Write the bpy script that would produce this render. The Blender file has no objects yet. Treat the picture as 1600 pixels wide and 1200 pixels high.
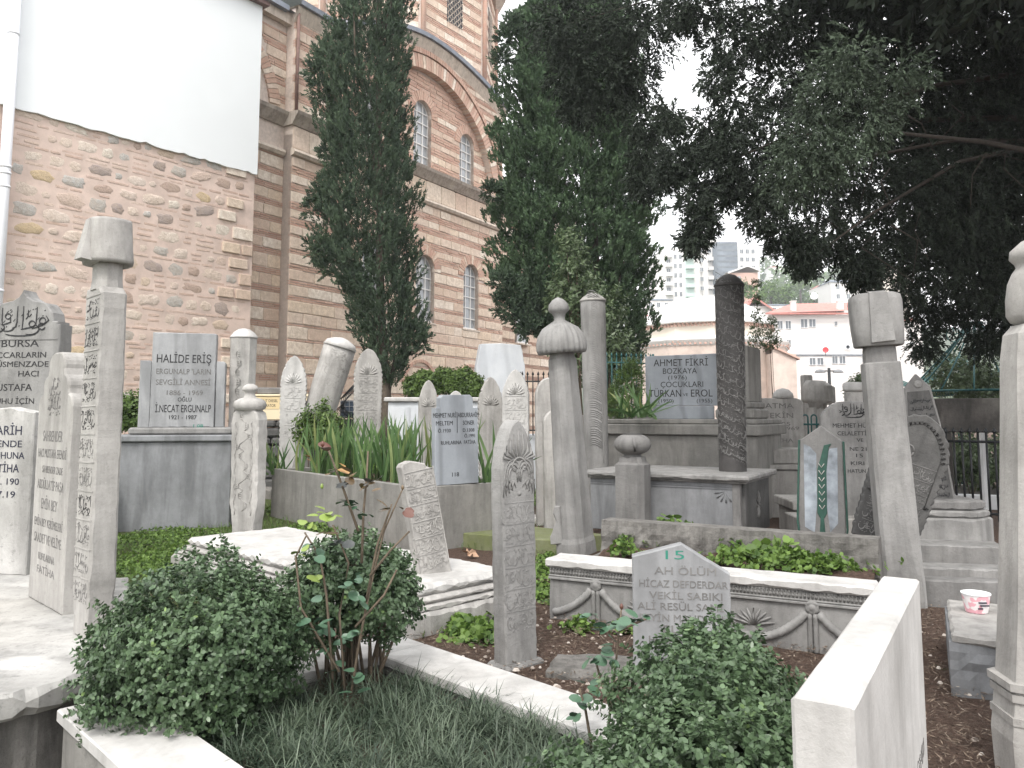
import bpy, bmesh, math, random
import numpy as np
from mathutils import Vector, Matrix, Euler, noise
R = math.radians
C = bpy.context.scene.collection
SC = bpy.context.scene
# ------------------------------------------------------------------ camera
F, PITCH, PY0, CAMZ = 1250.0, R(5.5), 530.0, 1.2
cam = bpy.data.cameras.new('camera'); cam.sensor_width = 36; cam.lens = 36 * F / 1600
cam.shift_y = -(600 - PY0) / 1600; cam.clip_start = .05; cam.clip_end = 2000
camo = bpy.data.objects.new('camera', cam); C.objects.link(camo)
camo.location = (0, 0, CAMZ); camo.rotation_euler = (R(90) + PITCH, 0, 0)
SC.camera = camo
# ------------------------------------------------------------------ sky, sun, exposure (overcast bright day)
SUN_EL, SUN_AZ = R(52), R(193)     # azimuth measured clockwise from +Y
w = bpy.data.worlds.new('World'); SC.world = w; w.use_nodes = True
nt = w.node_tree; nt.nodes.clear()
sky = nt.nodes.new('ShaderNodeTexSky'); sky.sky_type = 'NISHITA'; sky.sun_disc = False
sky.sun_elevation = SUN_EL; sky.sun_rotation = SUN_AZ
sky.dust_density = 4; sky.air_density = 1
mixc = nt.nodes.new('ShaderNodeMixRGB'); mixc.inputs[0].default_value = .86      # cloud layer over the blue
mixc.inputs[2].default_value = (9.25, 9.2, 9.15, 1)
nt.links.new(sky.outputs[0], mixc.inputs[1])
bg = nt.nodes.new('ShaderNodeBackground'); bg.inputs[1].default_value = .14
out = nt.nodes.new('ShaderNodeOutputWorld')
nt.links.new(mixc.outputs[0], bg.inputs[0]); nt.links.new(bg.outputs[0], out.inputs[0])
sl = bpy.data.lights.new('sun', 'SUN'); sl.energy = 1.3; sl.angle = R(14); sl.color = (1, .97, .92)
so = bpy.data.objects.new('sun', sl); C.objects.link(so)
sd = Vector((math.sin(SUN_AZ) * math.cos(SUN_EL), math.cos(SUN_AZ) * math.cos(SUN_EL), math.sin(SUN_EL)))
so.rotation_euler = sd.to_track_quat('Z', 'Y').to_euler(); so.location = (0, 0, 40)
SC.view_settings.view_transform = 'Standard'; SC.view_settings.look = 'None'
SC.view_settings.exposure = 1.0; SC.view_settings.gamma = 1; SC.view_settings.use_curve_mapping = False
SC.cycles.max_bounces = 6; SC.cycles.diffuse_bounces = 3; SC.cycles.transparent_max_bounces = 6
# ------------------------------------------------------------------ survey helpers: photo pixel -> metres
def ray(px, py):
    u = (px - 800) / F; v = (PY0 - py) / F
    return Vector((u, math.cos(PITCH) - v * math.sin(PITCH), math.sin(PITCH) + v * math.cos(PITCH)))
def PX(px, py, Y):
    d = ray(px, py); return Vector((d.x / d.y * Y, Y, CAMZ + d.z / d.y * Y))
def PZ(px, py, z):
    d = ray(px, py); t = (z - CAMZ) / d.z
    return Vector((d.x * t, d.y * t, z))
def HZ(py, Y, px=800): return PX(px, py, Y).z
# ------------------------------------------------------------------ materials
def N(nt, t, **kw):
    n = nt.nodes.new(t)
    for k, v in kw.items(): setattr(n, k, v)
    return n
def newmat(name):
    m = bpy.data.materials.new(name); m.use_nodes = True
    nt = m.node_tree; b = nt.nodes['Principled BSDF']
    return m, nt, b
def coords(nt, sx=1, sy=1, sz=1, world=False):
    tc = N(nt, 'ShaderNodeTexCoord'); oi = N(nt, 'ShaderNodeObjectInfo')
    if world:
        g = N(nt, 'ShaderNodeNewGeometry'); src = g.outputs['Position']
    else:
        mul = N(nt, 'ShaderNodeVectorMath', operation='SCALE'); mul.inputs[0].default_value = (17, 31, 23)
        nt.links.new(oi.outputs['Random'], mul.inputs['Scale'])
        add = N(nt, 'ShaderNodeVectorMath', operation='ADD')
        nt.links.new(tc.outputs['Object'], add.inputs[0]); nt.links.new(mul.outputs[0], add.inputs[1]); src = add.outputs[0]
    mp = N(nt, 'ShaderNodeMapping'); mp.inputs['Scale'].default_value = (sx, sy, sz)
    nt.links.new(src, mp.inputs[0]); return mp.outputs[0]
def noi(nt, vec, scale, detail=5, rough=.6, dist=0):
    n = N(nt, 'ShaderNodeTexNoise'); n.inputs['Scale'].default_value = scale; n.inputs['Detail'].default_value = detail
    n.inputs['Roughness'].default_value = rough; n.inputs['Distortion'].default_value = dist
    nt.links.new(vec, n.inputs['Vector']); return n.outputs['Fac']
def ramp(nt, fac, stops):
    r = N(nt, 'ShaderNodeValToRGB'); e = r.color_ramp.elements
    while len(e) < len(stops): e.new(.5)
    for i, (p, c) in enumerate(stops):
        e[i].position = p; e[i].color = (c[0], c[1], c[2], 1) if not isinstance(c, (int, float)) else (c, c, c, 1)
    nt.links.new(fac, r.inputs[0]); return r.outputs[0]
def mix(nt, fac, a, b, mode='MIX'):
    m = N(nt, 'ShaderNodeMixRGB', blend_type=mode)
    for i, x in ((0, fac), (1, a), (2, b)):
        if isinstance(x, (int, float)): m.inputs[i].default_value = x if i == 0 else (x, x, x, 1)
        elif isinstance(x, tuple): m.inputs[i].default_value = (*x, 1)
        else: nt.links.new(x, m.inputs[i])
    return m.outputs[0]
def bump(nt, b, h, strength, dist=.01, prev=None):
    bp = N(nt, 'ShaderNodeBump'); bp.inputs['Strength'].default_value = strength; bp.inputs['Distance'].default_value = dist
    nt.links.new(h, bp.inputs['Height'])
    if prev is not None: nt.links.new(prev, bp.inputs['Normal'])
    nt.links.new(bp.outputs[0], b.inputs['Normal']); return bp.outputs[0]
def stone(name, c, dark, stain=.35, sc=1.0, vein=0.0, rough=.75, bmp=.5, moss=0.0, spot=.3, mossc=(.10, .12, .05), tint=None):
    """weathered stone: clouded colour, vertical run stains, lichen specks, optional grey veins and moss"""
    m, nt, b = newmat(name)
    v = coords(nt); vs = coords(nt, 1, 1, .16)
    big = noi(nt, v, 2.6 * sc, 8, .72)
    col = mix(nt, ramp(nt, big, [(.32, 0.), (.68, 1.)]), dark, c)
    st = noi(nt, vs, 9 * sc, 6, .62, .3)
    col = mix(nt, ramp(nt, st, [(.45, 0.), (.66, stain)]), col, tuple(x * .42 for x in dark))
    if tint:
        col = mix(nt, ramp(nt, noi(nt, v, 1.3 * sc, 4, .5), [(.5, 0.), (.75, .6)]), col, tint)
    if vein:
        wv = N(nt, 'ShaderNodeTexWave', wave_type='BANDS', bands_direction='DIAGONAL')
        wv.inputs['Scale'].default_value = 2.0 * sc; wv.inputs['Distortion'].default_value = 9; wv.inputs['Detail'].default_value = 4
        wv.inputs['Detail Scale'].default_value = 1.2; nt.links.new(vs if vein < 0 else v, wv.inputs['Vector'])
        col = mix(nt, ramp(nt, wv.outputs['Fac'], [(.55, 0.), (1., abs(vein))]), col, tuple(x * .55 for x in dark))
    sp = noi(nt, v, 55 * sc, 4, .8)
    col = mix(nt, ramp(nt, sp, [(.56, 0.), (.70, spot)]), col, tuple(x * .45 for x in dark))
    if moss:
        col = mix(nt, ramp(nt, noi(nt, v, 3.4 * sc, 6, .7), [(.5 - .2 * moss, 0.), (.62, .85)]), col, mossc)
    nt.links.new(col, b.inputs['Base Color']); b.inputs['Roughness'].default_value = rough
    b.inputs['Specular IOR Level'].default_value = .35
    n1 = bump(nt, b, noi(nt, v, 14 * sc, 8, .7), bmp, .012)
    bump(nt, b, noi(nt, v, 130 * sc, 5, .8), bmp * .9, .003, n1)
    return m
def flat(name, c, rough=.6, metal=0, nscale=12, var=.25, bmp=.15, world=False):
    m, nt, b = newmat(name); v = coords(nt, world=world)
    n = noi(nt, v, nscale, 5)
    col = mix(nt, ramp(nt, n, [(.3, 0.), (.7, 1.)]), tuple(x * (1 - var) for x in c), tuple(min(1, x * (1 + var * .5)) for x in c))
    nt.links.new(col, b.inputs['Base Color']); b.inputs['Roughness'].default_value = rough; b.inputs['Metallic'].default_value = metal
    if bmp: bump(nt, b, n, bmp, .01)
    return m
def randcol(name, cols, rough=.85, nscale=9, bmp=.6, var=.35, dist=.02):
    """colour picked per object by its random id"""
    m, nt, b = newmat(name); oi = N(nt, 'ShaderNodeObjectInfo'); v = coords(nt)
    r = N(nt, 'ShaderNodeValToRGB'); r.color_ramp.interpolation = 'CONSTANT'; e = r.color_ramp.elements
    while len(e) < len(cols): e.new(.5)
    for i, c in enumerate(cols): e[i].position = i / len(cols); e[i].color = (*c, 1)
    nt.links.new(oi.outputs['Random'], r.inputs[0])
    n = noi(nt, v, nscale, 6, .7)
    col = mix(nt, ramp(nt, n, [(.35, var), (.65, 0.)]), r.outputs[0], mix(nt, 1, r.outputs[0], .45, 'MULTIPLY'))
    nt.links.new(col, b.inputs['Base Color']); b.inputs['Roughness'].default_value = rough
    bump(nt, b, n, bmp, dist); return m
def leafmat(name, c1, c2, rough=.5, trans=.25, c3=None):
    """leaf colour varies with the per-leaf attribute 'tone'"""
    m, nt, b = newmat(name); a = N(nt, 'ShaderNodeAttribute', attribute_name='tone')
    stops = [(0., c1), (.85, c2)] + ([(1., c3)] if c3 else [])
    col = ramp(nt, a.outputs['Fac'], stops)
    nt.links.new(col, b.inputs['Base Color']); b.inputs['Roughness'].default_value = rough
    b.inputs['Specular IOR Level'].default_value = .4
    if trans:
        t = N(nt, 'ShaderNodeBsdfTranslucent'); nt.links.new(col, t.inputs[0])
        ms = N(nt, 'ShaderNodeMixShader'); ms.inputs[0].default_value = trans
        nt.links.new(b.outputs[0], ms.inputs[1]); nt.links.new(t.outputs[0], ms.inputs[2])
        nt.links.new(ms.outputs[0], nt.nodes['Material Output'].inputs[0])
    return m
M = {}
M['marble_white'] = stone('marble_white', (.60, .59, .575), (.40, .39, .375), .3, 1, .12, .55, .3, 0, .2)
M['marble_clean'] = stone('marble_clean', (.72, .745, .77), (.58, .61, .65), .1, .6, -.3, .4, .08, 0, .0)
M['marble_old'] = stone('marble_old', (.45, .435, .415), (.28, .27, .255), .45, 1, 0, .75, .5, 0, .3)
M['marble_worn'] = stone('marble_worn', (.50, .485, .465), (.31, .30, .285), .45, 1, .1, .7, .6, 0, .35)
M['marble_blue'] = stone('marble_blue', (.35, .355, .365), (.25, .255, .262), .3, 1, -.4, .5, .2, 0, .12)
M['marble_bluer'] = stone('marble_bluer', (.33, .355, .385), (.25, .27, .295), .15, 1, -.5, .5, .12, 0, .05)
M['limestone'] = stone('limestone', (.305, .30, .292), (.19, .187, .182), .45, 1, 0, .85, .6, 0, .35)
M['limestone_mid'] = stone('limestone_mid', (.235, .23, .225), (.145, .142, .138), .45, 1, 0, .85, .6, 0, .35)
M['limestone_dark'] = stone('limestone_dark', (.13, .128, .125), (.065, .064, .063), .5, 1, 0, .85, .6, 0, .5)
M['stone_black'] = stone('stone_black', (.085, .08, .078), (.04, .038, .037), .4, 1, 0, .6, .7, 0, .4)
M['concrete'] = stone('concrete', (.29, .28, .262), (.185, .18, .168), .4, 1, 0, .9, .5, 0, .35)
M['concrete_grey'] = stone('concrete_grey', (.27, .278, .29), (.17, .175, .182), .5, .8, 0, .8, .3, 0, .2)
M['rough_rock'] = stone('rough_rock', (.24, .23, .215), (.11, .105, .098), .5, 2, 0, .95, 1.0, 0, .5)
M['mossy'] = stone('mossy', (.24, .25, .16), (.13, .14, .08), .3, 1, 0, .95, .6, .9, .4, (.13, .15, .055))
M['concrete_dark'] = stone('concrete_dark', (.12, .11, .10), (.045, .042, .04), .5, 1.4, 0, .9, .8, 0, .5, tint=(.2, .19, .175))
M['marble_dirty'] = stone('marble_dirty', (.56, .55, .535), (.30, .295, .28), .55, .55, .15, .75, .6, 0, .6, tint=(.36, .34, .30))
M['ink'] = flat('ink', (.012, .012, .014), .6, 0, 80, .5, 0)
M['ink_faded'] = flat('ink_faded', (.165, .16, .155), .8, 0, 60, .5, 0)
M['ink_navy'] = flat('ink_navy', (.012, .014, .035), .5, 0, 80, .3, 0)
M['paint_green'] = flat('paint_green', (.03, .22, .16), .6, 0, 60, .3, 0)
M['white_paint'] = flat('white_paint', (.78, .79, .8), .5, 0, 5, .05, 0)
M['iron'] = flat('iron', (.02, .022, .024), .5, .3)
M['iron_green'] = flat('iron_green', (.02, .10, .10), .45, .2)
M['iron_teal'] = flat('iron_teal', (.10, .24, .23), .45, .2)
# ------------------------------------------------------------------ object helpers
def tag(o, label=None, cat=None, group=None, kind=None):
    if label: o['label'] = label
    if cat: o['category'] = cat
    if group: o['group'] = group
    if kind: o['kind'] = kind
    return o
def thing(name, label, cat, loc=(0, 0, 0), rz=0, group=None, tilt=(0, 0)):
    o = bpy.data.objects.new(name, None); C.objects.link(o); o.empty_display_size = .1
    o.location = loc; o.rotation_euler = (tilt[0], tilt[1], rz)
    return tag(o, label, cat, group)
def link(name, me, parent=None, mat=None, label=None, loc=None, rot=None, scale=None, kind=None):
    o = bpy.data.objects.new(name, me); C.objects.link(o)
    if mat is not None and not me.materials: me.materials.append(mat)
    if parent: o.parent = parent
    if loc is not None: o.location = loc
    if rot is not None: o.rotation_euler = rot
    if scale is not None: o.scale = scale
    if label: o['label'] = label
    if kind: o['kind'] = kind
    return o
class MB:
    """collects shapes into one mesh"""
    def __init__(s): s.v = []; s.f = []; s.sm = []
    def add(s, vs, fs, smooth=False, mtx=None):
        n = len(s.v)
        s.v += [tuple(mtx @ Vector(p)) if mtx else tuple(p) for p in vs]
        s.f += [tuple(i + n for i in f) for f in fs]; s.sm += [smooth] * len(fs); return s
    def box(s, x0, x1, y0, y1, z0, z1, mtx=None, b=0.0):
        if b <= 0:
            vs = [(x, y, z) for z in (z0, z1) for x, y in ((x0, y0), (x1, y0), (x1, y1), (x0, y1))]
            fs = [(3, 2, 1, 0), (4, 5, 6, 7), (0, 1, 5, 4), (1, 2, 6, 5), (2, 3, 7, 6), (3, 0, 4, 7)]
            return s.add(vs, fs, False, mtx)
        vs = []; rings = [(b, z0), (0, z0 + b), (0, z1 - b), (b, z1)]
        for ins, z in rings:
            c = b
            pts = [(x0 + ins + (c if not ins else c * .6), y0 + ins), (x1 - ins - c * (.6 if ins else 1), y0 + ins), (x1 - ins, y0 + ins + c * (.6 if ins else 1)), (x1 - ins, y1 - ins - c * (.6 if ins else 1)),
                   (x1 - ins - c * (.6 if ins else 1), y1 - ins), (x0 + ins + c * (.6 if ins else 1), y1 - ins), (x0 + ins, y1 - ins - c * (.6 if ins else 1)), (x0 + ins, y0 + ins + c * (.6 if ins else 1))]
            vs += [(x, y, z) for x, y in pts]
        fs = [tuple(range(7, -1, -1)), tuple(range(24, 32))]
        for k in range(3):
            for i in range(8):
                j = (i + 1) % 8; fs.append((k * 8 + i, k * 8 + j, k * 8 + 8 + j, k * 8 + 8 + i))
        return s.add(vs, fs, False, mtx)
    def tube(s, pts, rad, seg=6, cap=True):
        pts = [Vector(p) for p in pts]; n = len(pts)
        rad = [rad] * n if isinstance(rad, (int, float)) else rad
        vs = []; up = Vector((0, 0, 1))
        for i, p in enumerate(pts):
            t = (pts[min(i + 1, n - 1)] - pts[max(i - 1, 0)]).normalized()
            a = t.cross(up)
            if a.length < .1: a = t.cross(Vector((0, 1, 0)))
            a.normalize(); b = t.cross(a)
            for k in range(seg):
                an = 2 * math.pi * k / seg; vs.append(p + (a * math.cos(an) + b * math.sin(an)) * rad[i])
        fs = [(i * seg + k, i * seg + (k + 1) % seg, (i + 1) * seg + (k + 1) % seg, (i + 1) * seg + k) for i in range(n - 1) for k in range(seg)]
        if cap: fs += [tuple(range(seg))[::-1], tuple(range((n - 1) * seg, n * seg))]
        return s.add(vs, fs, True)
    def lathe(s, prof, seg=32, sx=1, sy=1, flute=None, jit=0, power=2, seed=0, mtx=None, smooth=True, rot0=0):
        """prof = [(r, z)]; flute(angle, i) multiplies the radius; power > 2 squares the section"""
        vs = []
        for i, (r, z) in enumerate(prof):
            for k in range(seg):
                a = 2 * math.pi * k / seg + rot0; c, q = math.cos(a), math.sin(a)
                rr = r / ((abs(c) ** power + abs(q) ** power) ** (1 / power))
                if flute: rr *= flute(a, i)
                if jit: rr += jit * noise.noise(Vector((c * r * 6 + seed, q * r * 6, z * 5)))
                vs.append((rr * c * sx, rr * q * sy, z))
        n = len(prof)
        fs = [(i * seg + k, i * seg + (k + 1) % seg, (i + 1) * seg + (k + 1) % seg, (i + 1) * seg + k) for i in range(n - 1) for k in range(seg)]
        fs += [tuple(range(seg))[::-1], tuple(range((n - 1) * seg, n * seg))]
        return s.add(vs, fs, smooth, mtx)
    def prism(s, outline, y0, y1, b=.006, seed=0, jit=.002, step=.03, taper=None, mtx=None, bj=.6):
        """outline in x,z (counter-clockwise seen from -y), worn chamfered edges"""
        pts = []
        n0 = len(outline)
        for i in range(n0):
            a = Vector(outline[i]); c = Vector(outline[(i + 1) % n0]); L = (c - a).length; k = max(1, int(L / step))
            for j in range(k): pts.append(a.lerp(c, j / k))
        n = len(pts); nor = []
        for i in range(n):
            t = (pts[(i + 1) % n] - pts[i - 1]); t.normalize(); nor.append(Vector((t.y, -t.x)))
        P = []; 
        for i, p in enumerate(pts):
            d = noise.noise(Vector((p.x * 14 + seed, p.y * 14, seed * 3.1))) * jit + noise.noise(Vector((p.x * 45, p.y * 45 + seed, 7))) * jit * .6
            P.append(p + nor[i] * d)
        bb = [b * (1 + bj * 1.6 * max(-.5, noise.noise(Vector((p.x * 18 - seed, p.y * 18, 3.3)) ) + .8 * max(0, noise.noise(Vector((p.x * 6, p.y * 6, seed)))))) for p in P]
        vs = []
        for ins, sgn in ((1, -1), (0, -1), (0, 1), (1, 1)):
            for i, p in enumerate(P):
                q = p - nor[i] * bb[i] * ins
                T = taper(q.y) if taper else 1
                ym, yh = (y0 + y1) / 2, (y1 - y0) / 2 * T
                vs.append((q.x, ym + sgn * (yh - (0 if ins else bb[i])), q.y))
        fs = [tuple(range(n)), tuple(range(4 * n - 1, 3 * n - 1, -1))]
        for k in range(3):
            for i in range(n):
                j = (i + 1) % n; fs.append((k * n + j, k * n + i, k * n + n + i, k * n + n + j))
        return s.add(vs, fs, False, mtx)
    def build(s, name, mat, parent=None, **kw):
        me = bpy.data.meshes.new(name); me.from_pydata(s.v, [], s.f); me.polygons.foreach_set('use_smooth', s.sm)
        me.materials.append(mat); me.update()
        return link(name, me, parent, **kw)
def np_mesh(name, V, nper, mat, tone=None, smooth=False):
    """V: (n, nper, 3) polygons; nper = 3, 4 or 6 corners each"""
    n = V.shape[0]; me = bpy.data.meshes.new(name)
    me.vertices.add(n * nper); me.vertices.foreach_set('co', V.reshape(-1).astype(np.float32))
    me.loops.add(n * nper); me.loops.foreach_set('vertex_index', np.arange(n * nper, dtype=np.int32))
    me.polygons.add(n); me.polygons.foreach_set('loop_start', np.arange(0, n * nper, nper, dtype=np.int32))
    if smooth: me.polygons.foreach_set('use_smooth', np.ones(n, dtype=bool))
    me.update(calc_edges=True)
    if tone is not None:
        at = me.attributes.new('tone', 'FLOAT', 'FACE'); at.data.foreach_set('value', tone.astype(np.float32))
    me.materials.append(mat); return me
_tm = {}
def text_mesh(s, depth):
    k = (s, depth)
    if k not in _tm:
        cu = bpy.data.curves.new('t', 'FONT'); cu.body = s; cu.size = 1; cu.extrude = 0; cu.resolution_u = 3; cu.offset = .0
        o = bpy.data.objects.new('t', cu); me = bpy.data.meshes.new_from_object(o); bpy.data.objects.remove(o)
        v = np.zeros(len(me.vertices) * 3); me.vertices.foreach_get('co', v); v = v.reshape(-1, 3)
        lo, hi = (v.min(0), v.max(0)) if len(v) else (np.zeros(3), np.ones(3))
        _tm[k] = ([tuple(p) for p in v], [tuple(p.vertices) for p in me.polygons], lo, hi)
    return _tm[k]
CAPH = .73
def text(parent, s, cx, z, h, y, mat, wd=None, name='inscription', depth=.002, mtx=None, wob=0):
    """one line of lettering on a face at local y, centred on cx, baseline z, cap height h, total width wd"""
    v, f, lo, hi = text_mesh(s, depth); sz = h / CAPH
    sx = sz if wd is None else wd / max(1e-6, hi[0] - lo[0]); mx = (lo[0] + hi[0]) / 2
    vs = [(cx + (p[0] - mx) * sx, y - depth, z + p[1] * sz + wob * math.sin(p[0] * 7)) for p in v]
    n = len(vs); from collections import Counter
    edges = Counter(tuple(sorted((a, b))) for q in f for a, b in zip(q, q[1:] + q[:1]))
    back = [(x, yy + depth * 1.5, zz) for x, yy, zz in vs]
    fs = list(f) + [(b, a, a + n, b + n) for q in f for a, b in zip(q, q[1:] + q[:1]) if edges[tuple(sorted((a, b)))] == 1]
    m = MB(); m.add(vs + back, fs, False, mtx); return m.build(name, mat, parent)
def stroke(m, pts, w0, y, d=.003, nib=None):
    """flat calligraphic ribbon with raised body on a face at local y"""
    P = [Vector(p) for p in pts]; n = len(P); L = []; Rr = []
    for i, p in enumerate(P):
        t = (P[min(i + 1, n - 1)] - P[max(i - 1, 0)])
        if t.length < 1e-9: t = Vector((1, 0))
        t.normalize(); nn = Vector((-t.y, t.x)); a = math.atan2(t.y, t.x)
        wv = w0 * (.45 + .75 * abs(math.sin(a - R(-50)))) * (1 if 0 < i < n - 1 else .45)
        L.append(p + nn * wv * .5); Rr.append(p - nn * wv * .5)
    vs = [(q.x, y - d, q.y) for q in L] + [(q.x, y - d, q.y) for q in Rr] + [(q.x, y + d * .5, q.y) for q in L] + [(q.x, y + d * .5, q.y) for q in Rr]
    fs = []
    for i in range(n - 1):
        fs += [(i, n + i, n + i + 1, i + 1), (2 * n + i, i, i + 1, 2 * n + i + 1), (n + i, 3 * n + i, 3 * n + i + 1, n + i + 1)]
    fs += [(0, 2 * n, 3 * n, n), (2 * n - 1, 4 * n - 1, 3 * n - 1, n - 1)]
    m.add(vs, fs)
def script_row(m, x0, x1, z0, z1, y, seed, w=.006, d=.003, dens=1.0):
    """a row of old Ottoman style lettering: stems, bowls, loops, teeth and dots"""
    r = random.Random(seed); x = x1; h = z1 - z0
    def arc(cx, cz, rx, rz, a0, a1, n=9): return [(cx + rx * math.cos(R(a0 + (a1 - a0) * i / n)), cz + rz * math.sin(R(a0 + (a1 - a0) * i / n))) for i in range(n + 1)]
    while x > x0 + h * .15:
        k = r.random(); b = z0 + h * (.28 + .22 * r.random()); g = h * (.24 + .2 * r.random())
        if k < .25: stroke(m, [(x, z1 - h * .1 * r.random()), (x - g * .05, b + h * .25), (x - g * .1, b)], w, y, d); adv = g * .45
        elif k < .5: stroke(m, arc(x - g * .6, b, g * .6, g * .75, 20, -200), w, y, d); adv = g * .95
        elif k < .65: stroke(m, arc(x - g * .3, b + g * .3, g * .3, g * .3, 0, 330), w, y, d); stroke(m, [(x - g * .05, b + g * .15), (x - g * .6, b - g * .1), (x - g * 1.1, b)], w, y, d); adv = g * .95
        elif k < .8: stroke(m, [(x, b + g * .45), (x - g * .15, b + g * .05), (x - g * .4, b + g * .4), (x - g * .5, b), (x - g * .8, b + g * .35), (x - g * 1., b - g * .05)], w * .9, y, d); adv = g * .95
        elif k < .9: stroke(m, [(x, b + g * .9), (x - g * .8, b + g * 1.2)], w, y, d); stroke(m, arc(x - g * .5, b - g * .1, g * .7, g * .5, -10, -150), w, y, d); adv = g
        else: stroke(m, arc(x - g * .2, b + g * .6, g * .55, g * .9, 100, 290), w, y, d); adv = g * .8
        for q in range(int(dens * 2 + r.random())):
            dx = x - r.random() * g; dz = z0 + h * r.choice((r.uniform(.02, .2), r.uniform(.7, .95)))
            stroke(m, [(dx, dz), (dx - w * 1.4, dz - w * .9)], w * .9, y, d)
        if r.random() < .5: stroke(m, [(x - g * .2, z0 + h * .72), (x - g * .6, z0 + h * .9)], w * .5, y, d)
        x -= adv * .8
HUVE = "\u0647\u0648 \u0627\u0644\u0628\u0627\u0642\u064a"
def hu_el_baki(m, cx, z0, wd, h, y, w, d=.003):
    """the traditional heading: a row of tall stems rising out of bowls and a long returning tail"""
    def A(c0, c1, rx, rz, a0, a1, n=14): return [(cx + (c0 + rx * math.cos(R(a0 + (a1 - a0) * i / n))) * wd, z0 + (c1 + rz * math.sin(R(a0 + (a1 - a0) * i / n))) * h) for i in range(n + 1)]
    def Ln(*p): return [(cx + a * wd, z0 + b * h) for a, b in p]
    S = [Ln((.28, .95), (.275, .5), (.27, .25)), Ln((.03, 1.), (.03, .5), (.02, .1)), Ln((-.08, 1.), (-.08, .4), (-.10, .22), (-.16, .18)), Ln((-.36, .95), (-.36, .5), (-.35, .3)),
         A(.39, .42, .055, .13, 0, 350), A(.38, .22, .06, .12, 30, 350), A(.2, .32, .055, .11, 0, 350), A(.17, .12, .16, .2, 60, -120), Ln((.45, .62), (.5, .45), (.42, .3), (.3, .2), (.2, .14)),
         Ln((.27, .28), (.2, .2), (.1, .16), (.0, .12)), A(-.25, .22, .12, .16, 0, -170), A(-.25, .62, .05, .1, 0, 350), Ln((-.2, .6), (-.2, .4), (-.28, .34), (-.36, .3)),
         A(-.43, .2, .12, .16, 60, -80), Ln((-.5, .5), (-.45, .4), (-.4, .36), (-.48, .25)), A(.0, .0, .3, .12, -160, -20), Ln((.12, .85), (.12, .6), (.08, .5)), Ln((.18, .7), (.14, .58))]
    for s in S: stroke(m, s, w, y, d)
    r = random.Random(int(cx * 1000) + 5)
    for k in range(16):
        a, b = r.uniform(-.45, .45), r.uniform(.05, .95); stroke(m, Ln((a, b), (a - .02, b - .03)), w * .8, y, d)
    for k in range(9):
        a, b = r.uniform(-.42, .42), r.uniform(.45, .85); stroke(m, Ln((a, b), (a - .035, b - .09)), w * .4, y, d)
# ================================================================== GROUND
def gz(x, y):
    """height of the cemetery soil"""
    h = .02 * noise.noise(Vector((x * .9, y * .9, 0))) + .012 * noise.noise(Vector((x * 5, y * 5, 1)))
    if y < 2.6 and x < -1.2: h -= .25
    elif y < 3.3 and x < -1.3: h -= .15
    return h
def ground():
    m, nt, b = newmat('soil'); v = coords(nt, world=True)
    a = noi(nt, v, .55, 6, .6); f = noi(nt, v, 45, 6, .75); g = noi(nt, v, 3.1, 6, .7)
    soil = mix(nt, ramp(nt, f, [(.35, 0.), (.65, 1.)]), (.055, .036, .027), (.15, .10, .078))
    soil = mix(nt, ramp(nt, noi(nt, v, 190, 2, .8), [(.6, 0.), (.72, .8)]), soil, (.27, .21, .17))
    grn = mix(nt, ramp(nt, f, [(.35, 0.), (.65, 1.)]), (.045, .06, .02), (.10, .13, .045))
    # greener between the graves further back, brown litter near the front and on the right
    sx = N(nt, 'ShaderNodeSeparateXYZ'); nt.links.new(v, sx.inputs[0])
    mr = N(nt, 'ShaderNodeMapRange'); mr.inputs[1].default_value = -.5; mr.inputs[2].default_value = -2.6; nt.links.new(sx.outputs[0], mr.inputs[0])
    fac = N(nt, 'ShaderNodeMath', operation='MULTIPLY_ADD'); nt.links.new(mr.outputs[0], fac.inputs[0]); fac.inputs[1].default_value = .35
    nt.links.new(g, fac.inputs[2])
    col = mix(nt, ramp(nt, fac.outputs[0], [(.62, 0.), (.78, 1.)]), soil, grn)
    nt.links.new(col, b.inputs['Base Color']); b.inputs['Roughness'].default_value = .95; b.inputs['Specular IOR Level'].default_value = .2
    n1 = bump(nt, b, f, .9, .03); bump(nt, b, noi(nt, v, 220, 3, .8), .8, .008, n1)
    M['soil'] = m
    xs = np.concatenate([np.linspace(-400, -9, 8), np.arange(-8, 8.01, .08), np.linspace(9, 400, 8)])
    ys = np.concatenate([[-60, -10, 0], np.arange(.8, 14.01, .08), [15, 18, 25, 40, 80, 200, 500]])
    X, Y = np.meshgrid(xs, ys); V = [(x, y, gz(x, y)) if abs(x) < 8.1 and .5 < y < 14.1 else (x, y, -.02) for x, y in zip(X.ravel(), Y.ravel())]
    nx, ny = len(xs), len(ys); f = [(j * nx + i, j * nx + i + 1, (j + 1) * nx + i + 1, (j + 1) * nx + i) for j in range(ny - 1) for i in range(nx - 1)]
    me = bpy.data.meshes.new('ground'); me.from_pydata(V, [], f); me.polygons.foreach_set('use_smooth', [True] * len(f)); me.materials.append(m)
    tag(link('ground', me), kind='structure')
ground()
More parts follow.
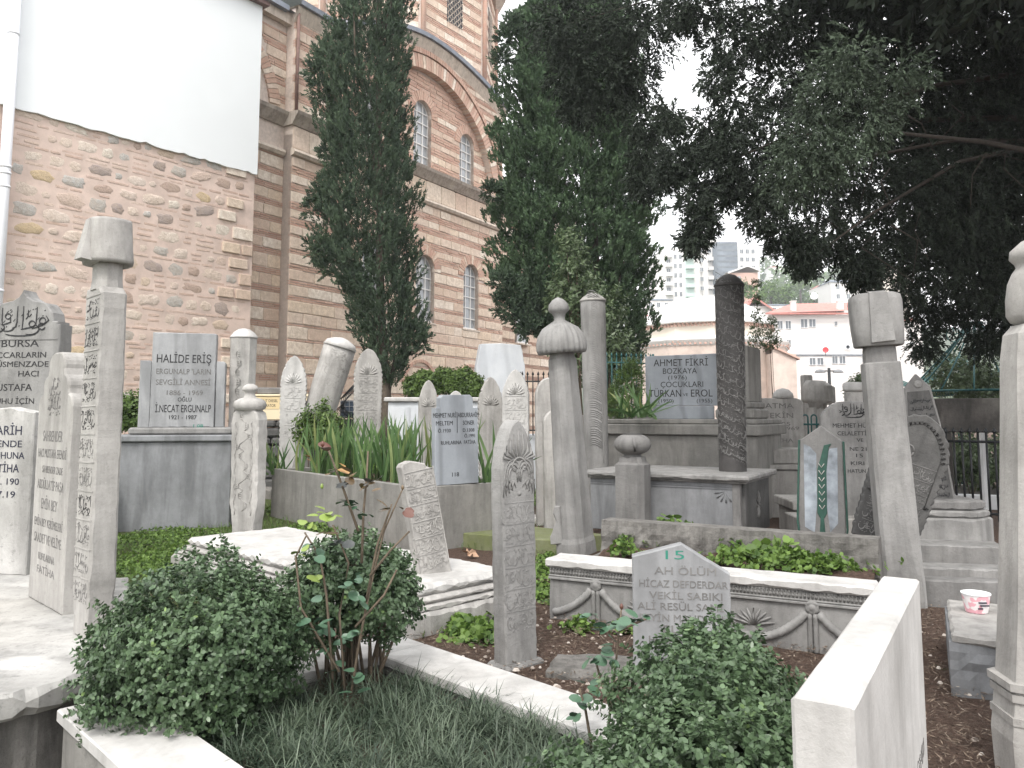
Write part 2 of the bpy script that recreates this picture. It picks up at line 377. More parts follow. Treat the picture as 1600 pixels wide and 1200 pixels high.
# ================================================================== MASONRY
def palmat(name, cols, rough=.9, use='attr', bmp=.6, wear=.5, wearc=(.44, .345, .27)):
    m, nt, b = newmat(name); v = coords(nt, world=True)
    if use == 'attr': a = N(nt, 'ShaderNodeAttribute', attribute_name='tone'); src = a.outputs['Fac']
    else: a = N(nt, 'ShaderNodeObjectInfo'); src = a.outputs['Random']
    r = N(nt, 'ShaderNodeValToRGB'); r.color_ramp.interpolation = 'CONSTANT'; e = r.color_ramp.elements
    while len(e) < len(cols): e.new(.5)
    for i, c in enumerate(cols): e[i].position = i / len(cols); e[i].color = (*c, 1)
    nt.links.new(src, r.inputs[0])
    n = noi(nt, v, 11, 6, .75); big = noi(nt, v, 1.1, 5, .7)
    col = mix(nt, ramp(nt, n, [(.42, wear), (.6, 0.)]), r.outputs[0], wearc)
    col = mix(nt, ramp(nt, big, [(.45, 0.), (.75, .35)]), col, (.52, .39, .29))
    nt.links.new(col, b.inputs['Base Color']); b.inputs['Roughness'].default_value = rough; b.inputs['Specular IOR Level'].default_value = .2
    n1 = bump(nt, b, n, bmp, .03); bump(nt, b, noi(nt, v, 60, 3, .7), bmp, .006, n1)
    return m
BLOCKS = [(.70, .585, .48), (.76, .66, .555), (.67, .53, .43), (.78, .70, .61), (.69, .57, .475), (.62, .48, .39), (.74, .61, .48)]
BRICKS = [(.54, .335, .265), (.59, .385, .305), (.49, .295, .235), (.62, .42, .34), (.56, .36, .285)]
M['block'] = palmat('block', BLOCKS, use='obj'); M['blocks'] = palmat('blocks', BLOCKS)
M['brick'] = palmat('brick', BRICKS, use='obj'); M['bricks'] = palmat('bricks', BRICKS, bmp=.8)
M['mortar'] = flat('mortar', (.60, .51, .45), .95, 0, 14, .2, .6)
M['mortar_pink'] = flat('mortar_pink', (.63, .50, .435), .95, 0, 3, .22, .5)
M['rubble'] = palmat('rubble', [(.66, .54, .47), (.70, .59, .51), (.47, .455, .43), (.63, .50, .43), (.72, .66, .58), (.66, .56, .49), (.62, .50, .40), (.70, .60, .52), (.60, .47, .30), (.46, .35, .30), (.74, .65, .57), (.68, .57, .50), (.50, .49, .47), (.38, .32, .30), (.71, .61, .54)], use='obj', bmp=1.0, wear=.4)
M['tile'] = palmat('tile', [(.60, .45, .39), (.63, .48, .42), (.56, .41, .35), (.66, .53, .46)], use='obj')
M['tiles'] = palmat('tiles', [(.50, .31, .24), (.53, .36, .28), (.46, .27, .21)])
M['plaster'] = flat('plaster', (.78, .805, .82), .9, 0, 2, .02, .15)
M['pvc'] = flat('pvc', (.78, .79, .83), .35, 0, 4, .03, 0)
M['cornice'] = stone('cornice', (.48, .42, .36), (.30, .26, .225), .5, 1.5, 0, .95, .6, 0, .5)
M['cornice_light'] = stone('cornice_light', (.66, .58, .50), (.48, .41, .345), .4, 1.5, 0, .95, .6, 0, .4)
M['lead'] = flat('lead', (.22, .24, .28), .45, .5, 6, .25, .1)
M['glass'] = newmat('glass')[0]; _b = M['glass'].node_tree.nodes['Principled BSDF']; _b.inputs['Base Color'].default_value = (.30, .32, .335, 1); _b.inputs['Roughness'].default_value = .12; _b.inputs['Specular IOR Level'].default_value = .8
M['frame_grey'] = flat('frame_grey', (.66, .65, .64), .6, 0, 8, .1, 0)
def boxes(name, L, mat, parent, tones, kind=None):
    """L rows: (s0, s1, y0, y1, z0, z1); front at y0; joined into one mesh"""
    L = np.array(L, dtype=float); s0, s1, y0, y1, z0, z1 = L.T; n = len(L)
    def q(*c): return np.stack([np.stack(p, -1) for p in c], 1)
    fr = q((s0, y0, z0), (s1, y0, z0), (s1, y0, z1), (s0, y0, z1)); tp = q((s0, y0, z1), (s1, y0, z1), (s1, y1, z1), (s0, y1, z1))
    bt = q((s0, y1, z0), (s1, y1, z0), (s1, y0, z0), (s0, y0, z0)); lf = q((s0, y1, z0), (s0, y0, z0), (s0, y0, z1), (s0, y1, z1)); rt = q((s1, y0, z0), (s1, y1, z0), (s1, y1, z1), (s1, y0, z1))
    V = np.concatenate([fr, tp, bt, lf, rt]); t = np.tile(np.array(tones), 5)
    return link(name, np_mesh(name, V, 4, mat, t), parent, kind=kind)
_unit = MB(); _unit.box(-.5, .5, -.5, .5, -.5, .5, b=.05); UNIT = bpy.data.meshes.new('block'); UNIT.from_pydata(_unit.v, [], _unit.f); UNIT.materials.append(M['block'])
UNITB = UNIT.copy(); UNITB.materials.clear(); UNITB.materials.append(M['brick'])
def courses(s0, s1, z0, z1, openings, rnd, sh=.2, bh=.165, bw=(.3, .55), nb=3):
    """alternating stone and brick courses; openings(z) -> list of blocked (a, b) intervals"""
    st, br = [], []; z = z0
    def free(zm):
        iv = [(s0, s1)]
        for a, b in openings(zm):
            nv = []
            for p, q in iv:
                if b <= p or a >= q: nv.append((p, q)); continue
                if a > p: nv.append((p, a))
                if b < q: nv.append((b, q))
            iv = nv
        return iv
    while z < z1 - .05:
        h = min(sh * rnd.uniform(.85, 1.15), z1 - z)
        for a, b in free(z + h / 2):
            x = a
            while x < b - .02:
                wd = rnd.uniform(*bw)
                if b - x - wd < bw[0] * .6: wd = b - x
                if wd > .05: st.append((x + .008, x + wd - .008, z + .01, z + h - .008))
                x += wd
        z += h; k = 0
        while k < nb and z < z1 - .03:
            for a, b in free(z + bh / nb / 2):
                x = a - rnd.uniform(0, .25)
                while x < b:
                    wd = rnd.uniform(.24, .36); p, q = max(a, x), min(b, x + wd - .014)
                    if q - p > .03: br.append((p, q, z + .006, z + bh / nb - .008))
                    x += wd
            z += bh / nb; k += 1
    return st, br
def lay(root, st, br, rnd, y=0, budget=None, vis=None, mtx=None):
    """stone blocks as single objects while the budget lasts, bricks joined"""
    rest = []
    for s0, s1, z0, z1 in st:
        pr = rnd.uniform(.0, .018)
        if budget and budget[0] > 0 and (vis is None or vis((s0 + s1) / 2, (z0 + z1) / 2)):
            budget[0] -= 1
            o = link('block', UNIT, root); o.location = ((s0 + s1) / 2, y + .05 - pr, (z0 + z1) / 2)
            o.scale = (s1 - s0, .1, z1 - z0); o.rotation_euler = (rnd.gauss(0, .006), rnd.gauss(0, .006), rnd.gauss(0, .012))
            if mtx is not None: o.matrix_local = mtx @ o.matrix_local if False else mtx @ Matrix.LocRotScale(o.location, o.rotation_euler, o.scale)
        else: rest.append((s0, s1, y - pr, y + .06, z0, z1))
    def emit(name, L, mat):
        if not L: return
        o = boxes(name, L, mat, root, [rnd.random() for _ in L], kind='stuff')
        if mtx is not None: o.matrix_local = mtx
    emit('block_courses', rest, M['blocks'])
    emit('brick_courses', [(a, b, y - rnd.uniform(-.004, .012), y + .06, c, d) for a, b, c, d in br], M['bricks'])
def arch_ring(root, c, zc, r0, r1, a0, a1, n, y0, y1, rnd, stone_every=3, mats=None, name='voussoir'):
    """wedge bricks and stones round an arch"""
    VA, VB = [], []; 
    for k in range(n):
        t0 = a0 + (a1 - a0) * (k + .06) / n; t1 = a0 + (a1 - a0) * (k + .94) / n
        pr = rnd.uniform(0, .012); P = []
        for yy in (y0 - pr, y1):
            for r, t in ((r0, t0), (r1, t0), (r1, t1), (r0, t1)): P.append((c + r * math.cos(R(t)), yy, zc + r * math.sin(R(t))))
        P = np.array(P); fs = [(0, 1, 2, 3), (3, 2, 6, 7), (1, 5, 6, 2), (0, 4, 5, 1), (0, 3, 7, 4)]
        tgt = VB if (stone_every and k % stone_every == 0) else VA
        for q in fs: tgt.append(P[list(q)])
    if VA:
        t = np.repeat([rnd.random() for _ in range(len(VA) // 5)], 5); link(name, np_mesh(name, np.array(VA), 4, M['bricks'], t), root, kind='stuff')
    if VB:
        t = np.repeat([rnd.random() for _ in range(len(VB) // 5)], 5); link(name, np_mesh(name, np.array(VB), 4, M['blocks'], t), root, kind='stuff')
def wall_with_holes(name, s0, s1, z0, zt, holes, y0, y1, mat, parent, ns=6):
    """back wall built in thin vertical strips so that arched openings are real; zt(s) is the top edge; holes = (c, halfwidth, zbottom, zspring, kind)"""
    m = MB(); xs = {s0, s1}
    for c, hw, zb, zs in holes:
        for k in range(13): xs.add(c + hw * math.cos(math.pi * k / 12))
    for k in range(int((s1 - s0) / .4)): xs.add(s0 + .4 * k)
    xs = sorted(x for x in xs if s0 <= x <= s1)
    for a, b in zip(xs, xs[1:]):
        if b - a < 1e-4: continue
        mid = (a + b) / 2; seg = [(z0, None)]; cuts = []
        for c, hw, zb, zs in holes:
            if abs(mid - c) < hw:
                ta = zs + math.sqrt(max(0, hw * hw - (a - c) ** 2)); tb = zs + math.sqrt(max(0, hw * hw - (b - c) ** 2)); cuts.append((zb, ta, tb))
        cuts.sort(); la = lb = z0
        for zb, ta, tb in cuts:
            m.add([(a, y0, la), (b, y0, lb), (b, y0, zb), (a, y0, zb), (a, y1, la), (b, y1, lb), (b, y1, zb), (a, y1, zb)], [(0, 1, 2, 3), (3, 2, 6, 7), (0, 4, 5, 1)]); la, lb = ta, tb
        m.add([(a, y0, la), (b, y0, lb), (b, y0, zt(b)), (a, y0, zt(a)), (a, y1, la), (b, y1, lb), (b, y1, zt(b)), (a, y1, zt(a))], [(0, 1, 2, 3), (3, 2, 6, 7), (0, 4, 5, 1), (0, 3, 7, 4), (1, 5, 6, 2)])
    for c, hw, zb, zs in holes:                                    # reveals at the sides
        for sg in (-1, 1): x = c + sg * hw; m.add([(x, y0, zb), (x, y1, zb), (x, y1, zs), (x, y0, zs)], [(0, 1, 2, 3) if sg < 0 else (3, 2, 1, 0)])
    return m.build(name, mat, parent)
def window(root, c, hw, zb, zs, y, cols=3, rows=6, depth=.06):
    """arched lattice window: frame > panes"""
    m = MB(); t = .022
    top = [(c + hw * math.cos(R(a)), zs + hw * math.sin(R(a))) for a in range(0, 181, 15)]
    m.tube([(c + hw - t, y, zb)] + [(c + (x - c) * (1 - t / hw), y, z - t * .5) for x, z in top] + [(c - hw + t, y, zb)], t, 4)
    m.box(c - hw, c + hw, y - .05, y + .02, zb, zb + .05)
    cw = 2 * hw / cols; rh = (zs + hw - zb) / rows
    for i in range(1, cols):
        x = c - hw + i * cw; zt = zs + math.sqrt(max(0, hw * hw - (x - c) ** 2)); m.box(x - .016, x + .016, y - .02, y + .02, zb + .05, zt)
    for j in range(1, rows):
        z = zb + j * rh; ww = hw if z < zs else math.sqrt(max(0, hw * hw - (z - zs) ** 2)); m.box(c - ww, c + ww, y - .023, y + .015, z - .014, z + .014)
    f = m.build('window', M['frame_grey'], root)
    for i in range(cols):
        for j in range(rows):
            x0, x1 = c - hw + i * cw + .016, c - hw + (i + 1) * cw - .016; z0, z1 = zb + j * rh + .014, zb + (j + 1) * rh - .014
            if j == 0: z0 += .036
            poly = [(x0, z0), (x1, z0)]
            lim = lambda x: zs + math.sqrt(max(0, hw * hw - (x - c) ** 2)) - .01
            zr, zl = min(z1, lim(x1)), min(z1, lim(x0))
            if max(zr, zl) < z0 + .02: continue
            poly += [(x1, max(zr, z0)), ((x0 + x1) / 2, min(z1, lim((x0 + x1) / 2))), (x0, max(zl, z0))]
            p = MB(); p.add([(a, y + .004, b) for a, b in poly] + [(a, y + .010, b) for a, b in poly], [(0, 1, 2, 3, 4)] + [(k, k + 5, (k + 1) % 5 + 5, (k + 1) % 5) for k in range(5)])
            p.build('pane', M['glass'], f)
    sl = MB(); sl.box(c - hw - .05, c + hw + .05, y - .16, y + .02, zb - .055, zb - .002, b=.008); sl.build('sill', M['cornice_light'], f)
# ------------------------------------------------------------------ CHURCH with drum
rnd = random.Random(4)
CH = thing('church', 'old Byzantine style church of striped brick and stone with arched lattice windows and round drum', 'church', (-4.515, 16, 0), R(58.88))
AC, AZ, AR = 4.75, 7.0, 3.08                                       # blind arch: centre, springing height, radius
HOLES = [(4.58, .37, 7.62, 8.95), (6.6, .35, 7.60, 8.70), (2.6, .35, 7.60, 8.70), (4.53, .38, 3.55, 4.87), (6.58, .37, 3.55, 4.97), (2.55, .37, 3.55, 4.92)]
def roofline(s):
    return 9.72 if s < 1.3 else 9.72 + 1.13 * math.sin(math.pi * min(1, max(0, (s - 1.3) / 6.9)) ) ** .8 if s < 4.75 else 10.25 + .6 * math.cos((s - 4.75) / 3.45 * math.pi / 2)
def opn_holes(z, ring=.26):
    L = []
    for c, hw, zb, zs in HOLES:
        r = hw + ring
        if zb - .02 < z < zs: L.append((c - hw, c + hw))
        elif zs <= z < zs + r: d = math.sqrt(r * r - (z - zs) ** 2); L.append((c - d, c + d))
    return L
def opn_arch(z, r=AR + .02):
    if z < AZ: return []
    d = r * r - (z - AZ) ** 2
    return [(AC - math.sqrt(d), AC + math.sqrt(d))] if d > 0 else []
# wall bodies (mortar showing in the joints)
wall_with_holes('wall', 0, 8.2, -.3, lambda s: 7.0, [h for h in HOLES if h[2] < 6], .010, .6, M['mortar'], CH)
def lower_tym(): return [h for h in HOLES if h[2] > 6]
wall_with_holes('wall', 1.6, 7.9, 7.0, lambda s: AZ + math.sqrt(max(0, (AR + .05) ** 2 - (s - AC) ** 2)), lower_tym(), .19, .7, M['mortar'], CH)
def spandrel():
    m = MB(); n = 160
    for i in range(n):
        a = 8.2 * i / n; b = 8.2 * (i + 1) / n
        def low(s): return 7.0 if abs(s - AC) >= AR else AZ + math.sqrt(AR * AR - (s - AC) ** 2)
        m.add([(a, .010, low(a)), (b, .010, low(b)), (b, .010, roofline(b)), (a, .010, roofline(a)), (a, .24, low(a)), (b, .24, low(b)), (b, .24, roofline(b)), (a, .24, roofline(a))], [(0, 1, 2, 3), (0, 4, 5, 1), (3, 2, 6, 7)])
    m.box(0, .03, .012, 3, -.3, 9.7); m.box(8.17, 8.2, .012, 6, -.3, 10.2)
    m.build('wall', M['mortar'], CH)
spandrel()
bud = [300]
vis = lambda s, z: (s < 1.1 or s > 3.9) and z > 1.3
st, br = courses(0, 8.2, 4.9, 6.55, lambda z: opn_holes(z), rnd); st2, br2 = courses(0, 8.2, .0, 3.3, lambda z: opn_holes(z), rnd, .30, .045, (.35, .8), 1); st3, br3 = courses(0, 8.2, 3.3, 4.9, lambda z: opn_holes(z), rnd, .24, .10, (.35, .75), 2); st2 += st3; br2 += br3
st = [s for s in st] ; allst = sorted(st + st2, key=lambda q: (q[0] + q[1]) / 2 > 3.9)
lay(CH, [q for q in st + st2], br + br2, rnd, 0, bud, vis)
stA, brA = courses(1.5, 7.9, 7.42, 9.3, lambda z: opn_holes(z) + [(0, AC - math.sqrt(max(0, AR ** 2 - (z - AZ) ** 2))), (AC + math.sqrt(max(0, AR ** 2 - (z - AZ) ** 2)), 9)], rnd, .17, .21, (.25, .5))
stB, brB = courses(1.5, 7.9, 9.3, 10.05, lambda z: opn_holes(z) + [(0, AC - math.sqrt(max(0, AR ** 2 - (z - AZ) ** 2))), (AC + math.sqrt(max(0, AR ** 2 - (z - AZ) ** 2)), 9)], rnd, .06, .3, (.25, .3))
lay(CH, stA, brA + brB + stB, rnd, .18, bud, vis)
ro = lambda z: opn_arch(z, AR + .52) + ([(1.9, 8.2)] if z > 9.6 else [])
stC, brC = courses(0, 8.2, 7.5, 9.6, ro, rnd)
lay(CH, stC, brC, rnd, 0, bud, lambda s, z: s < 1 or s > 6)
stD, brD = courses(1.7, 8.15, 9.65, 10.6, lambda z: opn_arch(z, AR + .52) + [(q, q + .01) for q in ()] + [(0, next((s / 20 for s in range(20, 164) if roofline(s / 20) > z + .2), 4)), (next((s / 20 for s in range(163, 90, -1) if roofline(s / 20) > z + .2), 5), 9)], rnd, .14, .12, (.3, .5))
lay(CH, stD, brD, rnd, .0, bud, lambda s, z: s > 4)
arch_ring(CH, AC, AZ, AR, AR + .34, 2, 178, 90, -.02, .2, rnd, 4)
arch_ring(CH, AC, AZ, AR + .37, AR + .50, 2, 178, 120, -.05, .1, rnd, 0)
for c, hw, zb, zs in HOLES:
    up = zb > 6; arch_ring(CH, c, zs, hw + .005, hw + .25, 0, 180, 18, .165 if up else -.012, .3 if up else .12, rnd, 0 if up else 4)
    window(CH, c, hw, zb, zs, .30 if up else .13, 3, 6)
# cornices: projecting shelf and round moulding
def mould(parent, s0, s1, z, prof, y=0, mat='cornice', name='cornice'):
    m = MB(); n = int((s1 - s0) / .35) + 1; P = []
    for i in range(n + 1):
        s = s0 + (s1 - s0) * i / n
        for a, b in prof: P.append((s, y - a - .012 * noise.noise(Vector((s * 3, b * 9, z))), z + b + .008 * noise.noise(Vector((s * 5, a * 7, z)))))
    k = len(prof); fs = [(i * k + j + 1, i * k + j, (i + 1) * k + j, (i + 1) * k + j + 1) for i in range(n) for j in range(k - 1)]
    fs += [tuple(range(k))[::-1], tuple(range(n * k, (n + 1) * k))]
    m.add(P, [tuple(reversed(f)) for f in fs]); return m.build(name, M[mat], parent)
SH = [(-.3, 0), (.03, 0), (.10, .1), (.18, .2), (.20, .27), (-.3, .29)]; TO = [(-.02, -.09), (.06, -.07), (.10, -.01), (.08, .05), (0, .08), (-.02, .08)]
mould(CH, -.06, 8.3, 7.18, SH); mould(CH, -.03, 8.25, 6.62, TO, mat='cornice_light', name='moulding')
# frieze of stone slabs between moulding and cornice
x = 0.
while x < 8.15:
    wd = rnd.uniform(.35, .7); o = link('slab', UNIT, CH); o.location = (x + wd / 2, .04, 6.94); o.scale = (min(wd, 8.2 - x) - .015, .1, .46); x += wd
# eaves: stone band, lead gutter following the curved roof line
def eaves():
    m = MB(); g = MB(); n = 50
    P = [(-.05 + 8.35 * i / n) for i in range(n + 1)]
    for a, b in zip(P, P[1:]):
        za, zb = roofline(a), roofline(b)
        m.add([(a, .02, za - .34), (b, .02, zb - .34), (b, -.12, zb - .06), (a, -.12, za - .06), (a, -.12, za), (b, -.12, zb), (b, .4, zb + .02), (a, .4, za + .02)], [(0, 1, 2, 3), (3, 2, 5, 4), (4, 5, 6, 7)])
        g.add([(a, -.12, za + .003), (b, -.12, zb + .003), (b, -.2, zb + .0), (a, -.2, za), (a, -.22, za + .1), (b, -.22, zb + .1), (b, 2.6, zb + .9), (a, 2.6, za + .9)], [(0, 1, 2, 3), (3, 2, 5, 4), (4, 5, 6, 7)])
    m.build('eaves', M['cornice_light'], CH); g.build('roof', M['lead'], CH)
eaves()
# recessed bay on the left with its own arch
mB = MB(); mB.box(-3, 0, .26, 1.2, -.3, 9.4); mB.build('wall', M['mortar'], CH)
stE, brE = courses(-2.2, 0, 0.3, 6.55, lambda z: [], rnd, .24, .12); stF, brF = courses(-2.2, 0, 7.47, 9.2, lambda z: [(-2.9, -.42 - .35 * max(0, z - 8.1) ** 2)] if z < 9. else [], rnd)
lay(CH, stE + stF, brE + brF, rnd, .25, bud, lambda s, z: z > 2 and s > -1.1)
mould(CH, -2.5, -.06, 7.18, SH, .25); mould(CH, -2.5, -.03, 6.62, TO, .25, 'cornice_light', 'moulding')
arch_ring(CH, -1.75, 7.45, 1.32, 1.6, 5, 110, 26, .22, .8, rnd, 3)
m = MB(); m.box(-3.2, .0, .1, 1.4, 9.35, 9.6); m.build('eaves', M['cornice_light'], CH)
m = MB(); m.add([(-3.2, .0, 9.6), (.05, .0, 9.6), (.05, 3, 10.4), (-3.2, 3, 10.4)], [(0, 1, 2, 3)]); m.box(-3.2, -.2, -.02, .1, 9.55, 9.66); m.build('roof', M['lead'], CH)
# pilaster end: downpipe-dark recess on the corner, blind arches near the ground
m = MB(); m.tube([(.03, -.05, 7.5), (.03, -.05, 9.6)], .035, 8); m.build('downpipe', flat('rust_pipe', (.20, .12, .10), .7), CH)
for c in (4.35, 6.55): arch_ring(CH, c, 1.9, .62, .70, 0, 180, 24, -.03, .1, rnd, 0); arch_ring(CH, c, 1.9, .36, .40, 0, 180, 18, -.03, .1, rnd, 0)
# far return bay beyond the corner
m = MB(); m.box(8.2, 15, .8, 1.5, -.3, 8.5); m.build('wall', M['mortar'], CH)
stG, brG = courses(8.25, 13.8, .5, 7.4, lambda z: [(10.2, 10.9)] if 3.4 < z < 5.2 else [], rnd, .3, .1, (.4, .8)); lay(CH, stG, brG, rnd, .76, [24], lambda s, z: s < 11 and 2.5 < z < 5.)
window(CH, 10.55, .33, 3.5, 4.8, .74, 2, 5)
m = MB(); m.tube([(8.27, .25, 0), (8.27, .25, 9.6)], .05, 8); m.build('downpipe', flat('rust_pipe2', (.16, .10, .085), .7), CH)
# drum
DR, DC, DB = 5.19, (7.0, 5.6), 12
def _vpx(off):
    best = 1e9
    for k in range(12):
        a = R(30 * k + off); lx, ly = DC[0] + DR * math.cos(a), DC[1] + DR * math.sin(a); c_, s_ = math.cos(R(58.88)), math.sin(R(58.88))
        X, Yy = -4.515 + lx * c_ - ly * s_, 16 + lx * s_ + ly * c_
        best = min(best, abs(800 + X / Yy * F - 754) + (50 if math.sin(a) > .3 else 0))
    return best
DOFF = min(range(30), key=_vpx)
for k in range(DB):
    a0, a1 = 360 / DB * k + DOFF, 360 / DB * (k + 1) + DOFF; am = (a0 + a1) / 2
    c0 = Vector((DC[0] + DR * math.cos(R(a0)), DC[1] + DR * math.sin(R(a0)), 0)); c1 = Vector((DC[0] + DR * math.cos(R(a1)), DC[1] + DR * math.sin(R(a1)), 0))
    L = (c1 - c0).length; ang = math.atan2(c1.y - c0.y, c1.x - c0.x); mt = Matrix.Translation(c0) @ Matrix.Rotation(ang, 4, 'Z')
    facing = math.sin(R(am)) < .35
    mm = MB(); mm.box(0, L, .01, .4, 10.9, 14.9, mt); mm.build('drum_wall', M['mortar'], CH)
    if facing:
        op = (lambda z: [(L / 2 - .34, L / 2 + .34)] if 12.3 < z < 13.9 else ([(L / 2 - .5, L / 2 + .5)] if 13.9 <= z < 14.2 else []))
        s_, b_ = courses(.12, L - .12, 11.0, 14.8, op, rnd); lay(CH, s_, b_, rnd, 0, None, None, mt)
        pm = MB(); pm.tube([mt @ Vector((0, -.03, 11.0)), mt @ Vector((0, -.03, 14.8))], .07, 8); pm.build('colonnette', M['brick'], CH)
        gm = MB()                                                 # pierced stone screen
        gm.box(L / 2 - .34, L / 2 + .34, -.012, .0, 12.3, 14.0, mt)
        gm.build('window', flat('dark_glass%d' % k, (.05, .05, .06), .4), CH)
        sm = MB()
        for iz in range(9):
            for ix in range(4):
                cx, cz = L / 2 - .255 + ix * .17 + (iz % 2) * .0, 12.4 + iz * .18
                sm.lathe([(.085, -.04), (.085, -.015), (.055, -.015), (.055, -.04)], 10, mtx=mt @ Matrix.Translation((cx, 0, cz)) @ Matrix.Rotation(R(-90), 4, 'X'), smooth=False) if False else sm.tube([mt @ Vector((cx + .075 * math.cos(R(t)), -.03, cz + .08 * math.sin(R(t)))) for t in range(0, 361, 60)], .014, 4)
        sm.build('screen', M['cornice_light'], CH)
tm = MB(); tm.lathe([(DR + .02, 14.75), (DR + .12, 14.85), (DR + .35, 15.1), (DR + .38, 15.25), (DR + .1, 15.3), (3.5, 16.6), (1.5, 17.4), (.1, 17.7)], DB * 2, mtx=Matrix.Translation((DC[0], DC[1], 0)) @ Matrix.Rotation(R(DOFF), 4, 'Z'), smooth=False)
tm.build('drum_roof', M['cornice_light'], CH)
# ------------------------------------------------------------------ ANNEX with rubble wall and white plaster above
AN = thing('annex_building', 'white plastered building with pink rubble stone lower wall at the left', 'building', (-4.932, 15, 0), R(52.46))
m = MB(); m.box(-9, 0, .02, 3, -.3, 9.25); m.build('wall', M['mortar_pink'], AN)
m = MB(); 
xs = [-9 + 9.02 * i / 90 for i in range(91)]
for a, b in zip(xs, xs[1:]):
    la, lb = [5.82 + .025 * noise.noise(Vector((q * 4, 0, 0))) + (.03 if noise.noise(Vector((q * 9, 5, 0))) > .35 else 0) for q in (a, b)]
    m.add([(a, -.035, la), (b, -.035, lb), (b, -.035, 9.26), (a, -.035, 9.26), (a, .02, la), (b, .02, lb)], [(0, 1, 2, 3), (4, 5, 1, 0)])
m.add([(.02, -.035, 5.82), (.02, 3, 5.82), (.02, 3, 9.26), (.02, -.035, 9.26)], [(0, 1, 2, 3)])
m.build('plaster', M['plaster'], AN)
m = MB(); m.box(-9.2, .1, -.16, -.02, 9.2, 9.27); m.box(.03, .1, -.02, 3.2, 9.2, 9.27); m.build('verge', flat('verge_brown', (.18, .11, .10), .6), AN)
m = MB(); m.add([(-9.2, -.2, 9.28), (.14, -.2, 9.28), (.14, 3, 10.3), (-9.2, 3, 10.3)], [(0, 1, 2, 3)]); m.build('roof', M['lead'], AN)
m = MB(); m.tube([(-4.32, -.11, 0), (-4.32, -.11, 9.3)], .075, 16); m.build('downpipe', M['pvc'], AN)
for zz in (3.0, 4.55, 4.75, 4.85, 6.9): m = MB(); m.tube([(-4.32, -.11, zz), (-4.32, -.11, zz + .035)], .083, 16); m.build('pipe_collar', M['pvc'], AN)
def pebble(seed):
    r = random.Random(seed); n = 14; rings = []
    ir = [(1 + .16 * math.sin(k * 2 + seed) * r.random() + r.uniform(-.14, .12)) for k in range(n)]
    sq = r.uniform(2.2, 7)
    for fr, y in ((1, .5), (.97, .0), (.86, -.32), (.5, -.5)):
        ring = []
        for k in range(n):
            a = 2 * math.pi * k / n; c, s = math.cos(a), math.sin(a); q = 1 / ((abs(c) ** sq + abs(s) ** sq) ** (1 / sq))
            ring.append((.5 * c * q * ir[k] * fr, y + r.uniform(-.05, .05) * (y < .4), .5 * s * q * ir[k] * fr))
        rings.append(ring)
    m = MB(); vs = sum(rings, []); fs = [tuple(range(3 * n, 4 * n))[::-1]]
    for i in range(3):
        for k in range(n): fs.append((i * n + (k + 1) % n, i * n + k, (i + 1) * n + k, (i + 1) * n + (k + 1) % n))
    m.add(vs, [f[::-1] if len(f) > 4 else f for f in fs]); me = bpy.data.meshes.new('stone'); me.from_pydata(m.v, [], m.f)
    bmm = bmesh.new(); bmm.from_mesh(me); bmesh.ops.recalc_face_normals(bmm, faces=bmm.faces); bmm.to_mesh(me); bmm.free()
    me.polygons.foreach_set('use_smooth', [True] * len(me.polygons)); me.materials.append(M['rubble']); return me
PEB = [pebble(k) for k in range(12)]
TILE = UNIT.copy(); TILE.materials.clear(); TILE.materials.append(M['tile'])
r = random.Random(11); tiles = []; nst = 0
z = .4
while z < 5.7:
    h = r.uniform(.15, .25); x = -4.25 + r.uniform(0, .2)
    while x < -.1:
        if x > -.75 and r.random() < .5:
            wd = min(r.uniform(.3, .5), -.02 - x); o = link('block', UNIT, AN); o.location = (x + wd / 2, .035, z + h / 2); o.scale = (wd, .1, h * .95); x += wd + .05; continue
        wd = r.uniform(.13, .48)
        if x + wd > -.06: break
        hh = min(h * 1.06, wd * .85) * r.uniform(.8, 1.05)
        if r.random() < .86 and z > 1:
            o = link('stone', PEB[r.randrange(12)], AN); o.location = (x + wd / 2, .03, z + h / 2 + r.uniform(-.02, .02)); o.scale = (wd * .95, r.uniform(.028, .05), hh); o.rotation_euler = (0, r.gauss(0, .1), 0); nst += 1
        else:
            for zz in (z + h * .25, z + h * .72): tiles.append((x + r.uniform(0, .04), x + wd * r.uniform(.7, .95), zz - .02, zz + .018))
        x += wd + r.uniform(.01, .06)
    z += h + .02
    for k in range(r.choice((1, 1, 2))):
        x = -4.25
        while x < -.1:
            wd = r.uniform(.14, .38)
            if r.random() < .8: tiles.append((x, min(x + wd, -.03), z + .01, z + .045 + r.uniform(-.006, .006)))
            x += wd + r.uniform(.02, .08)
        z += .065
tiles.sort(key=lambda q: -(q[1] - q[0]) * (1 if q[2] > 1.6 else 0))
for a, b, c, d in tiles[:300]:
    o = link('brick', TILE, AN); o.location = ((a + b) / 2, .042, (c + d) / 2); o.scale = (b - a, .045 + r.uniform(0, .015), d - c); o.rotation_euler = (0, r.gauss(0, .012), 0)
boxes('brick_bits', [(a, b, .006, .06, c, d) for a, b, c, d in tiles[300:]], M['tiles'], AN, [r.random() for _ in tiles[300:]], kind='stuff')
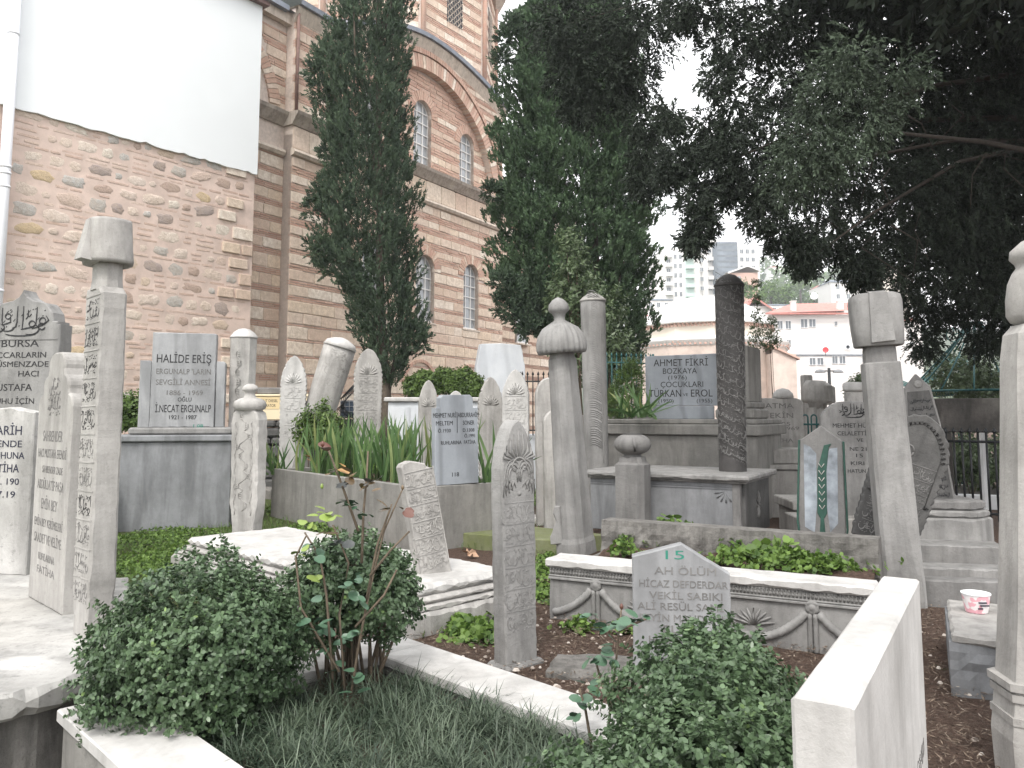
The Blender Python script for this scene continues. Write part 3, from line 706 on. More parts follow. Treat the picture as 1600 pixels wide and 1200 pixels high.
# ================================================================== FAR BUILDINGS ON THE SLOPE
M['white_wall'] = flat('white_wall', (.72, .70, .68), .9, 0, .3, .05, 0)
M['cream_wall'] = flat('cream_wall', (.66, .60, .52), .9, 0, .3, .08, 0)
M['pale_green_wall'] = flat('pale_green_wall', (.55, .68, .62), .9, 0, .3, .05, 0)
M['grey_wall'] = flat('grey_wall', (.20, .23, .27), .8, 0, .4, .4, 0)
M['terracotta'] = flat('terracotta', (.60, .40, .33), .9, 0, .5, .15, 0)
M['roof_red'] = flat('roof_red', (.50, .22, .19), .9, 0, 3, .2, .2)
M['pink_brick'] = flat('pink_brick', (.62, .52, .46), .9, 0, 2, .2, .2)
M['far_glass'] = flat('far_glass', (.16, .18, .20), .3, 0, 1, .3, 0)
M['dome_white'] = flat('dome_white', (.74, .74, .72), .8, 0, .5, .05, 0)
def far_house(name, label, px0, px1, py_top, Y, wall, py_bot=650, depth=8, roof=None, rz=0, floors=None, cat='house'):
    """pixel-measured box house; returns root and a local metre frame (x right from the left edge, z up)"""
    p0, p1 = PX(px0, py_top, Y), PX(px1, py_top, Y); wd = p1.x - p0.x; zb = PX(px0, py_bot, Y).z - 1
    t = thing(name, label, cat, (p0.x, Y, zb), rz); h = p0.z - zb
    m = MB(); m.box(0, wd, 0, depth, 0, h); m.build('wall', M[wall], t)
    return t, wd, h, Y / F
def far_windows(t, L, px0, py_top, h, s, y=-.02, frame=True, glass='far_glass'):
    """L: windows as pixel boxes measured in the photograph"""
    for a, b, c, d in L:
        x0, x1 = (a - px0) * s, (b - px0) * s; z1, z0 = h - (c - py_top) * s, h - (d - py_top) * s; q = .06 * (x1 - x0)
        m = MB(); m.box(x0 - q, x0, y - .06, y + .02, z0, z1); m.box(x1, x1 + q, y - .06, y + .02, z0, z1); m.box(x0 - q, x1 + q, y - .07, y + .02, z0 - q, z0); m.box(x0 - q, x1 + q, y - .07, y + .02, z1, z1 + q)
        m.box((x0 + x1) / 2 - q / 2, (x0 + x1) / 2 + q / 2, y - .05, y, z0, z1)
        f = m.build('window', M['white_paint'], t); g = MB(); g.box(x0, x1, y - .01, y + .01, z0, z1); g.build('pane', M[glass], f)
# hillside
def hill():
    m = MB(); nx, ny = 60, 30
    for j in range(ny + 1):
        for i in range(nx + 1):
            x = -120 + 480 * i / nx; f = j / ny; y = 62 + 360 * f
            z = -1 + 50 * max(0, f) ** .8 * min(1, f * 1.0 + .25) * (.85 + .15 * math.sin(x * .012)) + 4 * noise.noise(Vector((x * .02, y * .02, 2)))* f
            z *= min(1, max(0.25, (x + 60) / 160)) if x < 40 else 1
            m.v.append((x, y, z))
    for j in range(ny):
        for i in range(nx): m.f.append((j * (nx + 1) + i, j * (nx + 1) + i + 1, (j + 1) * (nx + 1) + i + 1, (j + 1) * (nx + 1) + i)); m.sm.append(True)
    tag(m.build('hillside', flat('hill_green', (.05, .075, .03), .95, 0, .25, .4, 0, True)), kind='structure')
hill()
def crown_quads(rs, c, rad, n, size, tone0=.5, flat_=1.0, shell=.55, up=.3):
    """n leaf clumps through an ellipsoid of radii rad about c, uneven outline"""
    d = rs.normal(size=(n, 3)); d /= np.linalg.norm(d, axis=1)[:, None]
    lob = 1 + .28 * np.sin(d[:, 0] * 5 + c[0]) * np.cos(d[:, 1] * 4 + c[1]) + .18 * np.sin(d[:, 2] * 7 + c[2] * 2)
    rr = (shell + (1 - shell) * rs.random(n) ** .6) * lob
    P = np.array(c) + d * np.array(rad) * rr[:, None]
    u = rs.normal(size=(n, 3)); u /= np.linalg.norm(u, axis=1)[:, None]; nn = d + rs.normal(size=(n, 3)) * .5 + np.array([0, 0, up]); v = np.cross(nn, u); v /= np.linalg.norm(v, axis=1)[:, None] + 1e-9
    s = size * rs.uniform(.6, 1.4, n)[:, None]
    V = np.stack([P - u * s, P - v * s * .5, P + u * s, P + v * s * .5], 1)
    t = np.clip(tone0 + rs.normal(size=n) * .18, 0, .99)
    return V, t
M['leaf_far'] = leafmat('leaf_far', (.04, .085, .025), (.12, .20, .05), .7, .2)
rs = np.random.RandomState(3)
TREE_LABELS = ['tall dark green tree at the left start of the distant wood', 'bright pale green tree in the middle of the distant wood', 'mid green tree under the pale one near the red roof ridge', 'dark tree low in the wood behind the saplings', 'mid green tree touching the white rooftops in the wood', 'dark green tree right of the dark column top', 'yellowish tree under the hanging branch tip', 'dark narrow tree behind the terracotta house', 'small tree just above the red roof chimney', 'small dark tree at the foot of the wood', 'lowest dark tree by the brown gabled villa', 'tree beside the white dish on the red roof', 'tree on the top edge of the wood below the branches', 'dim tree behind the right hillside house', 'dark tree pressed against the dark column edge', 'distant tree above the right hillside houses', 'farthest tree at the right end of the wooded slope', 'round tree in front of the terracotta house', 'light tree beside the thin sapling tops', 'yellow green tree above the villa roof', 'bushy tree directly behind the red roof chimney', 'broad pale green tree in front of the upper white house']
def far_tree(px, py, Y, rpx, hpx=None, tone=.5, label='', mat='leaf_far', n=500):
    c = PX(px, py, Y); s = Y / F; rx = rpx * s; rzv = (hpx or rpx) * s
    t = thing('broadleaf_tree', label, 'tree', (c.x, c.y, c.z - rzv - 2.5), 0, 'trees on the wooded slope behind the houses')
    V, to = crown_quads(rs, (0, 0, rzv + 2.5), (rx, rx * .8, rzv), n, rx * .16, tone)
    link('crown', np_mesh('crown', V, 4, M[mat], to), t)
    m = MB(); m.tube([(0, 0, -2), (0, 0, 2.5), (.1 * rx, 0, rzv + 2)], [.35, .25, .1], 6); m.build('trunk', flat('far_bark', (.08, .06, .045)) if 'far_bark' not in M else M['far_bark'], t)
M['far_bark'] = flat('far_bark', (.08, .06, .045))
for k, (px, py, Y, rp, tn) in enumerate([(1195, 425, 300, 22, .6), (1228, 440, 270, 24, .8), (1262, 452, 240, 24, .55), (1205, 462, 220, 22, .4), (1240, 470, 190, 20, .5), (1180, 465, 230, 20, .35), (1290, 445, 260, 20, .7),
        (1170, 440, 280, 18, .3), (1275, 474, 170, 17, .45), (1215, 482, 170, 17, .3), (1192, 488, 150, 15, .45), (1300, 462, 210, 16, .5), (1250, 425, 320, 16, .65), (1310, 430, 330, 18, .5), (1158, 470, 210, 15, .4), (1330, 415, 360, 22, .5), (1375, 420, 360, 26, .5), (1160, 452, 108, 15, .5), (1184, 462, 104, 16, .65), (1204, 455, 130, 16, .75), (1226, 462, 128, 15, .6), (1250, 440, 180, 20, .8)]):
    far_tree(px, py, Y, rp, None, tn, TREE_LABELS[k])
# domed building
DM = PX(1122, 600, 44); DT = thing('domed_building', 'low old building with wide pale dome and two brick tooth cornices beyond the graves', 'building', (DM.x, 47, 0), R(12))
zA, zB, zC = HZ(505, 44), HZ(535, 44), HZ(455, 46)
m = MB(); m.lathe([(4.75, -.5), (4.75, zB)], 12, rot0=.2, smooth=False); m.build('wall', M['pink_brick'], DT)
m = MB(); m.lathe([(4.78, zB - .28), (4.95, zB - .02), (4.98, zB + .05), (3.9, zB + .35)], 12, rot0=.2, smooth=False); m.build('lower_roof', M['dome_white'], DT)
m = MB(); m.lathe([(3.95, zB), (3.95, zA)], 12, rot0=.2, smooth=False); m.build('drum_wall', M['cream_wall'], DT)
for rr, zz in ((3.97, zA - .22), (4.78, zB - .22)):
    m = MB(); n = 110
    for k in range(n):
        a = 2 * math.pi * k / n; q = a - .2; f = rr * math.cos(math.pi / 12) / math.cos((q % (math.pi / 6)) - math.pi / 12)
        m.box(-.06, .06, -.10, .05, 0, .1, Matrix.Translation((f * math.cos(a), f * math.sin(a), zz)) @ Matrix.Rotation(a + math.pi / 2, 4, 'Z'))
        m.box(-.05, .05, -.13, .05, .11, .2, Matrix.Translation((f * math.cos(a + .028), f * math.sin(a + .028), zz)) @ Matrix.Rotation(a + math.pi / 2 + .7, 4, 'Z'))
    m.build('tooth_cornice', M['terracotta'], DT)
m = MB(); m.lathe([(4.2, zA - .02), (4.22, zA + .06), (3.9, zA + .12), (3.6, zA + .5), (3.0, zA + 1.05), (2.1, zA + 1.5), (1.1, zA + 1.78), (.1, zA + 1.85)], 40); m.build('dome', M['dome_white'], DT)
t, wd, h, s = far_house('brick_outbuilding', 'small pink brick building with sloping roof edge beside the white house', 1206, 1244, 552, 42, 'pink_brick', 640, 5, rz=0)
m = MB(); m.add([(-.1, -.15, h + .45), (wd + .15, -.15, h - .25), (wd + .15, 5, h - .25), (-.1, 5, h + .45), (-.1, -.15, h + .35), (wd + .15, -.15, h - .35), (wd + .15, 5, h - .35), (-.1, 5, h + .35)], [(0, 1, 2, 3), (0, 4, 5, 1), (1, 5, 6, 2)]); m.build('roof', M['terracotta'], t)
m = MB(); m.add([(0, .01, h - .1), (wd, .01, h - .4), (0, .01, h + .4), (wd, .01, h - .3)], [(0, 1, 3, 2)]); m.build('gable', M['pink_brick'], t)
# house with the red roof
t, wd, h, s = far_house('white_house', 'white house with low red tiled roof, dish and chimneys across the street', 1200, 1352, 492, 66, 'white_wall', 660, 9)
m = MB(); m.box(-1.6, wd + .5, -1.2, 0, 0, h - 65 * s); m.build('wall', M['white_wall'], t)
m = MB(); m.box(-1.8, wd + .6, -1.3, -1.15, h - 66 * s, h - 64 * s); m.build('ledge', M['grey_wall'], t)
far_windows(t, [(1214, 1222, 502, 514), (1227, 1235, 502, 514), (1251, 1261, 499, 512), (1264, 1274, 499, 511), (1328, 1336, 496, 507), (1216, 1221, 532, 541), (1228, 1234, 532, 541), (1304, 1308, 503, 509)], 1200, 492, h, s)
far_windows(t, [(1254, 1263, 562, 572), (1266, 1275, 562, 572), (1289, 1297, 559, 570), (1300, 1309, 559, 570), (1329, 1333, 587, 593), (1335, 1338, 587, 593), (1335, 1337, 558, 568)], 1200, 492, h, s, -1.22)
m = MB(); m.add([(-.3, -.5, h + .1), (wd + .5, -.5, h + .35), (wd + .5, 4, h + 1.6), (3.4, 4, h + 1.5), (2.2, 9, h + .6), (wd + .5, 9, h + .6)], [(0, 1, 2, 3), (3, 2, 5, 4)]); m.box(-.35, wd + .5, -.55, -.45, h - .02, h + .12); m.build('roof', M['roof_red'], t)
for a, b, c, d in ((1240, 1247, 470, 492), (1313, 1322, 470, 490)): m = MB(); x0, x1 = (a - 1200) * s, (b - 1200) * s; z1, z0 = h - (c - 492) * s, h - (d - 492) * s; m.box(x0, x1, .3, .7, z0, z1); m.box(x0 - .05, x1 + .05, .25, .75, z1, z1 + .08); m.build('chimney', M['white_wall'], t)
def dish(px, py, Y, r, mat, label, cat='satellite dish'):
    p = PX(px, py, Y); d = thing('satellite_dish', label, cat, p, R(-20))
    m = MB(); m.lathe([(.02, 0), (r * .5, .04 * r), (r * .85, .16 * r), (r, .25 * r), (r * .97, .27 * r), (r * .8, .18 * r), (.02, .03)], 20, mtx=Matrix.Rotation(R(80), 4, 'X')); m.build('reflector', mat, d)
    m = MB(); m.tube([(0, .03, 0), (0, .3, -.1), (0, .35, -r * 1.6)], .03, 5); m.tube([(0, -.02, -r), (0, -r * 1.1, 0)], .015, 4); m.build('mount', M['iron'], d)
dish(1290, 547, 63.9, .24, flat('red_paint', (.65, .03, .04), .4, 0, 5, .05, 0), 'small round red satellite dish on the white house wall')
dish(1272, 463, 66, .3, M['white_paint'], 'white satellite dish standing on the red roof edge')
p = PX(1325, 542, 65.8); t2 = thing('air_conditioner', 'white air conditioner box hanging on the white house wall', 'air conditioner', p)
m = MB(); m.box(-.35, .35, -.25, 0, -.22, .22, b=.02); m.build('casing', M['white_paint'], t2); m = MB(); m.lathe([(.16, 0), (.16, .02), (.1, .02), (.1, 0)], 16, mtx=Matrix.Translation((-.12, -.26, -.02)) @ Matrix.Rotation(R(90), 4, 'X')); m.build('fan_grille', M['far_glass'], t2)
# tall apartment block
t, wd, h, s = far_house('apartment_block', 'tall white apartment block with balcony stacks high behind the dome', 1034, 1120, 388, 150, 'white_wall', 520, 14, cat='apartment block')
m = MB(); m.box(-wd * .14, 0, .5, 12, 0, h - 22 * s); m.box(wd * .72, wd, -.5, 0, 0, h + 14 * s); m.box(wd * .36, wd * .6, .2, 8, 0, h + 5 * s); m.build('wall', M['white_wall'], t)
m = MB(); m.box(wd * .41, wd * .57, -.05, 0, 0, h - 2 * s); m.build('wall', M['pale_green_wall'], t)
for k, (a, b) in enumerate(((1039, 1050), (1071, 1084), (1105, 1119))):
    for j in range(5):
        py = 402 + j * 15 + k * 3; x0, x1 = (a - 1034) * s, (b - 1034) * s; z = h - (py - 388) * s; off = -.5 if k == 2 else -.05
        m = MB(); m.box(x0, x1, off - .9, off, z - .2, z - .1); m.box(x0, x1, off - .9, off - .85, z - .1, z + .5); m.build('balcony', M['pale_green_wall' if k == 1 else 'white_wall'], t)
far_windows(t, [(1053 + i * 8, 1057 + i * 8, 398 + j * 15, 405 + j * 15) for i in (0, 1) for j in range(5)] + [(1072 + i * 6, 1076 + i * 6, 393 + j * 15, 400 + j * 15) for i in (0, 1) for j in range(5)] + [(1041, 1047, 406 + 15 * j, 412 + 15 * j) for j in range(4)], 1034, 388, h, s)
far_windows(t, [(1093 + 13 * i, 1098 + 13 * i, 390 + j * 15, 396 + j * 15) for i in (0, 1) for j in range(5)], 1034, 388, h, s, -.55)
t, wd, h, s = far_house('grey_tower_block', 'narrow dark blue grey tower wall beside the tall white apartment block', 1120, 1152, 378, 146, 'grey_wall', 520, 10, cat='apartment block')
m = MB()
for j in range(9): m.box(-.02, wd * .98, -.03, 0, h - (j * 9 + 6) * s, h - (j * 9 + 3) * s)
m.build('glazing_band', M['far_glass'], t)
t, wd, h, s = far_house('apartment_block', 'lower white apartment block right of the dark grey tower wall', 1152, 1186, 384, 152, 'white_wall', 520, 12, cat='apartment block')
far_windows(t, [(1156 + 9 * i, 1161 + 9 * i, 390 + j * 13, 396 + j * 13) for i in range(3) for j in range(4)], 1152, 384, h, s)
t, wd, h, s = far_house('terracotta_house', 'terracotta coloured house with white gable roof behind the dark column top', 1140, 1184, 426, 120, 'terracotta', 480, 8)
m = MB(); m.add([(-.4, -.5, h), (wd * .62, -.5, h + 1.1), (wd + .4, -.5, h + .3), (-.4, -.5, h - .25), (wd * .62, -.5, h + .85), (wd + .4, -.5, h + .05), (-.4, 8, h), (wd * .62, 8, h + 1.1), (wd + .4, 8, h + .3)], [(0, 3, 4, 1), (1, 4, 5, 2), (0, 1, 7, 6), (1, 2, 8, 7)]); m.build('roof', M['white_wall'], t)
far_windows(t, [(1147, 1151, 432, 437), (1153, 1157, 432, 437)], 1140, 426, h, s)
t, wd, h, s = far_house('white_villa', 'white house with gabled brown roof edge between the dome and the red roof', 1166, 1206, 478, 92, 'white_wall', 560, 8)
m = MB(); m.add([(-.3, -.6, h - .3), (wd * .3, -.6, h + 1.0), (wd + .3, -.6, h - .6), (-.3, -.6, h - .5), (wd * .3, -.6, h + .75), (wd + .3, -.6, h - .85), (-.3, 8, h - .3), (wd * .3, 8, h + 1), (wd + .3, 8, h - .6)], [(0, 3, 4, 1), (1, 4, 5, 2), (0, 1, 7, 6), (1, 2, 8, 7)]); m.build('roof', M['roof_red'], t)
far_windows(t, [(1186, 1190, 496, 504), (1194, 1198, 498, 506), (1174, 1180, 490, 500)], 1166, 478, h, s)
LW = [('white_house', 'cluster of white terrace walls left of the dome beside the cypress', 1008, 1050, 468, 100, 'white_wall', 'grey_wall'), ('white_house', 'pink roofed low house peeping left of the pale dome', 1008, 1034, 492, 80, 'white_wall', 'roof_red'),
      ('white_house', 'white hillside house with flat roof under the hanging branches', 1283, 1300, 446, 170, 'white_wall', 'roof_red'), ('white_house', 'larger white hillside house with small terrace above the red roof', 1298, 1352, 440, 160, 'white_wall', 'grey_wall'),
      ('white_house', 'small white house among the trees on the upper slope', 1203, 1228, 417, 290, 'white_wall', 'roof_red'), ('white_house', 'low white rooftops between the trees and the red roof', 1203, 1236, 476, 110, 'white_wall', 'grey_wall'),
      ('white_house', 'white house half hidden behind the right turban headstone', 1352, 1440, 500, 75, 'white_wall', 'roof_red'), ('white_house', 'pale house on the slope just under the dark branches', 1330, 1420, 420, 210, 'cream_wall', 'roof_red')]
for nm, lb, a, b, py, Y, wl, rf in LW:
    t, wd, h, s = far_house(nm, lb, a, b, py, Y, wl, 600, 7)
    m = MB(); e = .03 * wd; m.add([(-e, -e, h), (wd + e, -e, h), (wd * .8, 3.5, h + .09 * wd + .3), (wd * .2, 3.5, h + .09 * wd + .3), (-e, 7, h), (wd + e, 7, h), (-e, -e, h - .15), (wd + e, -e, h - .15)], [(0, 1, 2, 3), (0, 6, 7, 1), (1, 5, 2), (0, 3, 4), (3, 2, 5, 4)]); m.build('roof', M[rf], t)
    ws = [(a + (b - a) * f - 2.5, a + (b - a) * f + 2.5, py + q, py + q + 7) for f in (.2, .5, .8) for q in (5, 20, 35)]
    far_windows(t, ws[:6] if Y > 150 else ws, a, py, h, s)
# street lamp with two heads
p = PX(1300, 700, 24); t = thing('street_lamp', 'double headed dark street lamp in front of the white house', 'street lamp', (p.x, 24, 0))
zt = HZ(575, 24); m = MB(); m.tube([(0, 0, 0), (0, 0, zt)], [.06, .045], 8); m.tube([(-.22, 0, zt - .09), (.22, 0, zt - .09)], .02, 6); m.build('pole', M['iron'], t)
for sg in (-1, 1): m = MB(); m.lathe([(.02, .1), (.08, .08), (.12, .02), (.12, 0), (.02, 0)], 14, 1.35, .8, mtx=Matrix.Translation((sg * .27, 0, zt - .14))); m.build('lamp_head', M['concrete_grey'], t)
# haze
m = MB(); m.box(-420, 420, -5, 440, -6, 75)
hm = bpy.data.materials.new('haze'); hm.use_nodes = True; ht = hm.node_tree; ht.nodes.clear(); pv = ht.nodes.new('ShaderNodeVolumePrincipled'); ho = ht.nodes.new('ShaderNodeOutputMaterial')
pv.inputs['Color'].default_value = (.93, .96, 1, 1); pv.inputs['Density'].default_value = .0012; pv.inputs['Anisotropy'].default_value = .2; ht.links.new(pv.outputs[0], ho.inputs['Volume'])
tag(m.build('haze', hm), kind='stuff')
# ================================================================== GRAVESTONES
RX = Matrix.Rotation(R(-90), 4, 'X')
def fw(pxw, px, Y, th):                                            # real width of a face turned by th that covers pxw pixels
    return pxw * Y / F / (math.cos(th) - math.sin(th) * (px - 800) / F)
def loft(m, plan, secs, smooth=False, jit=0, seed=0):
    """plan polygon carried up through sections (z, sx, sy, ox)"""
    n = len(plan); vs = []
    for z, sx, sy, ox in secs:
        for k, (x, y) in enumerate(plan):
            j = jit * noise.noise(Vector((x * 9 + seed, y * 9, z * 6))) if jit else 0
            vs.append((x * sx + ox + j, y * sy + j * .7, z))
    q = len(secs); fs = [(i * n + k, i * n + (k + 1) % n, (i + 1) * n + (k + 1) % n, (i + 1) * n + k) for i in range(q - 1) for k in range(n)]
    fs += [tuple(range(n))[::-1], tuple(range((q - 1) * n, q * n))]
    return m.add(vs, fs, smooth)
def rect_plan(w, t, c):
    return [(-w / 2 + c, -t / 2), (w / 2 - c, -t / 2), (w / 2, -t / 2 + c), (w / 2, t / 2 - c), (w / 2 - c, t / 2), (-w / 2 + c, t / 2), (-w / 2, t / 2 - c), (-w / 2, -t / 2 + c)]
def secs(z0, z1, a, b, n=14, ty=None, ox=0):
    return [(z0 + (z1 - z0) * i / n, a + (b - a) * i / n, (ty or (a, b))[0] + ((ty or (a, b))[1] - (ty or (a, b))[0]) * i / n, ox) for i in range(n + 1)]
def pointed(w0, w1, hs, h, k=.5, n=10, wmid=None):
    """bottom width w0, shoulder width w1 at height hs, pointed (ogee) top at h"""
    wm = wmid or (w0 + w1) / 2
    right = [(w0 / 2, 0), (wm / 2, hs * .5), (w1 / 2, hs)]
    for i in range(1, n + 1):
        t = i / n; a = t * math.pi / 2
        x = w1 / 2 * (math.cos(a) * (1 - k) + k * (1 - t)); z = hs + (h - hs) * (math.sin(a) * (1 - k * .6) + k * .6 * t)
        right.append((max(0, x), z))
    left = [(-x, z) for x, z in right[::-1]]
    return [(p[0], p[1]) for p in right] + [p for p in left[1:]]
def scallop(o, amp, step):
    """regular small lobes along the sides"""
    out_ = []
    for i in range(len(o)):
        a, b = Vector(o[i]), Vector(o[(i + 1) % len(o)]); L = (b - a).length
        k = max(1, int(L / step * 3)); nn = (b - a).normalized() if L > 0 else Vector((1, 0)); nn = Vector((nn.y, -nn.x))
        for j in range(k):
            p = a.lerp(b, j / k); out_.append(tuple(p + nn * amp * abs(math.sin(3.14 * (p.y + p.x * .5) / step))) if p.y > .05 and abs(nn.y) < .99 else tuple(p))
    return out_
def headstone(name, label, px, py, z0, th, group=None, tilt=(0, 0), Y=None, cat='headstone'):
    p = PX(px, py, Y) if Y else PZ(px, py, z0)
    if Y: p.z = z0
    return thing(name, label, cat, p, th, group, tilt), p.y
def relief_rows(root, x0, x1, z0, z1, n, y, seed, mat, w=.006, d=.003, lines=True, name='inscription', slant=0):
    """n rows of raised lettering, each its own part, between thin ruled lines"""
    h = (z1 - z0) / n
    for i in range(n):
        m = MB(); script_row(m, x0, x1, z0 + i * h + h * .08, z0 + (i + 1) * h - h * .1, y, seed + i * 7, w, d)
        if lines: m.box(x0 - .004, x1 + .004, y - d, y + d, z0 + (i + 1) * h - .002, z0 + (i + 1) * h + .002)
        if slant: m.v = [(a, b, c + (a - (x0 + x1) / 2) * slant) for a, b, c in m.v]
        m.build(name, mat, root)
def vine(m, x, z0, z1, amp, y, n=8, r=.004, leaf=.02):
    """raised wavy stem with leaves, for carved faces"""
    pts = [(x + amp * math.sin(i / 3 * math.pi), y, z0 + (z1 - z0) * i / (n * 3)) for i in range(n * 3 + 1)]
    m.tube(pts, r, 5)
    for i in range(n * 3):
        if i % 3 == 1:
            sg = 1 if (i // 3) % 2 else -1; px, _, pz = pts[i]
            for q in (-.5, 0.1, .7):
                m.tube([(px, y, pz), (px + sg * leaf * .6, y - .002, pz + leaf * (q + .3)), (px + sg * leaf * 1.1, y, pz + leaf * (q + .1))], [r * .8, r * 1.3, r * .4], 5)
G1 = 'old Ottoman headstones of the cemetery'
# ---- foreground: white kerbed bed and the thick marble slab at its end
BED = thing('grave_kerb', 'white marble kerb round the bed of dark grass and box bushes', 'grave', (-1.64, 2.996, 0), R(44))
def kerb(x0, x1, y0, y1, name='kerb_slab'):
    m = MB(); m.box(x0, x1, y0, y1, .105, .15, b=.005); m.build(name, M['marble_white'], BED)
BW, BL = 1.47, 2.45
for a, b, c, d in ((0, .72, -.26, 0), (.724, BW, -.26, 0), (0, .27, -.95, -.263), (0, .27, -1.8, -.953), (0, .27, -BL, -1.803), (BW - .25, BW, -1.25, -.263), (BW - .25, BW, -BL, -1.253)): kerb(a, b, c, d)
m = MB(); m.box(.02, .25, -BL, -.02, -.35, .104); m.box(.25, BW - .02, -.24, -.02, -.35, .104); m.box(BW - .23, BW - .02, -BL, -.24, -.35, .104); m.build('kerb_base', M['concrete'], BED)
def grid_soil(name, x0, x1, y0, y1, z, parent, step=.05, amp=.03, kind=None):
    m = MB(); nx, ny = int((x1 - x0) / step), int((y1 - y0) / step)
    for j in range(ny + 1):
        for i in range(nx + 1): x, y = x0 + (x1 - x0) * i / nx, y0 + (y1 - y0) * j / ny; m.v.append((x, y, z + amp * noise.noise(Vector((x * 3 + z * 9, y * 3, z))) + amp * .5 * noise.noise(Vector((x * 12, y * 12, z)))))
    for j in range(ny):
        for i in range(nx): m.f.append((j * (nx + 1) + i, j * (nx + 1) + i + 1, (j + 1) * (nx + 1) + i + 1, (j + 1) * (nx + 1) + i)); m.sm.append(True)
    return m.build(name, M['soil'], parent)
grid_soil('soil', .25, BW - .23, -BL, -.24, .07, BED)
t = thing('headstone', 'thick plain white marble headstone slab seen edge on in the right foreground', 'headstone', (.447, 1.335, 0), R(58.6), 'headstones')
m = MB(); m.prism([(0, -.15), (1.15, -.15), (1.15, .75), (0, .75)], -.095, 0, .006, 3, .0004, .03, bj=.15); m.build('slab', M['marble_white'], t)
for i in range(4):
    m = MB(); script_row(m, .62, 1.05, .08 + i * .075, .14 + i * .075, -.095, 900 + i, .004, .0012, .3); m.build('inscription', M['ink_faded'], t)
# ---- left foreground: worn marble platform with three headstones
ZP, SP = .22, 1.153                                              # platform height, stone size factor
poly = [PZ(*q, ZP) for q in ((-260, 1125), (-120, 1110), (0, 1088), (62, 1076), (100, 1064), (150, 1045), (172, 1010), (205, 925), (200, 902), (40, 897), (-80, 889), (-330, 880))]
t = thing('marble_platform', 'worn white marble platform with chipped edge carrying the left headstones', 'platform', (0, 0, 0))
m = MB(); m.prism([(p.x, p.y) for p in poly], -ZP, -ZP + .095, .02, 5, .008, .04, mtx=RX, bj=.9); m.build('top_slab', M['marble_dirty'], t)
cx, cy = sum(p.x for p in poly) / len(poly), sum(p.y for p in poly) / len(poly)
m = MB(); m.prism([(cx + (p.x - cx) * .93, cy + (p.y - cy) * .93 + .02) for p in poly], -ZP + .096, .35, .01, 6, .01, .06, mtx=RX); m.build('base', M['rough_rock'], t)
# tall turbaned headstone with inked Ottoman rows
th = R(-45); t, Y = headstone('headstone', 'tall slim headstone with flared turban cap and dark inked script rows on the left platform', 144, 992, ZP, th, 'headstones', (0, R(-1))); t.scale = (SP,) * 3
s = Y / F; W, T = .185, .10
hsh = (HZ(450, Y) - ZP) / SP
m = MB(); m.prism([(-W / 2 + .02, 0), (W / 2 - .02, 0), (W / 2, .25), (W / 2, hsh - .03), (W / 2 - .03, hsh), (-W / 2 + .01, hsh), (-W / 2, hsh - .02), (-W / 2, .2)], -T / 2, T / 2, .008, 11, .003, .03); m.build('shaft', M['marble_old'], t)
zn, zb, zt = hsh, (HZ(412, Y) - ZP) / SP, (HZ(343, Y) - ZP) / SP
m = MB(); loft(m, rect_plan(.115, .10, .03), [(zn - .01, 1.1, 1.1, 0), (zn + .03, 1, 1, 0), (zb + .03, .98, .98, 0)]); m.build('neck', M['marble_old'], t)
m = MB(); m.lathe([(.05, zb + .012), (.08, zb - .004), (.097, zb - .002), (.100, zb + .012), (.095, zb + .06), (.091, zb + .12), (.087, zt - .015), (.086, zt - .004), (.06, zt)], 40, 1, .92, jit=.003, power=2.6)
m.add([(-.028, -.083, zt - .005), (.02, -.083, zt - .005), (.055, -.12, zb + .005), (-.012, -.125, zb + .005), (-.028, -.04, zt), (.02, -.04, zt), (.055, -.05, zb - .004), (-.012, -.05, zb - .004)], [(3, 2, 1, 0), (2, 6, 5, 1), (7, 3, 0, 4), (0, 1, 5, 4), (3, 7, 6, 2)])
m.build('turban', M['marble_old'], t)
n = 11; rows_z0, rows_z1 = .12, hsh - .03
for i in range(n):
    hh = (rows_z1 - rows_z0) / n; za = rows_z0 + i * hh
    m = MB(); script_row(m, -W / 2 + .018, W / 2 - .018, za + .012, za + hh - .018, -T / 2, 40 + i, .0036, .0012, 2.6); m.build('inscription', M['ink_faded' if i < 6 and i != 3 else 'ink'], t)
    m = MB(); m.box(-W / 2 + .006, W / 2 - .006, -T / 2 - .0025, -T / 2 + .003, za + hh - .008, za + hh - .003); m.build('ruled_line', M['marble_old'], t)
# headstone with three rounded steps, Latin lettering, second stone on the platform
th = R(-45); pA = PZ(95, 962, ZP); wdt, T = .50, .15
t = thing('headstone', 'white headstone with stepped rounded top and thin carved lettering on the left platform', 'headstone', (pA.x, pA.y, ZP), th, 'headstones'); t.scale = (SP,) * 3
H = (PX(60, 548, pA.y + .23).z - ZP) / SP
def arc2(cx, cz, r, a0, a1, n=6): return [(cx + r * math.cos(R(a0 + (a1 - a0) * i / n)), cz + r * math.sin(R(a0 + (a1 - a0) * i / n))) for i in range(n + 1)]
right = [(0, 0), (0, H - .26)] + arc2(-.06, H - .26, .06, 0, 90)[1:] + arc2(-.12, H - .17, .055, -10, 90)[0:] + arc2(-.20, H - .075, .065, -10, 90)
mid = -wdt / 2; ol = right + [(2 * mid - x, z) for x, z in right[::-1]]
m = MB(); m.prism(ol, 0, T, .007, 21, .0012, .03, bj=.4); m.build('slab', M['marble_old'], t)
lines = [('SAHBENDER', .40, .052, .29), ('HACI MUSTAFA EFENDİ', .475, .042, .42), ('SAHBENDER ZADE', .545, .034, .30), ('ABDÜLLATİF PAŞA', .62, .045, .39), ('EMİN BEY', .71, .05, .24), ('EMİN BEY KERİMELERİ', .79, .038, .42), ('SAADET VE VELİYE', .865, .045, .40), ('RUHLARINA', .94, .034, .24), ('FATİHA', 1.0, .036, .26)]
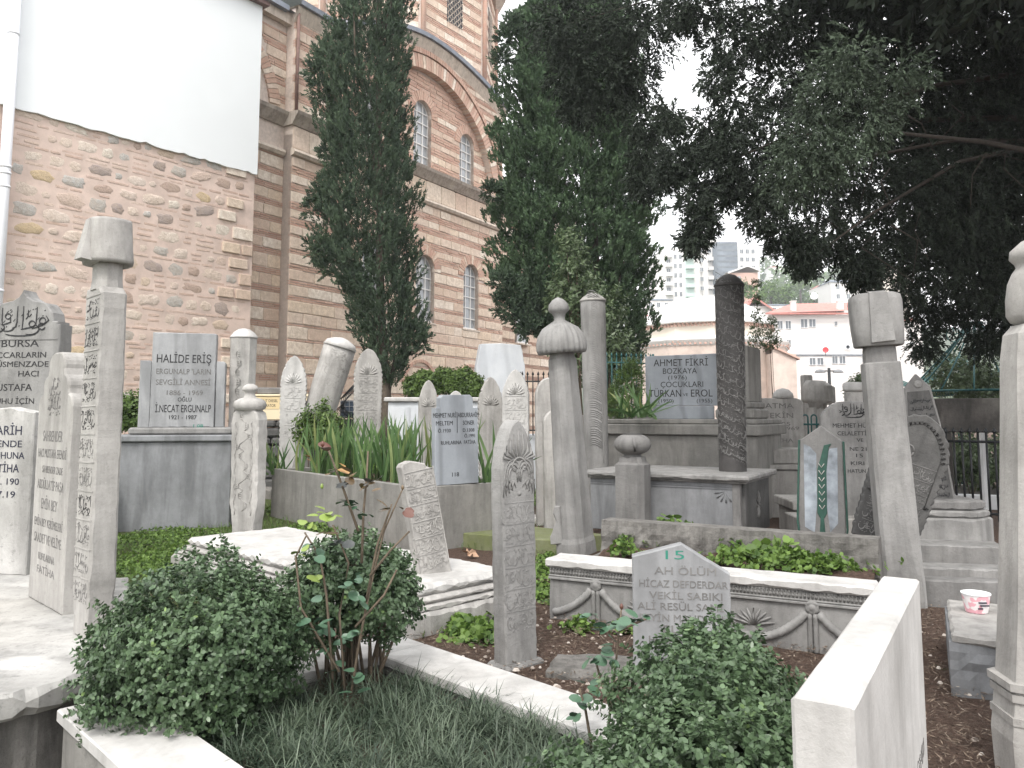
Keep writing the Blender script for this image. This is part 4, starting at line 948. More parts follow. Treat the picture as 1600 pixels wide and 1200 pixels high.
for s_, d_, h_, w_ in lines: text(t, s_, mid + (.02 if 'ZADE' in s_ else 0), H - d_ * 1.0 - .02, h_, 0, M['ink_faded'], w_, depth=.0012)
m = MB(); script_row(m, mid - .09, mid + .09, H - .3, H - .21, 0, 77, .006, .0015); script_row(m, mid - .07, mid + .07, H - .21, H - .12, 0, 78, .006, .0015); m.build('inscription', M['ink_faded'], t)
# white headstone low behind, and the big grey one with crown outline
t, Y = headstone('headstone', 'white headstone with bold navy lettering cut off by the left picture edge', 5, 895, ZP, R(-12), 'headstones'); t.scale = (SP,) * 3
s = Y / F; H = (HZ(636, Y) - ZP) / SP; W = .36
m = MB(); m.prism([(-W / 2, 0), (W / 2, 0), (W / 2, H - .03), (W / 2 - .1, H - .012), (.02, H), (-W / 2 + .1, H - .012), (-W / 2, H - .03)], -.04, .04, .006, 8, .0015, .03); m.build('slab', M['marble_dirty'], t)
for s_, py_, h_, c_, w_ in (('TARİH', 679, .052, .0, .21), ('EFENDE', 698, .038, .0, .22), ('RUHUNA', 716, .038, .02, .22), ('FATİHA', 737, .046, 0, .20), ('Ö. 190', 756, .036, .02, .17), ('15.7.19', 776, .036, -.01, .19)): text(t, s_, c_, (HZ(py_, Y) - ZP) / SP, h_, -.04, M['ink_navy'], w_)
Y = 6.0; S6 = 1.176; p = PX(36, 650, Y); t = thing('headstone', 'large grey headstone with ogee crown outline and bold black script and capitals at far left', 'headstone', (p.x, Y, 0), R(-8), 'headstones'); t.scale = (S6,) * 3
H = HZ(455, Y) / S6; W = .54
rt = [(W / 2, 0), (W / 2, H - .225), (W / 2 - .02, H - .225), (W / 2 - .02, H - .205), (W / 2 - .05, H - .203), (W / 2 - .06, H - .15), (W / 2 - .1, H - .1), (W / 2 - .12, H - .085), (.07, H - .07), (.03, H - .045), (.012, H - .02), (0, H)]
m = MB(); m.prism(rt + [(-x, z) for x, z in rt[::-1][1:]], -.06, .06, .006, 9, .001, .03); m.build('slab', M['limestone'], t)
m = MB(); hu_el_baki(m, .0, H - .275, .38, .17, -.06, .0085, .003); m.build('inscription', M['ink'], t)
for s_, py_, h_, c_, w_ in (('BURSA', 543, .046, .0, .26), ('TÜCCARLARIN', 560, .038, -.03, .43), ('MÜSMENZADE', 574, .036, .0, .41), ('HACI', 589, .038, .07, .14), ('MUSTAFA', 611, .046, -.05, .30), ('RUHU İÇİN', 631, .036, -.03, .30)): text(t, s_, c_, HZ(py_, Y) / S6, h_, -.06, M['ink'], w_)
m = MB(); m.box(-W / 2 + .02, W / 2 - .01, -.064, -.06, HZ(532, Y) / S6 - .003, HZ(532, Y) / S6 + .003); m.build('ruled_line', M['limestone_mid'], t)
Y = 6.9; p = PX(108, 650, Y); t = thing('headstone', 'small dark grey rounded headstone half hidden behind the tall turban stone', 'headstone', (p.x, Y, 0), R(10), 'headstones')
H = HZ(553, Y); m = MB(); m.prism(pointed(.235, .235, H - .06, H, .1), -.04, .04, .005, 2); m.build('slab', M['limestone_mid'], t)
# ---- grey family tomb with stepped headstone
th = R(14); Y0 = 8.7; p = PX(278, 650, Y0); t = thing('family_tomb', 'grey marble tomb on tall pedestal with stepped headstone and black capitals', 'tomb', (p.x, Y0, 0), th)
zc = HZ(690, Y0); m = MB(); m.box(-.62, .56, 0, 1.0, -.1, zc - .005, b=.006); m.build('pedestal', M['concrete_grey'], t)
m = MB(); m.box(-.66, .60, -.04, 1.04, zc, zc + .07, b=.012); m.build('cap_slab', M['concrete_grey'], t)
m = MB(); m.box(-.5, .56, .03, .45, zc + .073, HZ(668, Y0), b=.02); m.build('plinth', M['limestone'], t); zc = HZ(668, Y0)
zs, zt = HZ(563, Y0), HZ(519, Y0)
m = MB(); m.prism([(-.30, zc), (.36, zc), (.36, zt - .01), (.34, zt), (-.30, zt)], .08, .22, .008, 3, .0008); m.build('headstone_centre', M['marble_blue'], t)
for a, b in ((-.42, -.303), (.363, .46)): m = MB(); m.prism([(a, zc), (b, zc), (b, zs - .02), (b - .02, zs), (a, zs)], .10, .26, .006, 4, .0008); m.build('headstone_wing', M['marble_blue'], t)
for s_, py_, h_, c_, w_, mt in (('HALİDE ERİŞ', 566, .095, .03, .56, 'ink'), ("ERGUNALP 'LARIN", 584, .062, .03, .56, 'ink_faded'), ('SEVGİLİ ANNESİ', 601, .062, .03, .56, 'ink_faded'), ('1886 - 1969', 617, .055, .05, .37, 'ink_faded'), ('OĞLU', 627, .046, .05, .14, 'ink'), ('İ.NECAT ERGUNALP', 644, .085, .04, .57, 'ink'), ('1921 - 1987', 655, .046, .04, .28, 'ink')):
    text(t, s_, c_, HZ(py_, Y0), h_, .08, M[mt], w_, depth=.003)
text(t, '1.08', .2, HZ(668, Y0), .035, .08, M['paint_green'], .1)
m = MB(); m.box(-.72, -.62, -.3, .1, 0, HZ(735, Y0)); m.build('side_block', M['concrete_grey'], t)
# ---- two stones in the long sarcophagus lid
th = R(-45)
LID = thing('marble_grave', 'long white marble grave lid with moulded edges behind the box bushes', 'grave', (-1.275, 5.775, 0), th)
lw, ll = .88, 2.75
m = MB(); m.prism([(-ll / 2, -lw / 2), (ll / 2, -lw / 2), (ll / 2, lw / 2), (-ll / 2, lw / 2)], -.25, -.19, .02, 31, .004, .03, mtx=RX, bj=.8); m.build('top_slab', M['marble_white'], LID)
m = MB()
for k, (e, z0_, z1_) in enumerate(((.03, .15, .189), (.07, .125, .149), (.09, -.05, .124))): m.prism([(-ll / 2 - e, -lw / 2 - e), (ll / 2 + e, -lw / 2 - e), (ll / 2 + e, lw / 2 + e), (-ll / 2 - e, lw / 2 + e)], -z1_, -z0_, .018, 32 + k, .003, .04, mtx=RX)
m.build('moulding', M['marble_worn'], LID)
t, Y = headstone('headstone', 'white carved headstone with round ball finial standing in a hole of the long lid', 386, 822, .25, R(-20), 'headstones', (0, R(-.5)))
s = Y / F; hs = HZ(640, Y) - .25; W = 50 * s
m = MB(); m.prism([(-W * .38, -.06), (W * .38, -.06), (W * .40, .02), (W / 2, .2), (W / 2, hs - .09), (W * .44, hs - .03), (W * .3, hs), (-W * .3, hs), (-W * .44, hs - .03), (-W / 2, hs - .09), (-W / 2, .2), (-W * .40, .02)], -.07, .07, .012, 7, .003, .03); m.build('shaft', M['marble_worn'], t)
m = MB(); m.lathe([(r_ * s, HZ(y_, Y) - .25) for r_, y_ in ((18, 642), (25, 639), (27, 633), (25, 627), (18, 623), (10, 621), (8, 616), (9, 612), (13, 610), (13, 607), (11, 603), (5, 600), (.5, 599.5))], 28, 1, .8); m.build('turban', M['marble_worn'], t)
m = MB(); 
for i in range(5): vine(m, 0, .14 + i * .17, .14 + (i + 1) * .17, .05 * (-1) ** i, -.072, 2, .0035, .03)
vine(m, -W * .3, .1, hs - .1, .01, -.072, 12, .003, .012); vine(m, W * .3, .1, hs - .1, .01, -.072, 12, .003, .012); m.build('carving', M['marble_worn'], t)
t, Y = headstone('headstone', 'short tilted headstone with raised script rows and broken top on the end of the lid', 676, 893, .25, R(28), 'headstones', (R(-3), R(-10)))
s = Y / F; W = fw(48, 676, Y, R(28)); H = (893 - 735) * s
m = MB(); m.prism([(-W / 2, -.03), (W / 2, -.03), (W / 2, H - .02), (W / 2 - .045, H + .005), (W / 2 - .05, H + .025), (W * .12, H + .035), (-W * .2, H + .06), (-W * .42, H + .05), (-W / 2, H + .03)], -.05, .05, .006, 4, .003, .02); m.build('shaft', M['marble_old'], t)
relief_rows(t, -W / 2 + .014, W / 2 - .012, .02, H - .01, 6, -.05, 301, M['marble_old'], .007, .0045)
m = MB(); m.box(-W / 2 + .004, -W / 2 + .01, -.054, -.048, .02, H); m.box(W / 2 - .010, W / 2 - .004, -.054, -.048, .02, H); m.build('frame', M['marble_old'], t)
# ---- central palmette stone
th = R(38); t, Y = headstone('headstone', 'pointed headstone with carved palmette crown standing nearest in the middle of the picture', 806, 1037, 0, th, 'headstones', (0, R(-1.2)))
s = Y / F; W = fw(50, 806, Y, th); T = .10; H = HZ(656, Y)
m = MB(); m.prism(pointed(W * .94, W, H * .80, H, .35, 12, W * .98), -T / 2, T / 2, .007, 13, .0025, .025); m.build('shaft', M['limestone'], t)
m = MB(); yf = -T / 2 + .001
for k in range(-4, 5):                                             # fan of long lobes
    a = R(90 - k * 17); L = .125 - .006 * abs(k); bx, bz = k * .006, H - .20
    pts = [(bx, yf, bz), (bx + math.cos(a) * L * .5 + .006 * k, yf - .004, bz + math.sin(a) * L * .5), (bx + math.cos(a) * L * .78 * (W / .24), yf - .001, bz + math.sin(a) * L * 1.15)]
    m.tube(pts, [.003, .0085, .003], 6)
for sg in (-1, 1):                                                 # S scrolls and volutes
    for r0, r_ in ((.035, .0055), (.052, .005), (.068, .0045)):
        m.tube([(sg * (.048 + .0 + r0 * math.cos(R(q)) * .75 - .01), yf - .002, H - .275 + r0 * math.sin(R(q)) * 1.2) for q in range(200, -60, -20)], [.003] + [r_] * 12, 6)
    m.tube([(sg * (.03 + .018 * (1 - i / 18) * math.cos(i * .55)), yf - .003, H - .235 + .022 * (1 - i / 18) * math.sin(i * .55)) for i in range(18)], .004, 6)
    for q in range(4): m.tube([(sg * (.02 + q * .02), yf - .001, H - .33 - .012 * q), (sg * (.035 + q * .02), yf - .003, H - .30), (sg * (.05 + q * .016), yf - .001, H - .34 - .01 * q)], [.002, .006, .002], 6)
m.tube([(.045 * math.cos(R(q)), yf - .003, H - .235 + .05 * math.sin(R(q))) for q in range(0, 181, 15)], .0055, 6)
m.lathe([(.012, 0), (.012, .003), (.002, .005)], 8, mtx=Matrix.Translation((0, yf, H - .36)) @ Matrix.Rotation(R(90), 4, 'X')); m.build('palmette_carving', M['limestone'], t)
relief_rows(t, -W / 2 + .014, W / 2 - .014, .16, H - .40, 6, -T / 2, 411, M['limestone'], .007, .002, slant=.0)
m = MB(); m.box(-W / 2 - .02, W / 2 + .02, -T / 2 - .03, T / 2 + .03, -.1, .02, b=.012); m.build('foot', M['limestone'], t)
# ---- gabled small stone with green stencilled 15
th = R(-8); Y = 3.82; p = PX(1058, 650, Y); t = thing('headstone', 'grey gabled headstone with green stencilled 15 behind the right box bush', 'headstone', (p.x, Y, 0), th, 'headstones')
s = Y / F; W = fw(148, 1058, Y, th); hs, hp = HZ(889, Y), HZ(848, Y)
m = MB(); m.prism([(-W / 2, -.1), (W / 2, -.1), (W / 2, hs - .01), (.005, hp), (-W / 2, HZ(869, Y))], -.035, .035, .005, 5, .0012, .03); m.build('slab', M['marble_blue'], t)
text(t, '15', -.025, HZ(872, Y), .042, -.035, M['paint_green'], .085, depth=.001)
for s_, py_, h_, w_, c_ in (('AH ÖLÜM', 893, .036, .28, .02), ('HİCAZ DEFDERDAR', 913, .034, .40, .01), ('VEKİL SABIKI', 931, .034, .33, .02), ('ALİ RESÜL SAMİ', 948, .034, .39, -.005), ('BEYİN MAHDUMU', 966, .034, .40, .01), ('EL', 983, .034, .07, -.05), ('HAUKE', 1000, .034, .2, -.05)):
    text(t, s_, c_, HZ(py_, Y) - (.008), h_, -.035, M['ink_faded'] if False else M['limestone_mid'], w_, depth=.0025)
# ---- garland sarcophagus panel, bed behind it and rough kerb
pa, pb = PZ(858, 872, .35), PZ(1362, 917, .35); L = (pb - pa).xy.length; th = math.atan2(pb.y - pa.y, pb.x - pa.x)
t = thing('garland_panel', 'carved marble sarcophagus side with garlands, palmettes and rosettes along the bed', 'sarcophagus', (pa.x, pa.y, 0), th)
m = MB(); m.prism([(0, -.1), (L, -.1), (L, .30), (0, .30)], 0, .17, .008, 15, .002, .04); m.build('panel', M['limestone'], t)
m = MB(); m.prism([(-.015, -.02), (L + .02, -.02), (L + .02, .19), (L * .7, .20), (L * .4, .185), (-.015, .20)], -.352, -.302, .010, 16, .003, .03, mtx=RX, bj=.6); m.build('rim', M['marble_white'], t)
m = MB()
for k in range(int(L / .019)): x = .012 + k * .019; m.tube([(x, -.003, .262), (x, -.010, .278), (x, -.004, .297)], [.004, .0075, .0075], 6)
m.build('egg_border', M['limestone'], t)
m = MB(); m.box(0, L, -.012, 0, .248, .258, b=.003); m.box(0, L, -.018, 0, .232, .246, b=.003); m.build('moulding', M['limestone'], t)
xs = [.0, .40, .80, 1.2, 1.6]; xs = [L * (.17 + .335 * i) for i in range(3)]
def seg_tube(m, pts, r0, n=None):
    """fat garland made of overlapping scales"""
    Q, W_ = [], []
    for i in range(len(pts) - 1):
        a, b = Vector(pts[i]), Vector(pts[i + 1]); Q += [a, a.lerp(b, .75)]; W_ += [r0 * .86, r0 * 1.03]
    m.tube(Q + [Vector(pts[-1])], W_ + [r0 * .6], 8)
for x in xs:
    m = MB(); m.lathe([(.03, -.008), (.034, 0), (.03, .012), (.02, .008), (.013, .016), (.004, .018)], 16, flute=lambda a, i: 1 + .12 * abs(math.sin(a * 3)), mtx=Matrix.Translation((x, -.006, .222)) @ Matrix.Rotation(R(90), 4, 'X')); m.build('rosette', M['limestone'], t)
    m = MB()
    for dx in (-.014, .014): seg_tube(m, [(x + dx, -.006, .19 - .028 * i) for i in range(8)], .015)
    m.build('tassel', M['limestone'], t)
for x in [xs[0] - L * .335] + xs:
    m = MB(); sp = L * .335; pts = [(x + .03 + (sp - .06) * i / 22, -.004, .195 - .155 * math.sin(math.pi * i / 22) ** .8) for i in range(23)]
    pts = [p for p in pts if .01 < p[0] < L - .01]
    if len(pts) > 2: seg_tube(m, pts, .023); m.build('garland', M['limestone'], t)
    m = MB(); cxm = x + sp / 2
    if .05 < cxm < L - .05:
        for k in range(-4, 5): a = R(90 - k * 19); m.tube([(cxm + k * .004, -.002, .10), (cxm + math.cos(a) * .05, -.010, .10 + math.sin(a) * .05), (cxm + math.cos(a) * .085 + .006 * k, -.003, .10 + math.sin(a) * .088)], [.003, .008, .004], 6)
        m.build('palmette', M['limestone'], t)
pn, pm_ = PZ(940, 812, .45), PZ(1372, 843, .45); L2 = (pm_ - pn).xy.length; th2 = math.atan2(pm_.y - pn.y, pm_.x - pn.x)
t = thing('stone_kerb', 'long rough hewn grey kerb stone behind the planted bed', 'kerb', (pn.x, pn.y, 0), th2)
def rough_block(m, x0, x1, y0, y1, z0, z1, amp=.03, step=.035, seed=0):
    """front face broken and rugged, top flat and worn"""
    nx, nz = int((x1 - x0) / step), max(2, int((z1 - z0) / step)); base = len(m.v); vs, fs = [], []
    for j in range(nz + 1):
        for i in range(nx + 1):
            x = x0 + (x1 - x0) * i / nx; z = z0 + (z1 - z0) * j / nz; e = min(1, (nz - j) / 2)
            d = amp * (noise.noise(Vector((x * 5 + seed, z * 7, 0))) + .6 * noise.noise(Vector((x * 14, z * 16, seed))) + .3) * e
            vs.append((x, y0 - d, z + (.006 * noise.noise(Vector((x * 8, 3, 3))) if j == nz else 0)))
    for j in range(nz):
        for i in range(nx): a = j * (nx + 1) + i; fs.append((a, a + 1, a + nx + 2, a + nx + 1))
    n0 = len(vs); top = nz * (nx + 1)
    for i in range(nx + 1): vs.append((x0 + (x1 - x0) * i / nx, y1, z1))
    for i in range(nx): fs.append((top + i, top + i + 1, n0 + i + 1, n0 + i))
    vs += [(x0, y1, z0), (x1, y1, z0)]; q = len(vs)
    fs += [(q - 1, q - 2, n0, n0 + nx), (q - 2, 0, top, n0), (nx, q - 1, n0 + nx, top + nx)]
    m.add(vs, fs, False)
m = MB(); rough_block(m, 0, L2, 0, .16, 0, .45); m.build('block', M['rough_rock'], t)
t = thing('planted_bed', 'brown soil bed between the garland panel and the rough kerb', 'grave', (pa.x, pa.y, 0), th)
grid_soil('soil', .02, L - .02, .1, 1.15, .27, t, .04, .05)
m = MB(); rough_block(m, -.02, .05, .17, 1.1, 0, .25, .02); m.build('side_block', M['rough_rock'], t)
# ---- fluted turban stone in the centre
t, Y = headstone('headstone', 'tall leaning headstone with fluted dome turban and small finial, centre of the picture', 900, 846, .2, R(8), 'headstones', (R(1), R(-4.2)))
s = Y / F; H = HZ(552, Y) - .2
m = MB(); loft(m, [(-.145, -.02), (-.085, -.115), (-.02, -.125), (.045, -.10), (.15, .02), (.12, .10), (-.06, .13), (-.13, .09)], [(-.1, 1.12, 1.1, 0), (0, 1.1, 1.1, 0)] + secs(.04, H - .05, 1.02, .80, 16) + [(H - .03, .72, .75, 0), (H + .02, .70, .72, 0)], False, .004, 3); m.build('shaft', M['limestone'], t)
fl = lambda a, i: 1 + (.10 * abs(math.cos(a * 12)) if 1 <= i <= 6 else 0)
m = MB(); m.lathe([(r_ * s, HZ(y_, Y) - .2) for r_, y_ in ((27, 551), (34, 552), (36, 546), (36, 536), (33, 524), (26, 513), (17, 507), (9, 501), (8.5, 495), (11, 490), (15.5, 487), (16.5, 483), (15, 476), (9, 469), (1, 465))], 104, flute=fl); m.build('turban', M['limestone'], t)
m = MB()
for sg in (-1, ):
    m.prism([(0, 0), (.10, 0), (.10, .30), (.05, .30), (.035, .24), (.055, .18), (.02, .10), (.0, .06)], -.03, .03, .008, 2, .002, .02, mtx=Matrix.Translation((-.20, .0, .0)) @ Matrix.Rotation(R(-25), 4, 'Z'))
m.build('foot_scroll', M['limestone'], t)
# ---- carved column behind, bulb stone, dark tomb with column
def column_stone(label, px, Y, pytop, r, z0=0, mat='limestone', tilt=(0, 0), seg=24, cone=.1, name='headstone', rtop=1.06, capmat=None, pybase=None):
    p = PX(px, 650, Y); t = thing(name, label, 'headstone', (p.x, Y, z0), 0, 'headstones', tilt); H = HZ(pytop, Y) - z0
    m = MB(); loft(m, [(r * math.cos(a), r * math.sin(a)) for a in [2 * math.pi * k / seg for k in range(seg)]], secs(-.1, H - cone, .94, rtop, 16), seg > 10, .003, px); m.build('shaft', M[mat], t)
    m = MB(); R1 = r * rtop; m.lathe([(R1 * 1.0, H - cone + .001), (R1 * 1.07, H - cone + .006), (R1 * 1.05, H - cone + .02), (R1 * .8, H - cone * .45), (R1 * .45, H - cone * .12), (.004, H)], seg); m.build('cap', M[capmat or mat], t)
    return t, H
t, H = column_stone('round column headstone with carved feather leaves up its side beside the fluted turban stone', 933, 8.8, 458, .132, 0, 'limestone', (0, R(-.8)), capmat='marble_old')
m = MB()
for i in range(17):
    z = .85 + i * .1
    for k in range(4):
        a = R(-75 + 0); pts = []
        for q in range(6):
            ang = R(-60 - q * 13 - 4); zz = z + k * .022 + .055 * math.sin(q / 5 * math.pi * .75) ; pts.append((.136 * math.cos(ang) * (.94 + .0001), .136 * math.sin(ang), zz))
        m.tube(pts, [.002, .0045, .005, .005, .004, .002], 5)
m.tube([(.137 * math.cos(R(-62)), .137 * math.sin(R(-62)), .7 + i * .1) for i in range(19)], .004, 5); m.build('carving', M['limestone'], t)
t, Y = headstone('headstone', 'short headstone with ribbed bulb turban in front of the dark tomb', 990, 812, .25, R(-28), 'headstones')
s = Y / F; H = HZ(722, Y) - .25
m = MB(); loft(m, [(-.14, -.10), (.10, -.14), (.145, -.10), (.145, .08), (.1, .12), (-.1, .12), (-.14, .08)], secs(-.2, H - .02, 1, .98, 8) + [(H, .8, .8, 0), (H + .05, .72, .72, 0)], False, .003, 9); m.build('shaft', M['limestone_mid'], t)
m = MB(); cz = HZ(694, Y) - .25; ra = .172; pr = [(ra * math.cos(R(a)) * 1.0, cz + .105 * math.sin(R(a))) for a in range(-65, 66, 5)]
pr = [(r_ + (.004 if i % 2 else -.002), z_) for i, (r_, z_) in enumerate(pr)] + [(.10, cz + .10), (.02, cz + .098)]
m.lathe([(.10, cz - .12)] + pr, 40, 1, .95); m.build('turban', M['limestone_mid'], t)
m = MB(); m.tube([(.06, -.150, cz + .06), (.085, -.165, cz + .0), (.075, -.15, cz - .06)], [.01, .022, .012], 8); m.build('turban_fold', M['limestone_mid'], t)
thJ = R(-30); pj = PZ(1163, 826, .2); J = thing('sarcophagus', 'grey box sarcophagus with moulded lid, shell carvings and an end coloured as in shade', 'sarcophagus', (pj.x, pj.y, .1), thJ)
LJ, WJ = 1.5, 1.02; zj = .56
m = MB(); m.box(-LJ, -.03, 0, .06, 0, zj - .06, b=.004); m.build('front_panel', M['concrete_grey'], J)
m = MB(); m.box(-.06, 0, .062, WJ, 0, zj - .06, b=.004); m.build('end_panel', M['limestone_dark'], J)  # end face coloured darker to stand for the shade on that side
m = MB(); m.box(-.10, -.028, -.006, .058, 0, zj - .06, b=.004); m.build('corner_post', M['limestone_mid'], J)
m = MB(); m.box(-LJ, -.07, .07, WJ, 0, zj - .07); m.build('core', M['limestone_mid'], J)
m = MB(); m.prism([(-LJ - .06, -.07), (.07, -.07), (.07, WJ + .06), (-LJ - .06, WJ + .06)], -zj - .01, -zj + .045, .014, 44, .003, .05, mtx=RX); m.prism([(-LJ - .02, -.035), (.035, -.035), (.035, WJ + .02), (-LJ - .02, WJ + .02)], -zj + .044, -zj + .065, .008, 45, .002, .05, mtx=RX); m.build('lid', M['limestone'], J)
m = MB()
for z in (zj - .10, zj - .12): m.box(-LJ, -.1, -.008, .002, z, z + .008)
def shell(m, cx, cz, r, a0, a1, y, n=7, ax=None):
    for k in range(n):
        a = R(a0 + (a1 - a0) * k / (n - 1)); m.tube([(cx, y, cz), (cx + r * .6 * math.cos(a), y - .004, cz + r * .6 * math.sin(a)), (cx + r * math.cos(a), y, cz + r * math.sin(a))], [.002, .006, .009], 5)
for cx in (-.16, -.95): shell(m, cx, .02, .10, 20, 160, 0); shell(m, cx, zj - .14, .10, 190, 300, 0, 5)
m.build('shell_carving', M['concrete_grey'], J)
m = MB()
for k in range(14): a = 2 * math.pi * k / 14; m.tube([(.002, .55, .26), (.006, .55 + .06 * math.cos(a), .26 + .09 * math.sin(a)), (.002, .55 + .09 * math.cos(a), .26 + .14 * math.sin(a))], [.003, .008, .004], 5)
m.build('rosette', M['limestone_mid'], J)
t, H = column_stone('tall dark grey round column headstone with script bands rising from the sarcophagus lid', 1143, 7.85, 428, .137, .668, 'stone_black', (0, R(.3)), cone=.13, rtop=1.03)
m = MB(); rr = random.Random(8)
for i in range(15):                                                # slanting raised script wrapped round the shaft
    mm = MB(); script_row(mm, -.19, .19, 0, .10, 0, 600 + i, .0065, .002, 1.3)
    mm.box(-.19, .19, -.003, .001, .112, .117)
    for (x, y, z) in mm.v:
        a = x / .14 - math.pi / 2 - .12; r_ = .140 - y; m.v.append((r_ * math.cos(a), r_ * math.sin(a), .12 + i * .117 + z - (x) * .45))
    nb = len(m.v) - len(mm.v); m.f += [tuple(q + nb for q in f) for f in mm.f]; m.sm += [False] * len(mm.f)
m.build('inscription', M['limestone_mid'], t)
# ---- pedestal tomb with lettered headstone and pillar
pp = PX(1180, 650, 9.0); t = thing('family_tomb', 'wide concrete pedestal tomb with black lettered headstone and a plain pillar', 'tomb', (pp.x, 9.0, 0), R(-30))
zt = HZ(655, 9.2); m = MB(); m.box(-2.0, 0, 0, 1.35, -.1, zt - .19, b=.006); m.build('pedestal', M['concrete'], t)
m = MB(); m.box(-2.06, .06, -.06, 1.4, zt - .185, zt - .06, b=.012); m.build('cap_slab', M['concrete'], t)
m = MB(); m.box(-2.0, .02, -.02, 1.3, zt - .058, zt, b=.012); m.build('cap_slab', M['concrete'], t)
m = MB(); m.box(-.46, -.02, .02, .8, zt + .002, zt + .12, b=.02); m.build('pillar_base', M['concrete'], t); m = MB(); m.box(-.43, -.05, .05, .75, zt + .122, zt + .20, b=.02); m.build('pillar_base', M['concrete'], t)
m = MB(); m.box(-.40, -.08, .08, .70, zt + .202, HZ(540, 9.1), b=.005); m.build('pillar', M['concrete'], t)
Y = 9.62; p = PX(1068, 650, Y); t = thing('headstone', 'grey rectangular headstone with seven black serif lines on the concrete pedestal', 'headstone', (p.x, Y, zt), R(-16), 'headstones')
W = .88; z0_, z1_ = HZ(634, Y) - zt, HZ(556, Y) - zt
m = MB(); m.prism([(-W / 2, z0_), (W / 2, z0_), (W / 2, z1_ + .02), (-W / 2, z1_)], -.04, .04, .005, 3, .001); m.build('slab', M['marble_bluer'], t)
m = MB(); m.box(-W / 2 + .08, W / 2 - .08, -.07, .07, 0, z0_ - .002, b=.006); m.build('foot', M['marble_bluer'], t)
for s_, py_, h_, w_, c_ in (('AHMET FİKRİ', 572, .088, .64, -.02), ('BOZKAYA', 584, .07, .40, -.03), ('(1976)', 593, .05, .22, -.06), ('ÇOCUKLARI', 605, .07, .50, -.01), ('TÜRKAN', 620, .09, .38, -.21), ('VE', 619, .035, .06, .03), ('EROL', 620, .09, .25, .22), ('(1950)', 629, .045, .18, -.2), ('(1955)', 629, .045, .18, .25)): text(t, s_, c_, HZ(py_, Y) - zt, h_, -.04, M['ink'], w_)
# ---- right: big turban stone
t, Y = headstone('headstone', 'big headstone with wide block turban and smooth shaft behind the thick marble slab', 1408, 905, .15, R(-12), 'headstones', (0, R(-2.8)))
s = Y / F; z = lambda y_: HZ(y_, Y) - .15
m = MB(); loft(m, rect_plan(.245, .20, .02), [(-.2, 1.0, 1, 0), (0, 1.02, 1, 0)] + secs(.1, z(568), .97, .90, 18) + [(z(566), .86, .86, 0)], False, .003, 5); m.build('shaft', M['limestone'], t)
m = MB(); loft(m, rect_plan(.19, .16, .03), [(z(568), 1, 1, 0), (z(548), 1.0, 1, 0), (z(536), .93, .95, 0)]); m.build('neck', M['limestone_mid'], t)
zb, zt2 = z(541), z(458)
m = MB(); m.lathe([(.09, zb + .006), (.142, zb), (.150, zb + .008), (.158, zb + .12), (.163, zt2 - .06), (.155, zt2 - .02), (.12, zt2 - .002), (.03, zt2)], 44, 1, .8, power=3.6, jit=.003); m.build('turban', M['limestone'], t)
m = MB(); m.add([(-.07, -.146, zb + .02), (.075, -.146, zb + .028), (.05, -.150, zt2 - .01), (-.06, -.150, zt2 - .01), (-.075, -.10, zb + .02), (.08, -.10, zb + .028), (.045, -.08, zt2 + .008), (-.055, -.08, zt2 + .008)], [(0, 1, 2, 3), (1, 5, 6, 2), (4, 0, 3, 7), (3, 2, 6, 7), (4, 5, 1, 0)]); m.build('turban_fold', M['limestone'], t)
# ---- far right edge stone with knob turban
Y = 2.72; p = PX(1690, 650, Y); t = thing('headstone', 'pale many sided headstone with ball finial cut by the right picture edge', 'headstone', (p.x, Y, 0), R(-6), 'headstones', (0, R(-1.0)))
s = Y / F; z = lambda y_: HZ(y_, Y)
oc = [(math.cos(R(a)), math.sin(R(a))) for a in (202, 247, 292, 337, 22, 67, 112, 157)]
m = MB(); loft(m, oc, [(-.1, .33, .19, .0), (z(1150), .335, .20, 0), (z(1060), .31, .19, 0), (z(960), .285, .18, 0), (z(800), .255, .17, 0), (z(650), .23, .16, 0), (z(560), .215, .15, 0), (z(520), .200, .14, 0), (z(505), .17, .12, 0)], False, .006, 8); m.build('shaft', M['marble_old'], t)
m = MB(); m.lathe([(r_ * s * .9, z(y_)) for r_, y_ in ((70, 508), (88, 500), (94, 490), (93, 465), (88, 440), (80, 424), (72, 414), (74, 408), (82, 400), (80, 388), (62, 374), (36, 364), (2, 360))], 40, 1, .8, flute=lambda a, i: 1 - (.06 * max(0, math.sin(a * 4)) ** 3 if 1 <= i <= 4 else 0)); m.build('turban', M['marble_old'], t)
m = MB()
for y_, d_ in ((1065, .016), (1082, .01), (1118, .014), (1134, .01)):
    k = .318; loft(m, oc, [(z(y_) - .012, k + d_, .193 + d_, 0), (z(y_) + .012, k + d_, .193 + d_, 0)])
m.build('moulding', M['marble_old'], t)
m = MB(); 
for y_ in (975, 1000, 1020, 1040): m.tube([(-.10, -.185, z(y_) + .01), (-.06, -.19, z(y_) - .006), (-.0, -.175, z(y_))], .008, 6)
m.tube([(-.115, -.172, z(1060)), (-.11, -.165, z(980)), (-.09, -.16, z(960))], .009, 6); m.build('carving', M['marble_old'], t)
